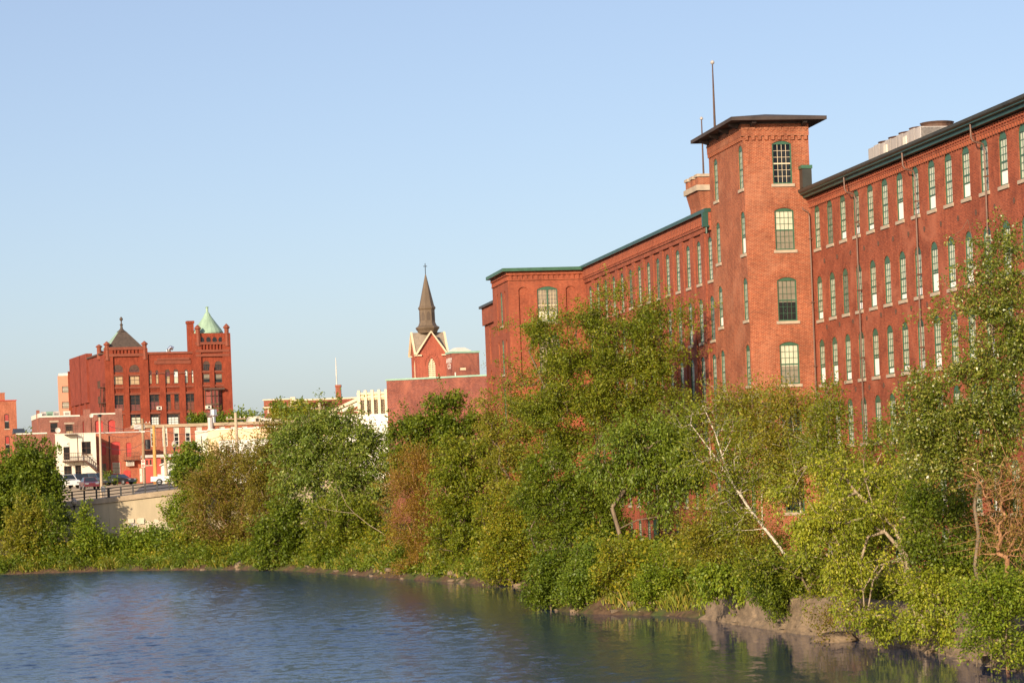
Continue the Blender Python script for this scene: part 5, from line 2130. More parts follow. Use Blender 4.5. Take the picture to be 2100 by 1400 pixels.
# the left face turns towards the street
ang = h.fr
pL = Frame((h.fr.o[0], h.fr.o[1], 0), R(14))
xx, zz = pL.on_y(400, 886)
wX, wY = pL.wor(xx, 0)
lx, ly = h.fr.loc(wX, wY)
mb.facade((lx, ly), (0, 0), 5, zz)
mb.facade((lx, ly + 12), (lx, ly), 5, zz)
mb.poly([(lx, ly, zz - 0.1), (0, 0, zz - 0.1), (0, 12, zz - .1), (lx, ly + 12, zz - .1)])
mb.build('left_wall', M['cream'], h.root)
mb = MB()
mb.obox((lx, ly), (0, 0), (0, math.hypot(lx, ly) - 0.002), -0.3, 0.1, zz + .002, zz + 0.2)
mb.box(0, W_, -0.1, 0.3, zt + .002, zt + 0.16)
mb.build('coping', M['white_trim'], h.root)
mb = MB()
mb.obox((lx, ly), (0, 0), (math.hypot(lx, ly) * 0.45, math.hypot(lx, ly) * 0.5), -0.02, 0.03, h.z(428, 912), h.z(428, 893))
mb.build('slot_window', M['dark'], h.root)

WHL = House(town_frame(452, 990, 288, -16, 8), 'long low white painted hall with paired slit windows behind the bank trees', name='white_hall')
h = WHL
zt = h.z(452, 902.5)
zt_r = h.z(600, 893)
W_ = 22.0
boxes = []
for q in ((462, 915, 466, 932), (469, 914.6, 472.4, 931.5), (474.5, 914, 477.5, 931), (474, 940, 477, 955), (479.5, 939.5, 482.5, 955), (490.5, 938, 493.5, 952.5), (496, 937, 500, 952), (503.5, 936, 507, 951)):
    a, b, zb, z1 = h.px(*q)
    boxes.append((a, b, zb, z1, 0, 0.16, 'round', False, dict(cols=1, rows=1, blind='dark', frame='white_trim', sash='white_trim', casing=0.03)))
mb = MB()
mb.facade((0, 0), (W_, 0), 5, zt, bands_from(boxes, 0))
shell(mb, W_, 9, 5, zt)
mb.build('wall', M['white'], h.root)
town_windows(h, boxes)
mb = MB()
mb.box(-.1, W_, -0.08, 0.3, zt + .002, zt + 0.14)
mb.build('coping', M['peach'], h.root)

# white building under the pilastered one
WL2 = House(town_frame(690, 960, 268, -8, 8), 'white rendered building with a grey upper band behind the pale willow', name='rendered_building')
h = WL2
W_ = h.x(830, 880)
zm_, zt = h.z(760, 872), h.z(760, 851)
mb = MB()
mb.facade((0, 0), (W_, 0), 4, zm_)
shell(mb, W_, 8, 4, zt)
mb.build('wall', M['white'], h.root)
mb = MB()
mb.facade((0, -0.05), (W_, -0.05), zm_ + .01, zt)
mb.box(0, W_, -0.05, 8, zt, zt + 0.1)
mb.build('upper_band', M['steel'], h.root)

# ------------------------------------------------------------------ cream pilastered front and its gable
CP = House(town_frame(735, 880, 310, -12, 8), 'cream building with white pilasters between four tall dark windows', name='pilastered_building')
h = CP
W_ = h.x(812, 830)
zt, zw1, zw0 = h.z(766, 804), h.z(766, 819), h.z(766, 851)
boxes = []
for a_, b_ in ((740.5, 747.5), (754, 761.5), (768, 775.5), (782, 789.5)):
    boxes.append((h.x(a_, 830), h.x(b_, 830), zw0, zw1, 0, 0.5, 'round', False, dict(cols=2, rows=3, frame='wood', sash='wood', blind='dark', casing=0.06)))
mb = MB()
mb.facade((0, 0), (W_, 0), 4, zt, bands_from(boxes, 0))
shell(mb, W_, 10, 4, zt)
mb.build('wall', M['buff'], h.root)
town_windows(h, boxes)
for px_ in (737.3, 750.8, 764.8, 778.8, 793):
    x = h.x(px_, 830)
    mb = MB()
    mb.box(x - 0.18, x + 0.18, -0.22, 0.02, zw0 - 1, zt + 0.3)
    mb.build('pilaster', M['cream_trim'], h.root)
mb = MB()
mb.box(0, W_, -0.12, 0.02, zw1 + 0.25, zw1 + 0.45)
mb.box(0, W_, -0.12, 0.02, zt - 0.25, zt - 0.02)
mb.build('cornice', M['cream_trim'], h.root)

GB = House(town_frame(675, 880, 318, -6, 8), 'cream gabled hall with a toothed cornice left of the pilastered building', name='gabled_hall')
h = GB
a0, z0_ = h.fr.on_y(692, 842)
a1, z1_ = h.fr.on_y(734, 822)
slope = (z1_ - z0_) / (a1 - a0)
xa, xb = h.x(676, 850), h.x(760, 850)
za = z0_ + slope * (xa - a0)
mb = MB()
mb.prism([(xa, 4), (xb, 4), (xb, z0_ + slope * (xb - a0)), (xa, za)], 0, 10, 0, 'y')
mb.build('wall', M['cream'], h.root)
mb = MB()
mb.prism([(xa - .3, za), (xb, z0_ + slope * (xb - a0)), (xb, z0_ + slope * (xb - a0) + 0.4), (xa - .3, za + 0.4)], -0.3, 10, 0, 'y')
mb.build('roof', M['cream_trim'], h.root)
mb = MB()
for i in range(16):
    x = a0 + (a1 - a0) * i / 14
    z = z0_ + slope * (x - a0) - 0.75
    mb.box(x - 0.08, x + 0.08, -0.12, 0.02, z - 0.15, z + 0.15)
    zl = h.z(715, 845.5)
    mb.box(x - 0.1, x + 0.1, -0.14, 0.02, zl - 0.12, zl + 0.12)
mb.build('dentils', M['brownstone'], h.root)

# ------------------------------------------------------------------ long far brick block with chimney and mast
FB = House(town_frame(543, 880, 500, -2, 8), 'long low distant brick block on the skyline with a square chimney')
h = FB
zt, zt2 = h.z(575, 820), h.z(680, 819)
W1, W2 = h.x(600, 840), h.x(760, 840)
boxes = []
for q in ((548, 836, 551.5, 846), (560, 838, 566, 850), (572, 837, 578, 849), (584, 836, 590, 848)):
    a, b, zb, z1 = h.px(*q)
    boxes.append((a, b, zb, z1, 0, 0.25, 'round', False, dict(cols=2, rows=2, frame='cream_trim', sash='cream_trim', blind='grey_blind', sill=True)))
mb = MB()
mb.facade((0, 0), (W1, 0), 5, zt, bands_from(boxes, 0))
mb.facade((W1, 0), (W2, 0), 5, zt2, uoff=W1)
mb.facade((0, 14), (0, 0), 5, zt)
mb.facade((W2, 14), (0, 14), 5, zt2)
mb.poly([(0, 0, zt - .4), (W2, 0, zt2 - .4), (W2, 14, zt2 - .4), (0, 14, zt - .4)])
mb.build('wall', M['brick_town'], h.root)
town_windows(h, boxes)
mb = MB()
mb.box(-.2, W1, -0.2, 0.3, zt + .002, zt + 0.25)
mb.box(W1, W2, -0.2, 0.3, zt2 + .002, zt2 + 0.3)
mb.box(-.2, W1, -0.14, 0.0, h.z(570, 833) - 0.3, h.z(570, 833))
x = h.x(600.5, 820)
mb.box(x - 0.5, x + 0.5, -0.3, 0.4, zt - 3, zt + 0.5)
mb.build('cornice', M['cream_trim'], h.root)
a, b = h.x(687.5, 810), h.x(698, 810)
zc_ = h.fr.on_y(693, 789.5)[1]
mb = MB()
mb.box(a, b, 1, 2.2, zt2 - 1, zc_)
mb.box(a - .08, b + .08, 0.92, 2.28, zc_ - 0.35, zc_ + 0.1)
mb.build('chimney', M['brick_town'], h.root)
X, Y = h.fr.wor((a + b) / 2 - 0.3, 1.5)
zt_m = h.fr.on_y(688, 733, 1.5)[1]
o = thing('radio_mast', 'slender white radio mast above the distant square chimney', 'mast', (X, Y, zc_), 0)
mb = MB()
mb.tube([(0, 0, 0), (0, 0, 2.0)], 0.14, 6, 0)
mb.build('base', M['steel'], o)
mb = MB()
mb.tube([(0, 0, 2.0), (0, 0, zt_m - zc_)], [0.13, 0.05], 6)
mb.build('rod', M['white_trim'], o)
# a shallow roof slope in front of it
FR = House(town_frame(600, 880, 470, -3, 8), 'brown low pitched roof house in front of the distant chimney block', name='low_house')
h = FR
xs_ = [h.x(p, 840) for p in (585, 655, 700, 745)]
zs_ = [h.z(600, 838), h.z(655, 822), h.z(700, 820.5), h.z(740, 819)]
zb_ = [h.z(600, 842), h.z(655, 829), h.z(700, 827.5), h.z(740, 826)]
mb = MB()
mb.prism(list(zip(xs_, zb_)) + [(xs_[-1], 4), (xs_[0], 4)], 0.5, 9, 0, 'y')
mb.build('wall', M['brick_town'], h.root)
mb = MB()
mb.prism(list(zip(xs_, zb_)) + list(zip(xs_, zs_))[::-1], 0, 9.4, 0, 'y')
mb.build('roof', M['brownstone'], h.root)
mb = MB()
mb.box(h.x(672, 838), h.x(700, 838), -0.05, 0.45, h.z(686, 841), h.z(686, 836))
mb.build('porch_roof', M['white_trim'], h.root)

# ------------------------------------------------------------------ church steeple
CH = House(town_frame(857, 790, 450, 13, 8), 'brick church steeple with steep white edged gables and a brown spire', cat='church', name='church_steeple')
h = CH
W_ = h.x(915.5, 740)
zE_ = h.z(887, 724.5)
zA_ = h.z(887, 680.5)
zb_ = 5
cx_ = W_ / 2
yb_, _ = h.fr.on_x(843.5, 740, 0)
Dp = W_
a, b, zb, z1 = h.px(880, 733, 897, 774)
a2, b2_, zb2, z12 = h.px(869, 716, 907, 790)
mb = MB()
for A_, B_ in (((0, 0), (W_, 0)), ((0, Dp), (0, 0)), ((W_, 0), (W_, Dp)), ((W_, Dp), (0, Dp))):
    mb.facade(A_, B_, zb_, zE_, [(zb, zE_ - 0.05, [(W_ / 2, b - a, zb, z1, (z1 - zb) * 0.4, 0.3, 'gothic', True)])], mb=1)
    dx, dy = (B_[0] - A_[0]) / W_, (B_[1] - A_[1]) / W_
    mb.poly([(A_[0], A_[1], zE_), (B_[0], B_[1], zE_), (A_[0] + dx * cx_, A_[1] + dy * cx_, zA_)])
mb.build('wall', [M['brick_church'], M['cream_trim']], h.root)
mb = MB()                                        # moulded arch round the belfry opening
for k in range(2):
    A_, B_ = (((0, 0), (W_, 0)), ((0, Dp), (0, 0)))[k]
    ap = arch_pts(W_ / 2, (b - a) * 1.9, zb + (z1 - zb) * 0.62, (z1 - zb) * 0.62, 'gothic', 12)
    for (u0, z0), (u1, z1__) in zip(ap[:-1], ap[1:]):
        mb.obox(A_, B_, (min(u0, u1) - 0.02, max(u0, u1) + 0.02), -0.02, 0.1, min(z0, z1__) - 0.06, max(z0, z1__) + 0.06)
mb.build('arch_mould', M['brick_church'], h.root)
for A_, B_ in (((0, 0), (W_, 0)), ((0, Dp), (0, 0))):
    mb = MB()
    for i in range(9):
        z = zb + (z1 - zb) * (i + 0.3) / 9.6
        hw_ = (b - a) / 2 * (0.95 if i < 6 else (0.8 if i == 6 else 0.5 if i == 7 else 0.3))
        mb.obox(A_, B_, (W_ / 2 - hw_, W_ / 2 - 0.06), -0.28, -0.08, z, z + 0.22)
        mb.obox(A_, B_, (W_ / 2 + 0.06, W_ / 2 + hw_), -0.28, -0.08, z, z + 0.22)
    mb.obox(A_, B_, (W_ / 2 - 0.06, W_ / 2 + 0.06), -0.28, -0.05, zb, z1 - 0.2)
    mb.build('louvres', M['cream_trim'], h.root)
mb = MB()                                        # cross-gabled roof, two ridges at one height
o_ = 0.45
for sgn in range(4):
    pass
c = (cx_, Dp / 2, zA_ + 0.08)
for A_, B_ in (((0, 0), (W_, 0)), ((0, Dp), (0, 0)), ((W_, 0), (W_, Dp)), ((W_, Dp), (0, Dp))):
    dx, dy = (B_[0] - A_[0]) / W_, (B_[1] - A_[1]) / W_
    n = (dy, -dx)
    top = (A_[0] + dx * cx_ + n[0] * o_, A_[1] + dy * cx_ + n[1] * o_, zA_ + 0.1)
    for P_, s_ in ((A_, -1), (B_, 1)):
        # valley runs from the tower corner to the middle
        low_ = (P_[0] + n[0] * o_ + dx * s_ * 0.12, P_[1] + n[1] * o_ + dy * s_ * 0.12, zE_ - 0.1)
        val = (P_[0], P_[1], zE_ - 0.02)
        mb.poly([top, low_, val, c])
mb.build('roof', M['shingle'], h.root)
mb = MB()                                        # white bargeboards
for A_, B_ in (((0, 0), (W_, 0)), ((0, Dp), (0, 0)), ((W_, 0), (W_, Dp))):
    dx, dy = (B_[0] - A_[0]) / W_, (B_[1] - A_[1]) / W_
    n = (dy, -dx)
    P = lambda u, d, z: (A_[0] + dx * u + n[0] * d, A_[1] + dy * u + n[1] * d, z)
    for s_ in (0, 1):
        u0 = -0.1 if s_ == 0 else W_ + 0.1
        for d0, d1 in ((o_, o_ + 0.08),):
            q = [(u0, zE_ - 0.3), (cx_, zA_ - 0.08), (cx_, zA_ + 0.22), (u0 - 0.25 * (1 if s_ == 0 else -1), zE_ - 0.1)]
            mb.poly([P(u, d1, z) for u, z in q])
            mb.poly([P(u, d0 - 0.3, z) for u, z in q])
            for i in range(4):
                (ua, za1), (ub, zb1) = q[i], q[(i + 1) % 4]
                mb.poly([P(ua, d0 - 0.3, za1), P(ua, d1, za1), P(ub, d1, zb1), P(ub, d0 - 0.3, zb1)])
    mb.obox(A_, B_, (-0.1, 0.9), -0.01, 0.35, zE_ - 0.42, zE_ - 0.2)
    mb.obox(A_, B_, (W_ - 0.9, W_ + 0.1), -0.01, 0.35, zE_ - 0.42, zE_ - 0.2)
mb.build('bargeboards', M['cream_trim'], h.root)
# spire: flared base, octagonal drum, needle
z = lambda py: h.fr.on_y(876, py, Dp / 2)[1]
k_ = (450 + Dp / 2) / F
mb = MB()
cc = (cx_, Dp / 2, 0)
prof = [(19.5 * k_, z(683)), (21.5 * k_, z(678)), (25 * k_, z(673.5)), (25.2 * k_, z(671.5)), (19.5 * k_, z(668)), (16.6 * k_, z(661)), (16.2 * k_, z(636)), (18.2 * k_, z(633)), (18.4 * k_, z(631)), (15.6 * k_, z(627)), (0.10, z(563))]
mb.lathe(cc, prof, 8, 0, R(22.5))
sp = mb.build('spire', M['spire'], h.root)
mb = MB()
for i in range(8):
    ph = R(45 * i)
    for q in (-1, 1):
        pass
    r0_, r1_ = 16.4 * k_ * math.cos(R(22.5)) + 0.03, 16.2 * k_ * math.cos(R(22.5)) + 0.03
    tx_, ty_ = -math.sin(ph), math.cos(ph)
    pts = [(-0.33, z(657)), (0.33, z(657)), (0.33, z(646)), (0.2, z(641.5)), (0, z(639.5)), (-0.2, z(641.5)), (-0.33, z(646))]
    mb.poly([(cx_ + math.cos(ph) * r0_ + tx_ * u, Dp / 2 + math.sin(ph) * r0_ + ty_ * u, zz) for u, zz in pts])
mb.build('panels', M['spire_panel'], sp)
mb = MB()
zc0, zc1, zcb = z(563), z(540), z(546)
mb.box(cx_ - 0.06, cx_ + 0.06, Dp / 2 - 0.06, Dp / 2 + 0.06, zc0 - 0.3, zc1)
mb.box(cx_ - 0.36, cx_ + 0.36, Dp / 2 - 0.05, Dp / 2 + 0.05, zcb - 0.06, zcb + 0.06)
mb.build('cross', M['iron'], sp)

# ------------------------------------------------------------------ plain brick wall building
PW = House(town_frame(797, 900, 240, -14, 8), 'plain windowless brick wall building with thin green coping below the steeple')
h = PW
zt = h.z(900, 775.5)
W_ = 24.0
mb = MB()
mb.facade((0, 0), (W_, 0), 3, zt)
shell(mb, W_, 12, 3, zt)
mb.build('wall', M['brick_wall'], h.root)
mb = MB()
mb.box(-.08, W_, -0.08, 0.3, zt + .002, zt + 0.16)
mb.build('coping', M['coping'], h.root)
X, Y = h.fr.wor(*[h.fr.on_y(934, 768, 1)[0], 1.0])
mb = MB()
mb.tube([(0, 0, -0.3), (0, 0, 0.55)], 0.07, 6)
o = thing('vent_pipe', 'short white vent pipe on the plain brick wall building', 'vent pipe', (X, Y, zt), 0)
mb.build('pipe', M['white_trim'], o)

# ------------------------------------------------------------------ brick warehouse with the painted name
AV = House(town_frame(929.5, 790, 335, 18, 8), 'small brick warehouse with white painted lettering on its flank')
h = AV
zt = h.z(955, 723.5)
W_ = h.x(983, 740)
yL, _ = h.fr.on_x(915, 740, 0)
Ld = yL
a, b, zb, z1 = h.px(942.5, 753, 956, 758.5)
mb = MB()
mb.facade((0, 0), (W_, 0), 4, zt, [(zb - .05, z1 + .05, [((a + b) / 2, b - a, zb, z1, 0, 0.12, 'round', True)])], mb=1)
mb.facade((0, Ld), (0, 0), 4, zt)
mb.facade((W_, 0), (W_, Ld), 4, zt)
mb.facade((W_, Ld), (0, Ld), 4, zt)
mb.poly([(0, 0, zt - .1), (W_, 0, zt - .1), (W_, Ld, zt - .1), (0, Ld, zt - .1)])
mb.build('wall', [M['brick_wall'], M['cream_trim']], h.root)
mb = MB()
mb.box(-.1, W_ + .1, -0.1, Ld + .1, zt + .002, zt + 0.26)
mb.build('coping', M['coping'], h.root)
z5, z6 = h.fr.on_x(923, 738, 0)[1], h.fr.on_x(923, 750, 0)[1]
for txt, zz, wd, hh in (('AVERY', z5, 0.92, 0.50), ('CO', z6, 0.5, 0.55)):
    me = mesh_from_text(txt, 1.0)
    xs_ = [v.co.x for v in me.vertices]
    ys_ = [v.co.y for v in me.vertices]
    sx_ = Ld * wd / (max(xs_) - min(xs_))
    sz_ = (h.fr.on_x(923, 729.5, 0)[1] - h.fr.on_x(923, 739.5, 0)[1]) / (max(ys_) - min(ys_))
    for v in me.vertices:
        x_, y_, z_ = v.co
        v.co = (-0.03 - z_ * 0.5, Ld / 2 - (x_ - (max(xs_) + min(xs_)) / 2) * sx_ - 0.0, zz - 0.4 + (y_ - min(ys_)) * sz_)
    me.materials.append(M['letter'])
    link('lettering', me, h.root)
a, zb = h.fr.on_y(933, 721, 2)
b, z1 = h.fr.on_y(966, 711, 2)
X, Y = h.fr.wor((a + b) / 2, 4.0)
o = thing('skylight', 'white sloped skylight hood on the lettered warehouse roof', 'skylight', (X, Y, zt + .26), h.fr.rot)
w_ = (b - a) / 2
hh = z1 - zt - 0.26
mb = MB()
bt = [(-w_, -2), (w_, -2), (w_, 2), (-w_, 2)]
tp_ = [(-w_ * .5, -1), (w_ * .5, -1), (w_ * .5, 1), (-w_ * .5, 1)]
for i in range(4):
    j = (i + 1) % 4
    mb.poly([(*bt[i], 0), (*bt[j], 0), (*bt[j], hh * .25), (*bt[i], hh * .25)])
    mb.poly([(*bt[i], hh * .25), (*bt[j], hh * .25), (*tp_[j], hh), (*tp_[i], hh)])
mb.poly([(*p, hh) for p in tp_])
mb.build('hood', M['white_trim'], o)

# ------------------------------------------------------------------ concrete river wall, railing
rw = thing('retaining_wall', 'tan concrete retaining wall with sloped cap under the black street railing', 'river wall', (WK[0], WK[1], 0), 0)
mb, cap = MB(), MB()
seg = [WZ, WA, WK, WB, WC]
for p, q in zip(seg[:-1], seg[1:]):
    L = math.hypot(q[0] - p[0], q[1] - p[1])
    n_ = 12
    dx, dy = (q[0] - p[0]) / L, (q[1] - p[1]) / L
    nx_, ny_ = dy, -dx
    for i in range(n_):
        t0_, t1_ = i / n_, (i + 1) / n_
        P = lambda t, d, z: (p[0] + (q[0] - p[0]) * t + nx_ * d - WK[0], p[1] + (q[1] - p[1]) * t + ny_ * d - WK[1], z)
        za_, zb_ = p[2] + (q[2] - p[2]) * t0_, p[2] + (q[2] - p[2]) * t1_
        u0_, u1_ = L * t0_, L * t1_
        for prof, tgt in (([(0.22, 1.0, 0), (0.0, -0.55, 1)], mb), ([(0.0, -0.55, 1), (0.0, -0.5, 1), (0.16, -0.5, 1), (0.0, 0.0, 1), (-2.2, 0.05, 1)], cap)):
            for (d0, o0, k0), (d1, o1, k1) in zip(prof[:-1], prof[1:]):
                zz = lambda o_, k__, zt__: (zt__ + o_) if k__ else o_ + 1.0
                tgt.poly([P(t0_, d0, zz(o0, k0, za_)), P(t1_, d0, zz(o0, k0, zb_)), P(t1_, d1, zz(o1, k1, zb_)), P(t0_, d1, zz(o1, k1, za_))])
mb.build('wall', M['concrete'], rw)
cap.build('cap', M['concrete_cap'], rw)
# cover-paint patches and a scrap of blue spray paint on it
fw2 = Frame((WK[0], WK[1], 0), math.atan2(WB[1] - WK[1], WB[0] - WK[0]))
mb = MB()
rr = random.Random(4)
for x0, y0, x1, y1 in ((262, 1063, 275, 1072), (280, 1062, 296, 1074), (297, 1068, 313, 1083), (313, 1064, 330, 1084), (328, 1067, 346, 1080), (271, 1074, 283, 1080)):
    a, z1 = fw2.on_y(x0, y0, -0.16)
    b, zb = fw2.on_y(x1, y1, -0.16)
    ox, oy = fw2.o[0] - WK[0], fw2.o[1] - WK[1]
    pts = []
    for k in range(14):
        t_ = 2 * math.pi * k / 14
        e = 1 + rr.uniform(-0.12, 0.06)
        u = (a + b) / 2 + (b - a) / 2 * max(-1, min(1, 1.3 * math.cos(t_))) * e
        zz = (zb + z1) / 2 + (z1 - zb) / 2 * max(-1, min(1, 1.3 * math.sin(t_))) * e
        pts.append((u * fw2.cx - (-0.24) * fw2.sx, u * fw2.sx + (-0.24) * fw2.cx, zz))
    mb.poly(pts)
mb.build('cover_paint', M['paint_patch'], rw)
mb = MB()
for k in range(5):
    a, zz = fw2.on_y(264.5 + k * 3.6, 1077 + (k % 2) * 0.8, -0.16)
    pts = [(a + 0.07 * math.sin(q * 1.9 + k), -0.26, zz + 0.22 - q * 0.1) for q in range(5)]
    mb.tube([(u * fw2.cx - d * fw2.sx, u * fw2.sx + d * fw2.cx, z) for u, d, z in pts], 0.035, 4)
mb.build('spray_paint', M['blue_paint'], rw)

rl = thing('railing', 'black steel railing along the top of the concrete river wall', 'railing', (WK[0], WK[1], WK[2]), 0)
mbr = MB()
for p, q in zip(seg[:-1], seg[1:]):
    L = math.hypot(q[0] - p[0], q[1] - p[1])
    n_ = max(2, int(L / 1.22))
    for i in range(n_ + 1):
        t_ = i / n_
        x, y, z = [p[k] + (q[k] - p[k]) * t_ for k in range(3)]
        big = 0.12 if i == 0 and p is WK else 0.075
        if not (i == 0 and p is not WZ and p is not WK):
            pm = MB()
            pm.box(x - big - WK[0], x + big - WK[0], y + 0.35 - big - WK[1], y + 0.35 + big - WK[1], z - WK[2], z - WK[2] + 1.02)
            pm.build('post', M['iron'], rl)
    dx, dy = (q[0] - p[0]) / L, (q[1] - p[1]) / L
    for hz in (0.32, 0.66, 0.97):
        mbr.tube([(p[0] - WK[0], p[1] + 0.35 - WK[1], p[2] - WK[2] + hz), (q[0] - WK[0], q[1] + 0.35 - WK[1], q[2] - WK[2] + hz)], 0.05, 6)
mbr.build('rails', M['iron'], rl)


# ------------------------------------------------------------------ street lamps, poles, wires, signs
def street_lamp(label, px, ytop, ybot, Y):
    x, y, zt = at(px, ytop, Y)
    zg = at(px, ybot, Y)[2]
    o = thing('street_lamp', label, 'street lamp', (x, y, zg), 0, 'globe street lamps by the river wall')
    H_ = zt - zg
    mb = MB()
    mb.lathe((0, 0, 0), [(0.22, 0), (0.22, 0.35), (0.13, 0.55), (0.09, 0.9), (0.08, H_ - 1.0), (0.13, H_ - 0.95), (0.16, H_ - 0.85), (0.10, H_ - 0.8)], 10)
    mb.build('post', M['iron'], o)
    mb = MB()
    mb.lathe((0, 0, H_ - 0.8), [(0.12, 0), (0.27, 0.16), (0.30, 0.35), (0.24, 0.55), (0.10, 0.68), (0.03, 0.8)], 12)
    mb.build('globe', M['lamp_glass'], o, smooth=True)


street_lamp('black lamp post with frosted globe standing low in front of the concrete wall', 151.5, 1019, 1078, 243)
street_lamp('black lamp post with frosted globe behind the railing near the white pickup', 357, 902, 997, 262)


def pole(label, px, ytop, ybot, Y, r, mat, extra=None):
    x, y, zt = at(px[0], ytop, Y)
    xb, _, zb = at(px[1], ybot, Y)
    zg = min(zb, h1(xb, Y))
    o = thing('utility_pole', label, 'utility pole', (xb, y, zg), 0)
    mb = MB()
    mb.tube([(0, 0, 0), (x - xb, 0, zt - zg)], [r * 1.15, r * 0.85], 10)
    mb.build('shaft', mat, o)
    if extra: extra(o, x - xb, zt - zg)
    return (x, y, zt)


def crossarm(o, dx, H_):
    mb = MB()
    mb.box(dx - 1.1, dx + 1.1, -0.08, 0.06, H_ - 0.75, H_ - 0.62)
    mb.build('crossarm', M['wood'], o)
    mb = MB()
    for k in (-0.95, -0.5, 0.5, 0.95): mb.lathe((dx + k, 0, H_ - 0.62), [(0.05, 0), (0.07, 0.1), (0.04, 0.2)], 6)
    mb.build('insulators', M['steel'], o)


def transformer(o, dx, H_):
    crossarm(o, dx, H_)
    mb = MB()
    mb.lathe((dx + 0.6, -0.1, H_ - 4.2), [(0.3, 0), (0.36, 0.05), (0.36, 1.25), (0.30, 1.35)], 12)
    mb.build('transformer', M['iron'], o)


def lamp_arm(o, dx, H_):
    mb = MB()
    mb.tube([(dx, 0, H_ - 1.0), (dx - 0.7, 0, H_ - 0.7), (dx - 1.3, 0, H_ - 0.75)], 0.04, 6)
    mb.tube([(dx - 1.2, 0, H_ - 0.78), (dx - 1.75, 0, H_ - 0.8)], [0.14, 0.08], 8)
    mb.build('lamp_arm', M['steel'], o)


def signbox(o, dx, H_):
    mb = MB()
    mb.lathe((dx, 0, H_ - 0.25), [(0.2, 0), (0.24, 0.1), (0.2, 0.3)], 8)
    mb.build('cap', M['iron'], o)


T1 = pole('thin tan utility pole with a dark cap in front of the white house', (204, 208.5), 850, 1012, 262, 0.13, M['wood_grey'], signbox)
T2 = pole('brown utility pole carrying a black transformer beside the red shed', (292, 296), 858, 990, 330, 0.2, M['wood'], transformer)
T3 = pole('fresh orange utility pole with a lamp arm in front of the long brick row', (315.5, 318.5), 872, 990, 322, 0.23, M['wood_new'], lamp_arm)
T4 = pole('pale weathered utility pole just right of the orange pole', (336, 341.5), 872, 985, 316, 0.2, M['wood_grey'])
T5 = pole('tall pale utility pole standing before the white hall', (483, 488), 846, 960, 270, 0.19, M['wood_grey'], crossarm)
T6 = pole('leaning grey utility pole in front of the gabled hall', (655, 656.5), 826, 880, 300, 0.2, M['wood_grey'], crossarm)

cab = [((T2, T3), 0.4, 'black cables'), ((T3, T4), 0.2, ''), ((T4, T5), 1.0, ''), ((T2, T1), 0.8, ''), ((T5, T6), 1.4, '')]
lbls = ['thin black cables between the transformer pole and the orange pole', 'thin black cables between the orange pole and the pale weathered pole', 'thin black cables sagging from the pale weathered pole to the tall hall pole',
        'thin black cables running from the transformer pole to the capped pole', 'thin black cables from the tall pole by the white hall to the leaning pole']
for ((p, q), sag, _), lb in zip(cab, lbls):
    o = thing('overhead_cables', lb, 'cables', tuple(p), 0)
    for k, off in enumerate((-0.7, -1.7, -3.2)):
        mb = MB()
        pts = []
        for i in range(13):
            t_ = i / 12
            pts.append((((q[0] - p[0]) * t_), (q[1] - p[1]) * t_ + 0.1 * k, (q[2] - p[2]) * t_ + off - sag * 4 * t_ * (1 - t_)))
        mb.tube(pts, 0.022, 4)
        mb.build('cable', M['iron'], o)

# signs
x, y, z = at(293.5, 950, 322)
zg = h1(x, y)
o = thing('road_sign', 'white sign post plate with two red prohibition discs by the grey door', 'road sign', (x, y, zg), R(4))
mb = MB()
mb.tube([(0, 0, 0), (0, 0, z - zg + 0.55)], 0.035, 6)
mb.build('post', M['steel'], o)
mb = MB()
mb.box(-0.24, 0.24, -0.06, -0.035, z - zg - 0.52, z - zg + 0.52)
pl = mb.build('plate', M['white_trim'], o)
mb = MB()
for zz in (0.28, -0.28):
    mb.poly([(0.2 * math.cos(2 * math.pi * k / 16), -0.064, z - zg + zz + 0.2 * math.sin(2 * math.pi * k / 16)) for k in range(16)])
mb.build('disc', M['red_paint'], pl)
mb = MB()
for zz in (0.28, -0.28): mb.box(-0.12, 0.12, -0.07, -0.065, z - zg + zz - 0.035, z - zg + zz + 0.035)
mb.build('bar', M['white_trim'], pl)
x, y, z = at(207.5, 1002, 252)
zg = h1(x, y + 2)
o = thing('notice_board', 'blank white square notice panel on two posts behind the railing', 'notice', (x, y + 1.2, zg), R(3))
mb = MB()
mb.box(-0.22, 0.22, -0.03, 0.03, z - zg - 0.26, z - zg + 0.26)
mb.build('panel', M['white_trim'], o)
for k in (-0.15, 0.15):
    mb = MB()
    mb.tube([(k, 0.05, 0), (k, 0.05, z - zg + 0.2)], 0.03, 6)
    mb.build('post', M['steel'], o)


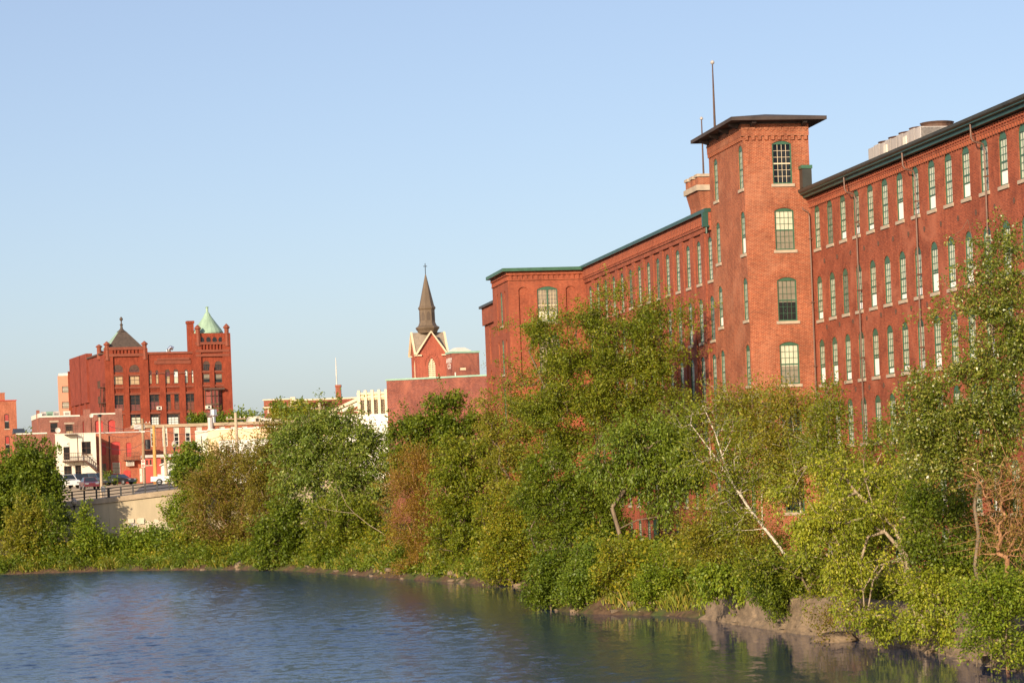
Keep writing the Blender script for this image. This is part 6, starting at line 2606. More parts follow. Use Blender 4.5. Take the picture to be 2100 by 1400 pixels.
# ------------------------------------------------------------------ cars
def car(label, cat, px, py, Y, deg, paint, kind='sedan', name='parked_car'):
    x, y, z = at(px, py, Y)
    zg = h1(x, y)
    o = thing(name, label, cat, (x, y, zg + 0.03), R(deg))
    L, Wd = (4.6, 1.78) if kind == 'sedan' else ((4.8, 1.9) if kind == 'suv' else (5.5, 1.95))
    if kind == 'sedan':
        body = [(-2.3, 0.35), (-2.28, 0.78), (-1.5, 0.92), (1.2, 0.95), (2.2, 0.9), (2.3, 0.6), (2.28, 0.35)]
        cabp = [(-1.25, 0.92), (-0.45, 1.42), (0.75, 1.44), (1.65, 0.93)]
    elif kind == 'suv':
        body = [(-2.4, 0.4), (-2.38, 0.95), (-1.4, 1.08), (2.25, 1.1), (2.38, 0.9), (2.38, 0.4)]
        cabp = [(-1.3, 1.06), (-0.6, 1.72), (1.95, 1.74), (2.3, 1.08)]
    else:
        body = [(-2.75, 0.45), (-2.72, 0.95), (-1.5, 1.05), (2.72, 1.05), (2.75, 0.5), (2.72, 0.45)]
        cabp = [(-1.35, 1.04), (-0.75, 1.75), (0.45, 1.77), (0.7, 1.04)]
    hw = Wd / 2
    mb = MB()
    inset = lambda p, d: [(a, b) for a, b in p]
    for s_, y0, y1 in ((1, -hw, hw),):
        mb.prism(body, y0 + 0.06, y1 - 0.06, 0, 'y')
        mid_ = [(a * 0.985, 0.35 + (b - 0.35) * 0.9 + 0.02) for a, b in body]
        mb.prism(mid_, y0, y1, 0, 'y')
    # tapering cabin
    A_ = [(a, -hw + (0.08 if b < 1.2 else 0.26), b) for a, b in cabp]
    B_ = [(a, -y_, b) for a, y_, b in A_]
    n = len(A_)
    for i in range(n):
        j = (i + 1) % n
        mb.poly([A_[i], A_[j], B_[j], B_[i]])
    mb.poly(A_); mb.poly(B_[::-1])
    if kind == 'pickup':
        mb.box(0.75, 2.7, -hw + 0.12, hw - 0.12, 1.052, 1.06)
    bd = mb.build('body', M[paint], o)
    gl = MB()                                        # windows stand just proud of the cabin
    def lerp(p, q, t): return tuple(p[k] + (q[k] - p[k]) * t for k in range(3))
    def panel(a, b, c, d, e=0.012):
        cen = [(a[k] + b[k] + c[k] + d[k]) / 4 for k in range(3)]
        pts = [lerp(p, cen, 0.12) for p in (a, b, c, d)]
        u, w_ = Vector(b) - Vector(a), Vector(d) - Vector(a)
        n_ = u.cross(w_).normalized()
        if n_.dot(Vector(cen) - Vector((0, 0, 1.2))) < 0: n_ = -n_
        gl.poly([tuple(Vector(p) + n_ * e) for p in pts])
    for S_ in (A_, B_):
        m0, m1 = lerp(S_[0], S_[3], 0.5), lerp(S_[1], S_[2], 0.5)
        panel(S_[0], m0, m1, S_[1]); panel(m0, S_[3], S_[2], m1)
    panel(A_[0], B_[0], B_[1], A_[1]); panel(A_[3], B_[3], B_[2], A_[2])
    gl.build('windows', M['car_glass'], o)
    for wx in (-L * 0.31, L * 0.31):
        for s_ in (-1, 1):
            R_ = 0.34 if kind == 'sedan' else 0.39
            t_ = MB()
            t_.tube([(wx, s_ * (hw - 0.2), R_), (wx, s_ * (hw + 0.02), R_)], R_, 18)
            w_ = t_.build('wheel', M['tyre'], o)
            t_ = MB()
            t_.tube([(wx, s_ * (hw + 0.005), R_), (wx, s_ * (hw + 0.035), R_)], [R_ * 0.62, R_ * 0.5], 14)
            t_.build('rim', M['shiny'], w_)
    for s_ in (-1, 1):
        t_ = MB()
        t_.box(-L / 2 - 0.02, -L / 2 + 0.08, s_ * (hw - 0.3) - 0.2, s_ * (hw - 0.3) + 0.2, 0.62, 0.78)
        t_.build('headlight', M['shiny'], o)
        t_ = MB()
        t_.box(L / 2 - 0.1, L / 2 + 0.005, s_ * (hw - 0.22) - 0.14, s_ * (hw - 0.22) + 0.14, 0.7, 0.88)
        t_.build('tail_light', M['red_paint'], o)
    return o


def paintmat(name, col):
    m, nt, b = new_mat(name)
    v = coords(nt)
    nt.links.new(ramp(nt, noise(nt, v, 2.0, 3), [(0.3, [c * 0.85 for c in col]), (0.7, col)]), b.inputs['Base Color'])
    setp(b, Roughness=0.3)
    if 'Coat Weight' in b.inputs: b.inputs['Coat Weight'].default_value = 0.5
    return m


M['car_white'] = paintmat('white_car_paint', (0.75, 0.73, 0.7))
M['car_black'] = paintmat('black_car_paint', (0.015, 0.015, 0.018))
M['car_maroon'] = paintmat('maroon_car_paint', (0.11, 0.02, 0.025))
M['car_blue'] = paintmat('slate_car_paint', (0.04, 0.06, 0.09))
M['car_glass'] = paintmat('tinted_car_glass', (0.02, 0.025, 0.03))
M['tyre'] = plain('tyre_rubber', (0.02, 0.02, 0.02), 0.8, 0.2)
car('white pickup truck with empty bed parked behind the street railing', 'pickup truck', 356, 998, 300, 188, 'car_white', 'pickup', 'pickup_truck')
o = car('white van with red lettering on its door half behind the left tree', 'van', 138, 1007, 300, 118, 'car_white', 'suv', 'parked_van')
mb = MB()
mb.box(0.1, 0.9, -0.975, -0.955, 0.62, 0.92)
mb.build('door_lettering', M['red_paint'], o)
mb = MB()
mb.box(0.1, 0.9, 0.955, 0.975, 0.62, 0.92)
mb.build('door_lettering', M['red_paint'], o)
car('black sport utility car in front of the white house', 'car', 166, 1001, 318, 112, 'car_black', 'suv')
car('dark maroon sedan nearest the railing, with blue roof sheen', 'car', 184, 1012, 285, 108, 'car_maroon')
car('black sedan parked beside the brick house with the red door', 'car', 244, 993, 328, 150, 'car_black')
car('slate blue car parked behind the black sport utility car', 'car', 198, 990, 326, 140, 'car_blue', 'suv')

# ================================================================== trees, bushes and bank growth
LM = {}
LM['maple'] = leafmat('maple_leaf', (0.058, 0.086, 0.009), (0.096, 0.126, 0.013), (0.15, 0.16, 0.025))
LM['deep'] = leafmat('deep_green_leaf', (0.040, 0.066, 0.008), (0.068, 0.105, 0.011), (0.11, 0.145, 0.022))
LM['ash'] = leafmat('ash_leaf', (0.050, 0.085, 0.010), (0.086, 0.132, 0.016), (0.13, 0.17, 0.03), spec=0.5)
LM['olive'] = leafmat('olive_leaf', (0.075, 0.090, 0.012), (0.118, 0.128, 0.018), (0.18, 0.165, 0.035))
LM['elder'] = leafmat('box_elder_leaf', (0.090, 0.125, 0.014), (0.150, 0.185, 0.024), (0.24, 0.25, 0.05))
LM['yellow'] = leafmat('yellow_green_leaf', (0.075, 0.105, 0.012), (0.125, 0.145, 0.016), (0.20, 0.17, 0.02))
LM['fresh'] = leafmat('fresh_green_leaf', (0.062, 0.105, 0.011), (0.105, 0.15, 0.017), (0.16, 0.19, 0.03))
LM['willow'] = leafmat('grey_green_leaf', (0.055, 0.090, 0.017), (0.092, 0.138, 0.028), (0.16, 0.19, 0.06), spec=0.5)
LM['rust'] = leafmat('rusty_bud', (0.105, 0.070, 0.014), (0.150, 0.100, 0.018), (0.15, 0.14, 0.03))
LM['bronze'] = leafmat('bronze_bud', (0.075, 0.066, 0.013), (0.10, 0.092, 0.016), (0.105, 0.13, 0.025))
LM['pear'] = leafmat('glossy_pear_leaf', (0.055, 0.085, 0.014), (0.10, 0.13, 0.024), (0.22, 0.22, 0.10), spec=0.7, rough=0.35)
LM['tan'] = leafmat('tan_catkin', (0.17, 0.105, 0.048), (0.14, 0.115, 0.034), (0.09, 0.12, 0.02))
LM['grass'] = leafmat('grass_blade', (0.070, 0.10, 0.016), (0.13, 0.15, 0.03), (0.26, 0.2, 0.08))
B_, BP, BB_, BT = M['bark'], M['bark_pale'], M['bark_birch'], M['bark_tan']

# --- far bank, left
tree('maple_tree', 'big dense deep green maple at the left frame edge, its dome above the parked van', (58, 1165), 241,
     [(66, 945, 42, 42), (62, 990, 62, 55), (8, 985, 50, 50), (96, 1005, 26, 46), (60, 1055, 75, 65), (-20, 1050, 60, 80), (100, 1065, 24, 50), (5, 1105, 70, 60)], LM['deep'], B_, 0.30, 3.4, 44, twig=0.75, spread=0.32)
tree('sapling', 'olive yellow young tree standing in front of the big left maple', (62, 1172), 226,
     [(62, 1075, 30, 60), (40, 1120, 42, 48), (80, 1130, 30, 40)], LM['olive'], B_, 0.26, 4.5, 36, r0=0.09)
tree('sapling', 'slim green tree with visible forked trunk left of the low lamp post', (113, 1172), 225,
     [(104, 1070, 20, 46), (98, 1120, 32, 35), (118, 1130, 18, 28)], LM['deep'], B_, 0.26, 4.5, 36, r0=0.10, stems=[[(113, 1172), (110, 1148), (106, 1120), (104, 1080)], [(110, 1148), (119, 1132)]])
tree('sapling', 'pale fresh green pointed sapling in front of the concrete wall', (187, 1170), 226,
     [(171, 1070, 11, 24), (178, 1095, 22, 24), (186, 1120, 32, 28), (168, 1140, 34, 26), (205, 1145, 28, 22)], LM['fresh'], B_, 0.24, 5.0, 34, r0=0.08)
for lb, px, bl, lm_ in (('rounded bright green bush at the left end of the hedge below the concrete wall', 232, [(228, 1128, 26, 24), (240, 1150, 30, 22)], 'deep'),
                        ('tall domed bright green bush in the middle of the hedge under the wall', 292, [(286, 1108, 34, 24), (292, 1135, 46, 30), (270, 1150, 34, 18)], 'fresh'),
                        ('broad green leafy bush right of the domed bush under the wall', 345, [(340, 1108, 38, 24), (348, 1135, 44, 32)], 'ash'),
                        ('dark draping bush at the right end of the hedge under the wall', 402, [(398, 1100, 28, 28), (405, 1135, 30, 32)], 'ash')):
    tree('bush', lb, (px, 1166), 226, bl, LM[lm_], B_, 0.26, 5.5, 44, r0=0.07, cat='bush', spread=0.3, twig=0.6)
tree('street_tree', 'small leafy tree behind the railing in front of the peach flank', (402, 1010), 250,
     [(402, 928, 28, 20), (385, 955, 32, 28), (418, 958, 24, 30), (398, 990, 36, 24), (372, 985, 18, 18)], LM['ash'], B_, 0.28, 4.2, 44, r0=0.13, stems=[[(402, 1012), (402, 985), (401, 950)]], z0=7.0)
tree('bush', 'light green leafy shrub climbing the wall under the small street tree', (372, 1100), 240,
     [(372, 1050, 24, 34), (390, 1030, 20, 22), (350, 1065, 14, 14)], LM['fresh'], B_, 0.24, 4.5, 38, cat='bush', r0=0.07)
tree('budding_tree', 'wide bronze brown budding tree with bare twigs right of the concrete wall', (500, 1168), 224,
     [(470, 950, 55, 40), (430, 1010, 55, 45), (505, 980, 60, 60), (440, 1070, 60, 50), (510, 1060, 60, 60), (470, 1120, 60, 40)], LM['bronze'], M['bark_tan'], 0.17, 4.6, 40, ragged=0.26, spread=0.26, twig=1.1, minr=0.014,
     stems=[[(500, 1168), (495, 1080), (500, 1010), (478, 990)], [(500, 1010), (540, 950)]], r0=0.2)
tree('tall_shrub', 'tall brown tinged tree rising in front of the white hall', (560, 1165), 214,
     [(560, 905, 30, 40), (545, 950, 45, 45), (595, 905, 28, 35), (580, 960, 40, 55), (545, 1010, 40, 50)], LM['bronze'], B_, 0.19, 4.6, 40, spread=0.26, r0=0.14)
tree('willow_tree', 'tall grey green willow with pale leaning limbs in front of the gabled hall', (775, 1120), 204,
     [(640, 868, 42, 34), (690, 858, 36, 26), (600, 905, 34, 34), (655, 915, 60, 45), (725, 905, 42, 42), (765, 925, 36, 44), (625, 965, 55, 50), (700, 985, 60, 60), (760, 995, 40, 50)],
     LM['willow'], BP, 0.23, 4.2, 40, gap=0.06, ragged=0.26, twig=1.1, droop=0.5, spread=0.28, r0=0.22,
     stems=[[(775, 1120), (758, 1030), (735, 965), (712, 920), (690, 880)], [(770, 1090), (735, 1020), (705, 985), (660, 950)], [(705, 985), (690, 950), (672, 930)]])
tree('bush', 'bright green undergrowth bush below the willow, left half', (600, 1168), 206,
     [(600, 1060, 55, 45), (560, 1105, 46, 44), (620, 1120, 60, 42), (585, 1150, 60, 18)], LM['deep'], B_, 0.24, 5.2, 42, cat='bush', r0=0.1)
tree('bush', 'mid green tangled bush below the willow, right half', (710, 1170), 198,
     [(690, 1080, 55, 45), (740, 1080, 45, 55), (700, 1130, 60, 36), (765, 1130, 34, 40)], LM['maple'], B_, 0.22, 5.0, 40, cat='bush', r0=0.1)
tree('birch_snag', 'bare white birch limbs leaning left out of the bushes under the willow', (800, 1112), 189,
     [(690, 1030, 14, 14, 0, .5), (662, 1040, 12, 10, 0, .5)], LM['willow'], BP, 0.2, 3, 10, r0=0.042, minr=0.010, twig=1.2,
     stems=[[(800, 1112), (785, 1093), (757, 1076), (727, 1052), (711, 1035), (700, 1012), (676, 996)], [(711, 1035), (698, 1005), (696, 994)], [(727, 1052), (690, 1048), (655, 1041), (650, 1032)]], z0=0.6)
tree('ash_tree', 'deep green round headed ash in front of the plain brick wall', (885, 1150), 192,
     [(915, 845, 38, 40), (868, 868, 44, 36), (826, 905, 36, 40), (945, 890, 38, 44), (895, 925, 60, 44), (838, 955, 36, 34)], LM['deep'], B_, 0.24, 4.2, 44, r0=0.2)
tree('rust_shrub', 'tall rust brown fine twigged shrub overhanging the water', (856, 1182), 178,
     [(862, 955, 44, 34), (838, 1005, 40, 46), (880, 1020, 40, 46), (842, 1075, 44, 50), (870, 1125, 44, 40), (850, 1160, 40, 20)], LM['rust'], M['bark_tan'], 0.14, 6.0, 46, ragged=0.28, spread=0.22, twig=0.9, aspect=0.35, r0=0.14, minr=0.011)
tree('bank_tree', 'broad yellow green tree right of the rust brown shrub', (955, 1185), 172,
     [(960, 935, 50, 42), (925, 985, 40, 45), (985, 990, 50, 50), (935, 1050, 46, 50), (985, 1070, 55, 50), (930, 1115, 50, 40), (985, 1135, 50, 36), (955, 1165, 46, 20)], LM['maple'], B_, 0.20, 5.6, 44, r0=0.2)
tree('bank_tree', 'yellow tinged tree left of the big maple with thin upper branches', (1045, 1175), 166,
     [(1035, 890, 46, 46), (1075, 850, 40, 40), (1000, 850, 30, 40, 0, .5), (1050, 950, 50, 44), (1075, 1010, 45, 50)], LM['olive'], B_, 0.19, 5.0, 40, r0=0.18)
tree('bank_tree', 'low yellow green tree leaning over the water below the yellow tinged tree', (1050, 1190), 159,
     [(1035, 1050, 44, 46), (1075, 1085, 46, 46), (1035, 1120, 46, 40), (1075, 1150, 46, 34), (1030, 1170, 34, 22)], LM['yellow'], B_, 0.19, 5.6, 42, r0=0.14)

# --- the big maple before the wing
tree('maple_tree', 'huge olive green maple with spiky open top hiding the mill wing', (1215, 1140), 149,
     [(1265, 615, 34, 32, 0, .55), (1222, 618, 20, 30, 0, .5), (1330, 640, 46, 30, 0, .7), (1385, 640, 30, 28, 0, .7), (1200, 672, 62, 36), (1110, 668, 44, 26, 0, .6), (1060, 650, 26, 16, 0, .5), (1290, 690, 80, 46), (1372, 690, 40, 44),
      (1150, 715, 62, 36), (1090, 700, 34, 20, 0, .7), (1240, 750, 90, 56), (1340, 770, 66, 66), (1155, 780, 74, 50), (1060, 790, 46, 30, 0, .8), (1220, 840, 92, 62), (1110, 850, 66, 50), (1320, 850, 70, 46), (1145, 905, 70, 40), (1395, 790, 26, 40, 0, .7)],
     LM['maple'], B_, 0.17, 6.4, 48, r0=0.26, twig=1.2, spread=0.2, shell=0.5, gap=0.12, ragged=0.25, clump=0.34,
     stems=[[(1215, 1140), (1212, 1075), (1206, 1020), (1218, 960), (1235, 890), (1245, 800), (1262, 700), (1268, 640)], [(1206, 1020), (1168, 970), (1140, 900), (1120, 800), (1085, 720)], [(1262, 1045), (1235, 1010), (1205, 985), (1165, 968)],
            [(1235, 890), (1290, 820), (1330, 740), (1360, 670)], [(1245, 800), (1200, 740), (1180, 690)], [(1218, 960), (1290, 930), (1330, 880)]])
tree('ash_tree', 'bright green drooping ash at the foot of the big maple, right side', (1300, 1145), 137,
     [(1290, 905, 50, 36), (1355, 890, 46, 40), (1400, 855, 24, 26, 0, .7), (1245, 955, 44, 36), (1315, 960, 60, 42), (1390, 935, 46, 46), (1345, 1005, 40, 30), (1362, 1050, 14, 34), (1420, 985, 30, 40)],
     LM['ash'], B_, 0.24, 5.0, 44, gap=0.08, aspect=0.42, droop=0.75, up=0.2, r0=0.18, twig=0.9, stems=[[(1285, 1150), (1268, 1085), (1255, 1040), (1300, 980), (1330, 920)]])
tree('maple_tree', 'shaded deep green maple beneath the left side of the big maple', (1180, 1150), 147,
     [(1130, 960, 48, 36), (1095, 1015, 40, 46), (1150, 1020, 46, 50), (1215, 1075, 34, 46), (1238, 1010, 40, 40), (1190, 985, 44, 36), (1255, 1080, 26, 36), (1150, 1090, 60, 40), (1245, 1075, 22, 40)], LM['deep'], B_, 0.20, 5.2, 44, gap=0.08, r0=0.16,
     stems=[[(1180, 1150), (1150, 1060), (1130, 1000)], [(1100, 1130), (1085, 1090), (1100, 1060), (1120, 1035)]])

# --- bushes on the spit
for lb, px, Y, bl, lm_ in (('dark green rounded bush at the left tip of the spit over the water', 1130, 128, [(1120, 1185, 36, 34), (1150, 1215, 36, 26), (1095, 1222, 16, 14), (1160, 1165, 40, 36)], 'deep'),
                           ('grey green mid bush on the spit between the dark and the bright bush', 1205, 125, [(1205, 1150, 36, 34), (1195, 1195, 44, 36), (1215, 1222, 40, 22)], 'ash'),
                           ('brightest yellow green bush on the spit below the ground floor windows', 1268, 123, [(1265, 1128, 30, 24), (1275, 1160, 44, 34), (1262, 1200, 46, 34)], 'yellow'),
                           ('pointed green bush right of the bright bush on the spit', 1348, 121, [(1352, 1158, 16, 24), (1338, 1185, 38, 26), (1345, 1215, 40, 22), (1385, 1200, 16, 22)], 'fresh')):
    tree('bush', lb, (px, 1248), Y, bl, LM[lm_], B_, 0.17, 9.5, 46, r0=0.06, cat='bush', spread=0.2, twig=0.5)

# --- birches before the tower
tree('birch_tree', 'leaning white trunked birch forked towards the left before the square tower', (1628, 1168), 107,
     [(1436, 850, 34, 40, 0, .7), (1410, 880, 26, 30, 0, .6), (1475, 880, 36, 46, 0, .7), (1445, 935, 40, 40), (1500, 930, 34, 40, 0, .7), (1480, 1000, 46, 46), (1540, 1000, 34, 40, 0, .6), (1520, 1060, 40, 34, 0, .7)],
     LM['maple'], BB_, 0.15, 5.0, 34, gap=0.12, r0=0.07, minr=0.006, stems=[[(1628, 1168), (1601, 1124), (1568, 1083), (1538, 1045), (1517, 1012), (1494, 976), (1457, 923), (1416, 869)], [(1494, 976), (1481, 934), (1465, 882), (1441, 831)]], z0=1.4)
tree('birch_tree', 'thin pale stemmed birch standing before the left corner of the tower', (1565, 1130), 124,
     [(1505, 815, 34, 26, 0, .8), (1545, 800, 24, 20, 0, .6), (1535, 850, 46, 36), (1500, 880, 34, 36, 0, .7), (1560, 900, 46, 46, 0, .8), (1590, 970, 46, 46)], LM['olive'], BB_, 0.15, 7.5, 38, r0=0.045,
     stems=[[(1565, 1130), (1562, 1000), (1540, 900), (1528, 850), (1518, 815)]])
tree('birch_tree', 'airy birch with two thin pale stems before the middle of the tower', (1645, 1130), 122,
     [(1600, 835, 40, 28, 0, .8), (1650, 830, 32, 28, 0, .8), (1625, 870, 52, 40), (1580, 915, 40, 40, 0, .8), (1650, 930, 50, 46), (1615, 985, 50, 46)], LM['olive'], BB_, 0.15, 7.5, 38, r0=0.045,
     stems=[[(1645, 1130), (1640, 1000), (1632, 945), (1612, 880), (1600, 850)], [(1640, 1000), (1630, 900), (1622, 840)]])
tree('birch_tree', 'upright slender birch at the tower right edge before the downpipe', (1706, 1130), 116,
     [(1702, 815, 20, 24, 0, .8), (1725, 830, 16, 18, 0, .7), (1700, 860, 30, 34, 0, .9), (1690, 910, 40, 40), (1720, 960, 40, 46)], LM['maple'], BB_, 0.15, 7.0, 36, r0=0.042,
     stems=[[(1706, 1130), (1705, 960), (1704, 880), (1702, 815)]])
tree('bush', 'brown tinged thicket behind the leaning birch trunk', (1490, 1170), 117,
     [(1455, 1060, 40, 36, 0, .7), (1500, 1095, 50, 36), (1445, 1115, 40, 34), (1550, 1120, 46, 36), (1500, 1150, 60, 26)], LM['olive'], B_, 0.15, 7.0, 40, cat='bush', r0=0.08)

# --- box elder and the growth that hangs over the old wall
tree('box_elder', 'wide yellow green box elder with arching bare limbs over the river wall', (1912, 1338), 91.5,
     [(1700, 975, 52, 36), (1640, 1010, 50, 42), (1760, 975, 40, 36, 0, .8), (1640, 1065, 40, 42), (1690, 1050, 60, 50), (1780, 1050, 44, 44, 0, .6), (1662, 1125, 48, 42), (1730, 1130, 56, 46), (1840, 985, 36, 34, 0, .8), (1855, 1050, 34, 40, 0, .6),
      (1760, 1195, 44, 30, 0, .7), (1800, 1150, 46, 36, 0, .6), (1840, 1210, 40, 34, 0, .7), (1800, 1265, 46, 30, 0, .7), (1860, 1280, 36, 24, 0, .8), (1745, 1250, 24, 20, -1.0, .7)],
     LM['elder'], BP, 0.14, 9.0, 48, gap=0.10, r0=0.125, droop=0.7, twig=0.8, spread=0.17, minr=0.007, shell=0.6,
     stems=[[(1912, 1338), (1902, 1312), (1890, 1281), (1879, 1258), (1868, 1210), (1858, 1140), (1835, 1080), (1792, 1044), (1756, 1010), (1734, 980), (1708, 958), (1690, 955), (1657, 954)], [(1756, 1010), (1790, 965), (1808, 928)], [(1792, 1044), (1775, 985), (1770, 940)],
            [(1858, 1140), (1815, 1090), (1780, 1100), (1765, 1150)], [(1868, 1210), (1850, 1150), (1820, 1150), (1790, 1190), (1780, 1250)], [(1835, 1080), (1850, 1060), (1865, 1062), (1885, 1110)], [(1858, 1140), (1800, 1160), (1770, 1210), (1775, 1290)]], z0=0.35)
tree('box_elder', 'low yellow green box elder shoots draped over the wall below the arching limbs', (1950, 1345), 88.5,
     [(1905, 1215, 44, 40), (1890, 1265, 40, 30), (1945, 1260, 36, 40), (1960, 1190, 40, 40)], LM['elder'], BP, 0.15, 11.0, 42, r0=0.08, droop=0.7, twig=0.55, spread=0.16, z0=0.5)
tree('hanging_shrub', 'dark glossy round leaved shrub hanging down the old river wall', (1605, 1235), 104.5,
     [(1595, 1165, 46, 30), (1570, 1195, 40, 34), (1605, 1215, 46, 34), (1640, 1195, 40, 36), (1625, 1240, 30, 20)], LM['deep'], B_, 0.13, 12, 46, r0=0.05, cat='shrub', droop=0.9, spread=0.15, twig=0.5, z0=1.5)
tree('hanging_shrub', 'light green big leaved sumac hanging over the left end of the old wall', (1500, 1190), 110.5,
     [(1490, 1185, 34, 22), (1470, 1205, 22, 16), (1515, 1200, 26, 26), (1450, 1175, 26, 16)], LM['fresh'], B_, 0.2, 9, 34, r0=0.05, cat='shrub', droop=1.0, spread=0.16, twig=0.5, z0=1.5)
tree('bush', 'olive bush between the sumac and the box elder above the old wall', (1660, 1210), 103,
     [(1560, 1150, 46, 30), (1640, 1150, 50, 34), (1700, 1180, 44, 36), (1690, 1225, 30, 30, -0.5, .8)], LM['maple'], B_, 0.15, 8.5, 42, cat='bush', r0=0.07, spread=0.18, z0=1.5)
tree('bush', 'brown twiggy bush leaning to the water above the flat boulder', (1745, 1255), 97.5,
     [(1735, 1210, 30, 34, 0, .8), (1715, 1262, 34, 22, -0.8, .8), (1765, 1270, 30, 20, -0.8, .6)], LM['bronze'], M['bark_tan'], 0.12, 10, 28, cat='bush', r0=0.05, spread=0.15, droop=0.7, z0=1.3)

tree('bank_tree', 'mid green rounded tree filling the gap behind the box elder before the mill', (1800, 1160), 100,
     [(1830, 900, 40, 34, 0, .7), (1795, 990, 50, 46, 0, .8), (1850, 960, 46, 46), (1760, 1080, 50, 44), (1840, 1060, 50, 50), (1800, 1130, 60, 40)], LM['maple'], B_, 0.15, 7.5, 40, r0=0.1, spread=0.18)
tree('bank_tree', 'yellow green tree under the pear tree behind the tan twigged shrub', (2010, 1190), 92,
     [(1990, 980, 40, 40, 0, .6), (2050, 1010, 50, 44, 0, .6), (1990, 1080, 40, 50, 0, .8), (2080, 1090, 40, 50, 0, .8), (2030, 1150, 60, 40)], LM['olive'], B_, 0.14, 7.5, 38, r0=0.1, spread=0.18)
# --- right edge
tree('pear_tree', 'tall sparse glossy leaved pear tree at the right frame edge before the mill windows', (2012, 1230), 84,
     [(2050, 500, 46, 34, 0, .42), (1990, 460, 46, 26, 0, .14), (2085, 560, 40, 50, 0, .6), (2010, 560, 46, 40, 0, .3), (1960, 600, 40, 34, 0, .16), (2045, 630, 60, 50, 0, .6), (2090, 700, 40, 60, 0, .8), (1985, 690, 50, 40, 0, .35), (1925, 640, 40, 26, 0, .12),
      (2020, 750, 66, 50, 0, .6), (1930, 790, 60, 36, 0, .5), (1880, 830, 44, 30, 0, .6), (1980, 850, 76, 46, 0, .75), (1900, 880, 60, 40, 0, .8), (2060, 850, 50, 60, 0, .8), (1945, 930, 66, 44), (1880, 930, 36, 34), (2030, 930, 50, 40, 0, .8)],
     LM['pear'], B_, 0.13, 16.0, 34, r0=0.065, twig=0.6, spread=0.15, shell=0.7, minr=0.005,
     stems=[[(2012, 1230), (1999, 1160), (2007, 1095), (1998, 1040), (2008, 980), (2020, 860), (2030, 740), (2040, 620), (2050, 510)], [(2008, 980), (1960, 900), (1900, 840)], [(2030, 740), (1990, 660), (1950, 600), (1930, 560)], [(2020, 860), (2070, 760), (2090, 640)], [(2040, 620), (2000, 520), (1985, 450)]])
tree('bank_tree', 'deep green shaded tree inside the thicket between box elder and pear tree', (1925, 1240), 89,
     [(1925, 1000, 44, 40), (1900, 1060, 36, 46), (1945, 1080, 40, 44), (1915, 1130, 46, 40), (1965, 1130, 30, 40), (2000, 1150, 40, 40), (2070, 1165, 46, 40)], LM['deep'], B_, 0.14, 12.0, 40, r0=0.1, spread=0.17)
tree('twiggy_shrub', 'tan reddish bare twigged shrub at the right frame edge below the pear tree', (2062, 1230), 81,
     [(2040, 945, 50, 34), (2080, 985, 34, 44), (2020, 1000, 36, 36), (2060, 1050, 50, 46), (2020, 1090, 36, 34, 0, .8), (2085, 1110, 30, 50), (2050, 1130, 36, 26)], LM['tan'], BT, 0.10, 10, 22, r0=0.09, minr=0.011, twig=0.9, spread=0.16, aspect=0.3, bare=0.2)
tree('bush', 'bright fine leaved bush at the lower right corner over the water', (2062, 1352), 79.5,
     [(2055, 1205, 44, 40), (2085, 1250, 40, 46), (2025, 1250, 36, 40), (2060, 1295, 44, 36), (2085, 1330, 30, 30), (1995, 1225, 24, 24), (2010, 1290, 26, 26), (1985, 1305, 30, 26, -0.6)], LM['fresh'], B_, 0.13, 9, 40, gap=0.14, ragged=0.26, cat='bush', r0=0.06, spread=0.15, twig=0.45, z0=1.2)

# --- trees in the town
for lb, px, py, Y, bl, lm_ in (('dark green tree top behind the long brick row left of the flue', 400, 860, 410, [(405, 862, 16, 8), (418, 866, 16, 8)], 'deep'),
                               ('green tree crown right of the flue behind the long brick row', 455, 862, 412, [(450, 858, 14, 8), (465, 862, 16, 8), (490, 858, 26, 9), (515, 858, 12, 6)], 'ash'),
                               ('dark bluish pine top on the skyline by the distant brick block', 532, 860, 440, [(524, 848, 6, 6), (532, 850, 5, 8)], 'deep'),
                               ('green pointed tree before the distant brick block', 574, 870, 430, [(562, 845, 8, 12), (574, 838, 4, 14), (575, 852, 12, 12)], 'deep'),
                               ('broad light green crown before the distant brick block', 612, 872, 380, [(610, 840, 26, 12), (595, 852, 30, 12), (640, 850, 24, 14), (610, 866, 40, 12)], 'yellow')):
    tree('town_tree', lb, (px, py + 14), Y, bl, LM[lm_], B_, 0.42, 2.4, 40, r0=0.2, twig=1.0, spread=0.4)
tree('climbing_shrub', 'leafy green creeper on the foot of the capped utility pole', (214, 1002), 300,
     [(214, 985, 13, 12), (206, 992, 10, 8)], LM['deep'], B_, 0.24, 6, 40, cat='shrub', r0=0.05)
tree('clipped_bush', 'little round clipped bush beside the red door', (276, 990), 343, [(276, 986, 3.6, 4)], LM['deep'], B_, 0.16, 12, 40, cat='bush', r0=0.03, twig=0.2, spread=0.14)
tree('bare_sapling', 'thin nearly bare sapling on the skyline left of the stair block', (1000, 800), 215, [(998, 735, 12, 24, 0, .5), (1010, 770, 10, 16, 0, .6)], LM['olive'], B_, 0.13, 4, 8, r0=0.05, minr=0.012)

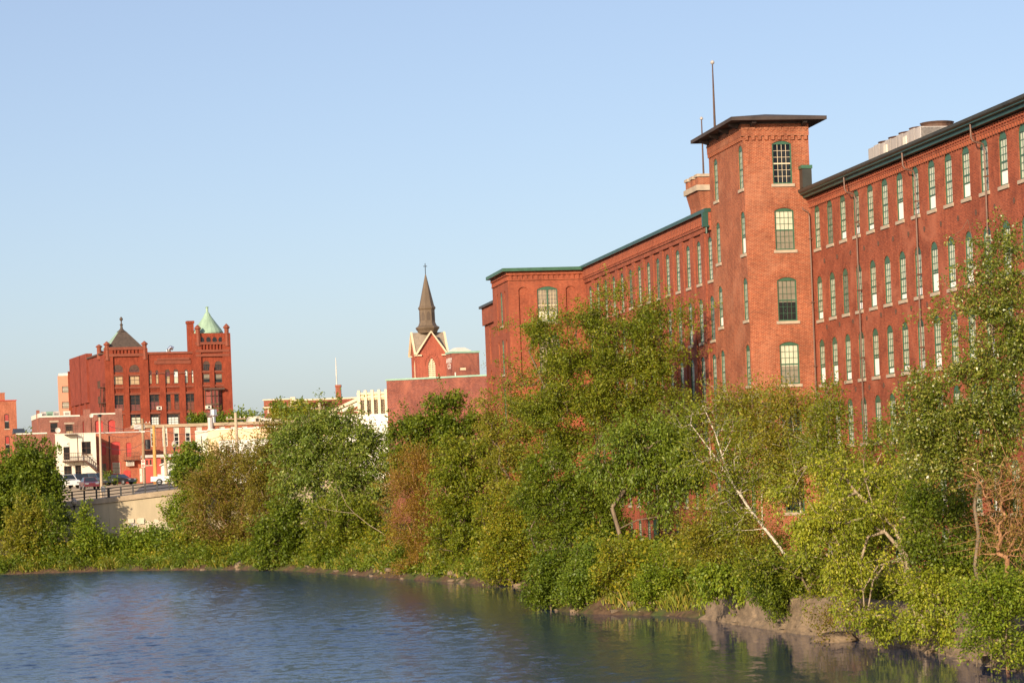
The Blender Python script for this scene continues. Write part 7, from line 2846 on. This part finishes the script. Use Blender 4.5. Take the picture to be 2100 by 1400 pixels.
# ------------------------------------------------------------------ ground cover: shore grass and undergrowth (nobody could count it)
def shore_strip(y0, y1, n, off0, off1):
    pts = np.array([p for p in SHORE if p[1] > 60 and p[0] > -60], float)
    seg = np.diff(pts, axis=0)
    L = np.linalg.norm(seg, axis=1)
    t = RNG.uniform(0, L.sum(), n)
    i = np.clip(np.searchsorted(np.cumsum(L), t), 0, len(L) - 1)
    f = RNG.uniform(0, 1, n)[:, None]
    P = pts[i] + seg[i] * f
    nr = np.stack([-seg[i][:, 1], seg[i][:, 0]], 1) / L[i][:, None]
    tst = sdist(P[:, 0] + nr[:, 0], P[:, 1] + nr[:, 1]) > 0
    nr[~tst] *= -1
    P = P + nr * RNG.uniform(off0, off1, n)[:, None]
    k = (P[:, 1] > y0) & (P[:, 1] < y1)
    return P[k]


def grass(name, label, P, hgt, mat):
    n = len(P)
    z = height(P[:, 0], P[:, 1])
    clump = 0.55 + 0.45 * np.sin(P[:, 0] * 1.7 + 2 * np.sin(P[:, 1] * 0.6)) + RNG.normal(0, 0.12, n)
    k = clump > 0.25
    P, z, clump = P[k], z[k], clump[k]
    n = len(P)
    H_ = hgt * np.clip(clump, 0.3, 1.2) * RNG.uniform(0.5, 1.2, n)
    a = RNG.uniform(0, 2 * math.pi, n)
    d = np.stack([np.cos(a), np.sin(a)], 1)
    ln = RNG.normal(0, 0.35, (n, 2)) * H_[:, None]
    w = 0.022 + 0.012 * RNG.uniform(0, 1, n)
    v = np.zeros((n, 4, 3))
    v[:, 0, :2] = P - d * w[:, None]
    v[:, 1, :2] = P + d * w[:, None]
    v[:, 2, :2] = P + ln * 0.5 + d * w[:, None] * 0.7
    v[:, 3, :2] = P + ln
    v[:, 0, 2] = v[:, 1, 2] = z - 0.05
    v[:, 2, 2] = z + H_ * 0.65
    v[:, 3, 2] = z + H_
    me = raw_mesh(name, v.reshape(-1, 3), np.arange(n * 4).reshape(-1, 4))
    me.materials.append(mat)
    tag(link(name, me), label, 'grass', kind='stuff')


grass('shore_grass', 'tall uneven grass fringing the water at the foot of both banks', np.concatenate([shore_strip(136, 260, 45000, 0.25, 2.6), shore_strip(114, 136, 60000, 0.12, 2.4)]), 0.6, LM['grass'])


def undergrowth(name, label, P, hmax, size, per, mat):
    n = len(P)
    z = height(P[:, 0], P[:, 1])
    hh = hmax * np.clip(0.45 + 0.75 * np.sin(P[:, 0] * 0.9 + 1.3 * np.sin(P[:, 1] * 0.4)) * np.sin(P[:, 0] * 0.37 + 1.0 + P[:, 1] * 0.21), 0.08, 1.15)
    c = np.concatenate([P, (z + RNG.uniform(0.05, 1, n) * hh)[:, None]], 1)
    idx = np.repeat(np.arange(n), per)
    q = c[idx] + RNG.normal(0, 0.26, (len(idx), 3))
    q[:, 2] = np.maximum(q[:, 2], z[idx] + 0.05)
    v = leaf_quads(q, unit(len(q)), size, 0.6, 0.4, 0.2)
    me = raw_mesh(name, v, np.arange(len(v)).reshape(-1, 4))
    me.materials.append(mat)
    tag(link(name, me), label, 'undergrowth', kind='stuff')


P = np.concatenate([shore_strip(116, 260, 2400, 1.0, 9.0), shore_strip(136, 260, 1000, 0.25, 1.8)])
undergrowth('undergrowth', 'low leafy undergrowth covering the banks beneath the trees', P, 1.5, 0.22, 34, LM['deep'])
P = shore_strip(116, 260, 2200, 1.4, 8.0)
undergrowth('brambles', 'yellowish bramble growth mixed through the bank undergrowth', P, 2.2, 0.2, 26, LM['yellow'])
# ivy and weeds along the top of the old wall
s_ = RNG.uniform(78, 116, 1500)
P = np.array([st(a, b) for a, b in zip(s_, np.interp(s_, [76.9, 87.6, 94, 99.1, 108.8, 112.2, 115.6], [30.9, 31.3, 31.1, 30.0, 29.4, 29.1, 28.6]) + RNG.uniform(0.5, 2.6, 1500))])
undergrowth('wall_weeds', 'weeds and ivy growing along the top of the old river wall', P, 0.8, 0.14, 34, LM['maple'])


# rubble and broken stone at the waterline
def rubble(name, label, P, smin, smax, mat):
    V, Fq = [], []
    cube = np.array([(-1, -1, -1), (1, -1, -1), (1, 1, -1), (-1, 1, -1), (-1, -1, 1), (1, -1, 1), (1, 1, 1), (-1, 1, 1)], float)
    quads = np.array([(3, 2, 1, 0), (4, 5, 6, 7), (0, 1, 5, 4), (1, 2, 6, 5), (2, 3, 7, 6), (3, 0, 4, 7)])
    z = np.maximum(height(P[:, 0], P[:, 1]), -0.06)
    for i, p in enumerate(P):
        s0 = RNG.uniform(smin, smax) * np.array([RNG.uniform(0.7, 1.4), RNG.uniform(0.7, 1.4), RNG.uniform(0.35, 0.8)])
        c = cube * (1 + RNG.normal(0, 0.22, cube.shape)) * s0
        a = RNG.uniform(0, 6.28)
        c = np.stack([c[:, 0] * math.cos(a) - c[:, 1] * math.sin(a), c[:, 0] * math.sin(a) + c[:, 1] * math.cos(a), c[:, 2] + c[:, 0] * RNG.normal(0, 0.25)], 1)
        V.append(c + np.array([p[0], p[1], z[i] + s0[2] * 0.2]))
        Fq.append(quads + 8 * i)
    me = raw_mesh(name, np.concatenate(V), np.concatenate(Fq))
    me.materials.append(mat)
    tag(link(name, me), label, 'rubble', kind='stuff')


rubble('rubble', 'broken stones and debris scattered along the waterline of both banks', np.concatenate([shore_strip(76, 117, 36, -0.7, -0.4), shore_strip(114, 215, 110, -0.2, 0.5)]), 0.06, 0.26, M['river_wall'])
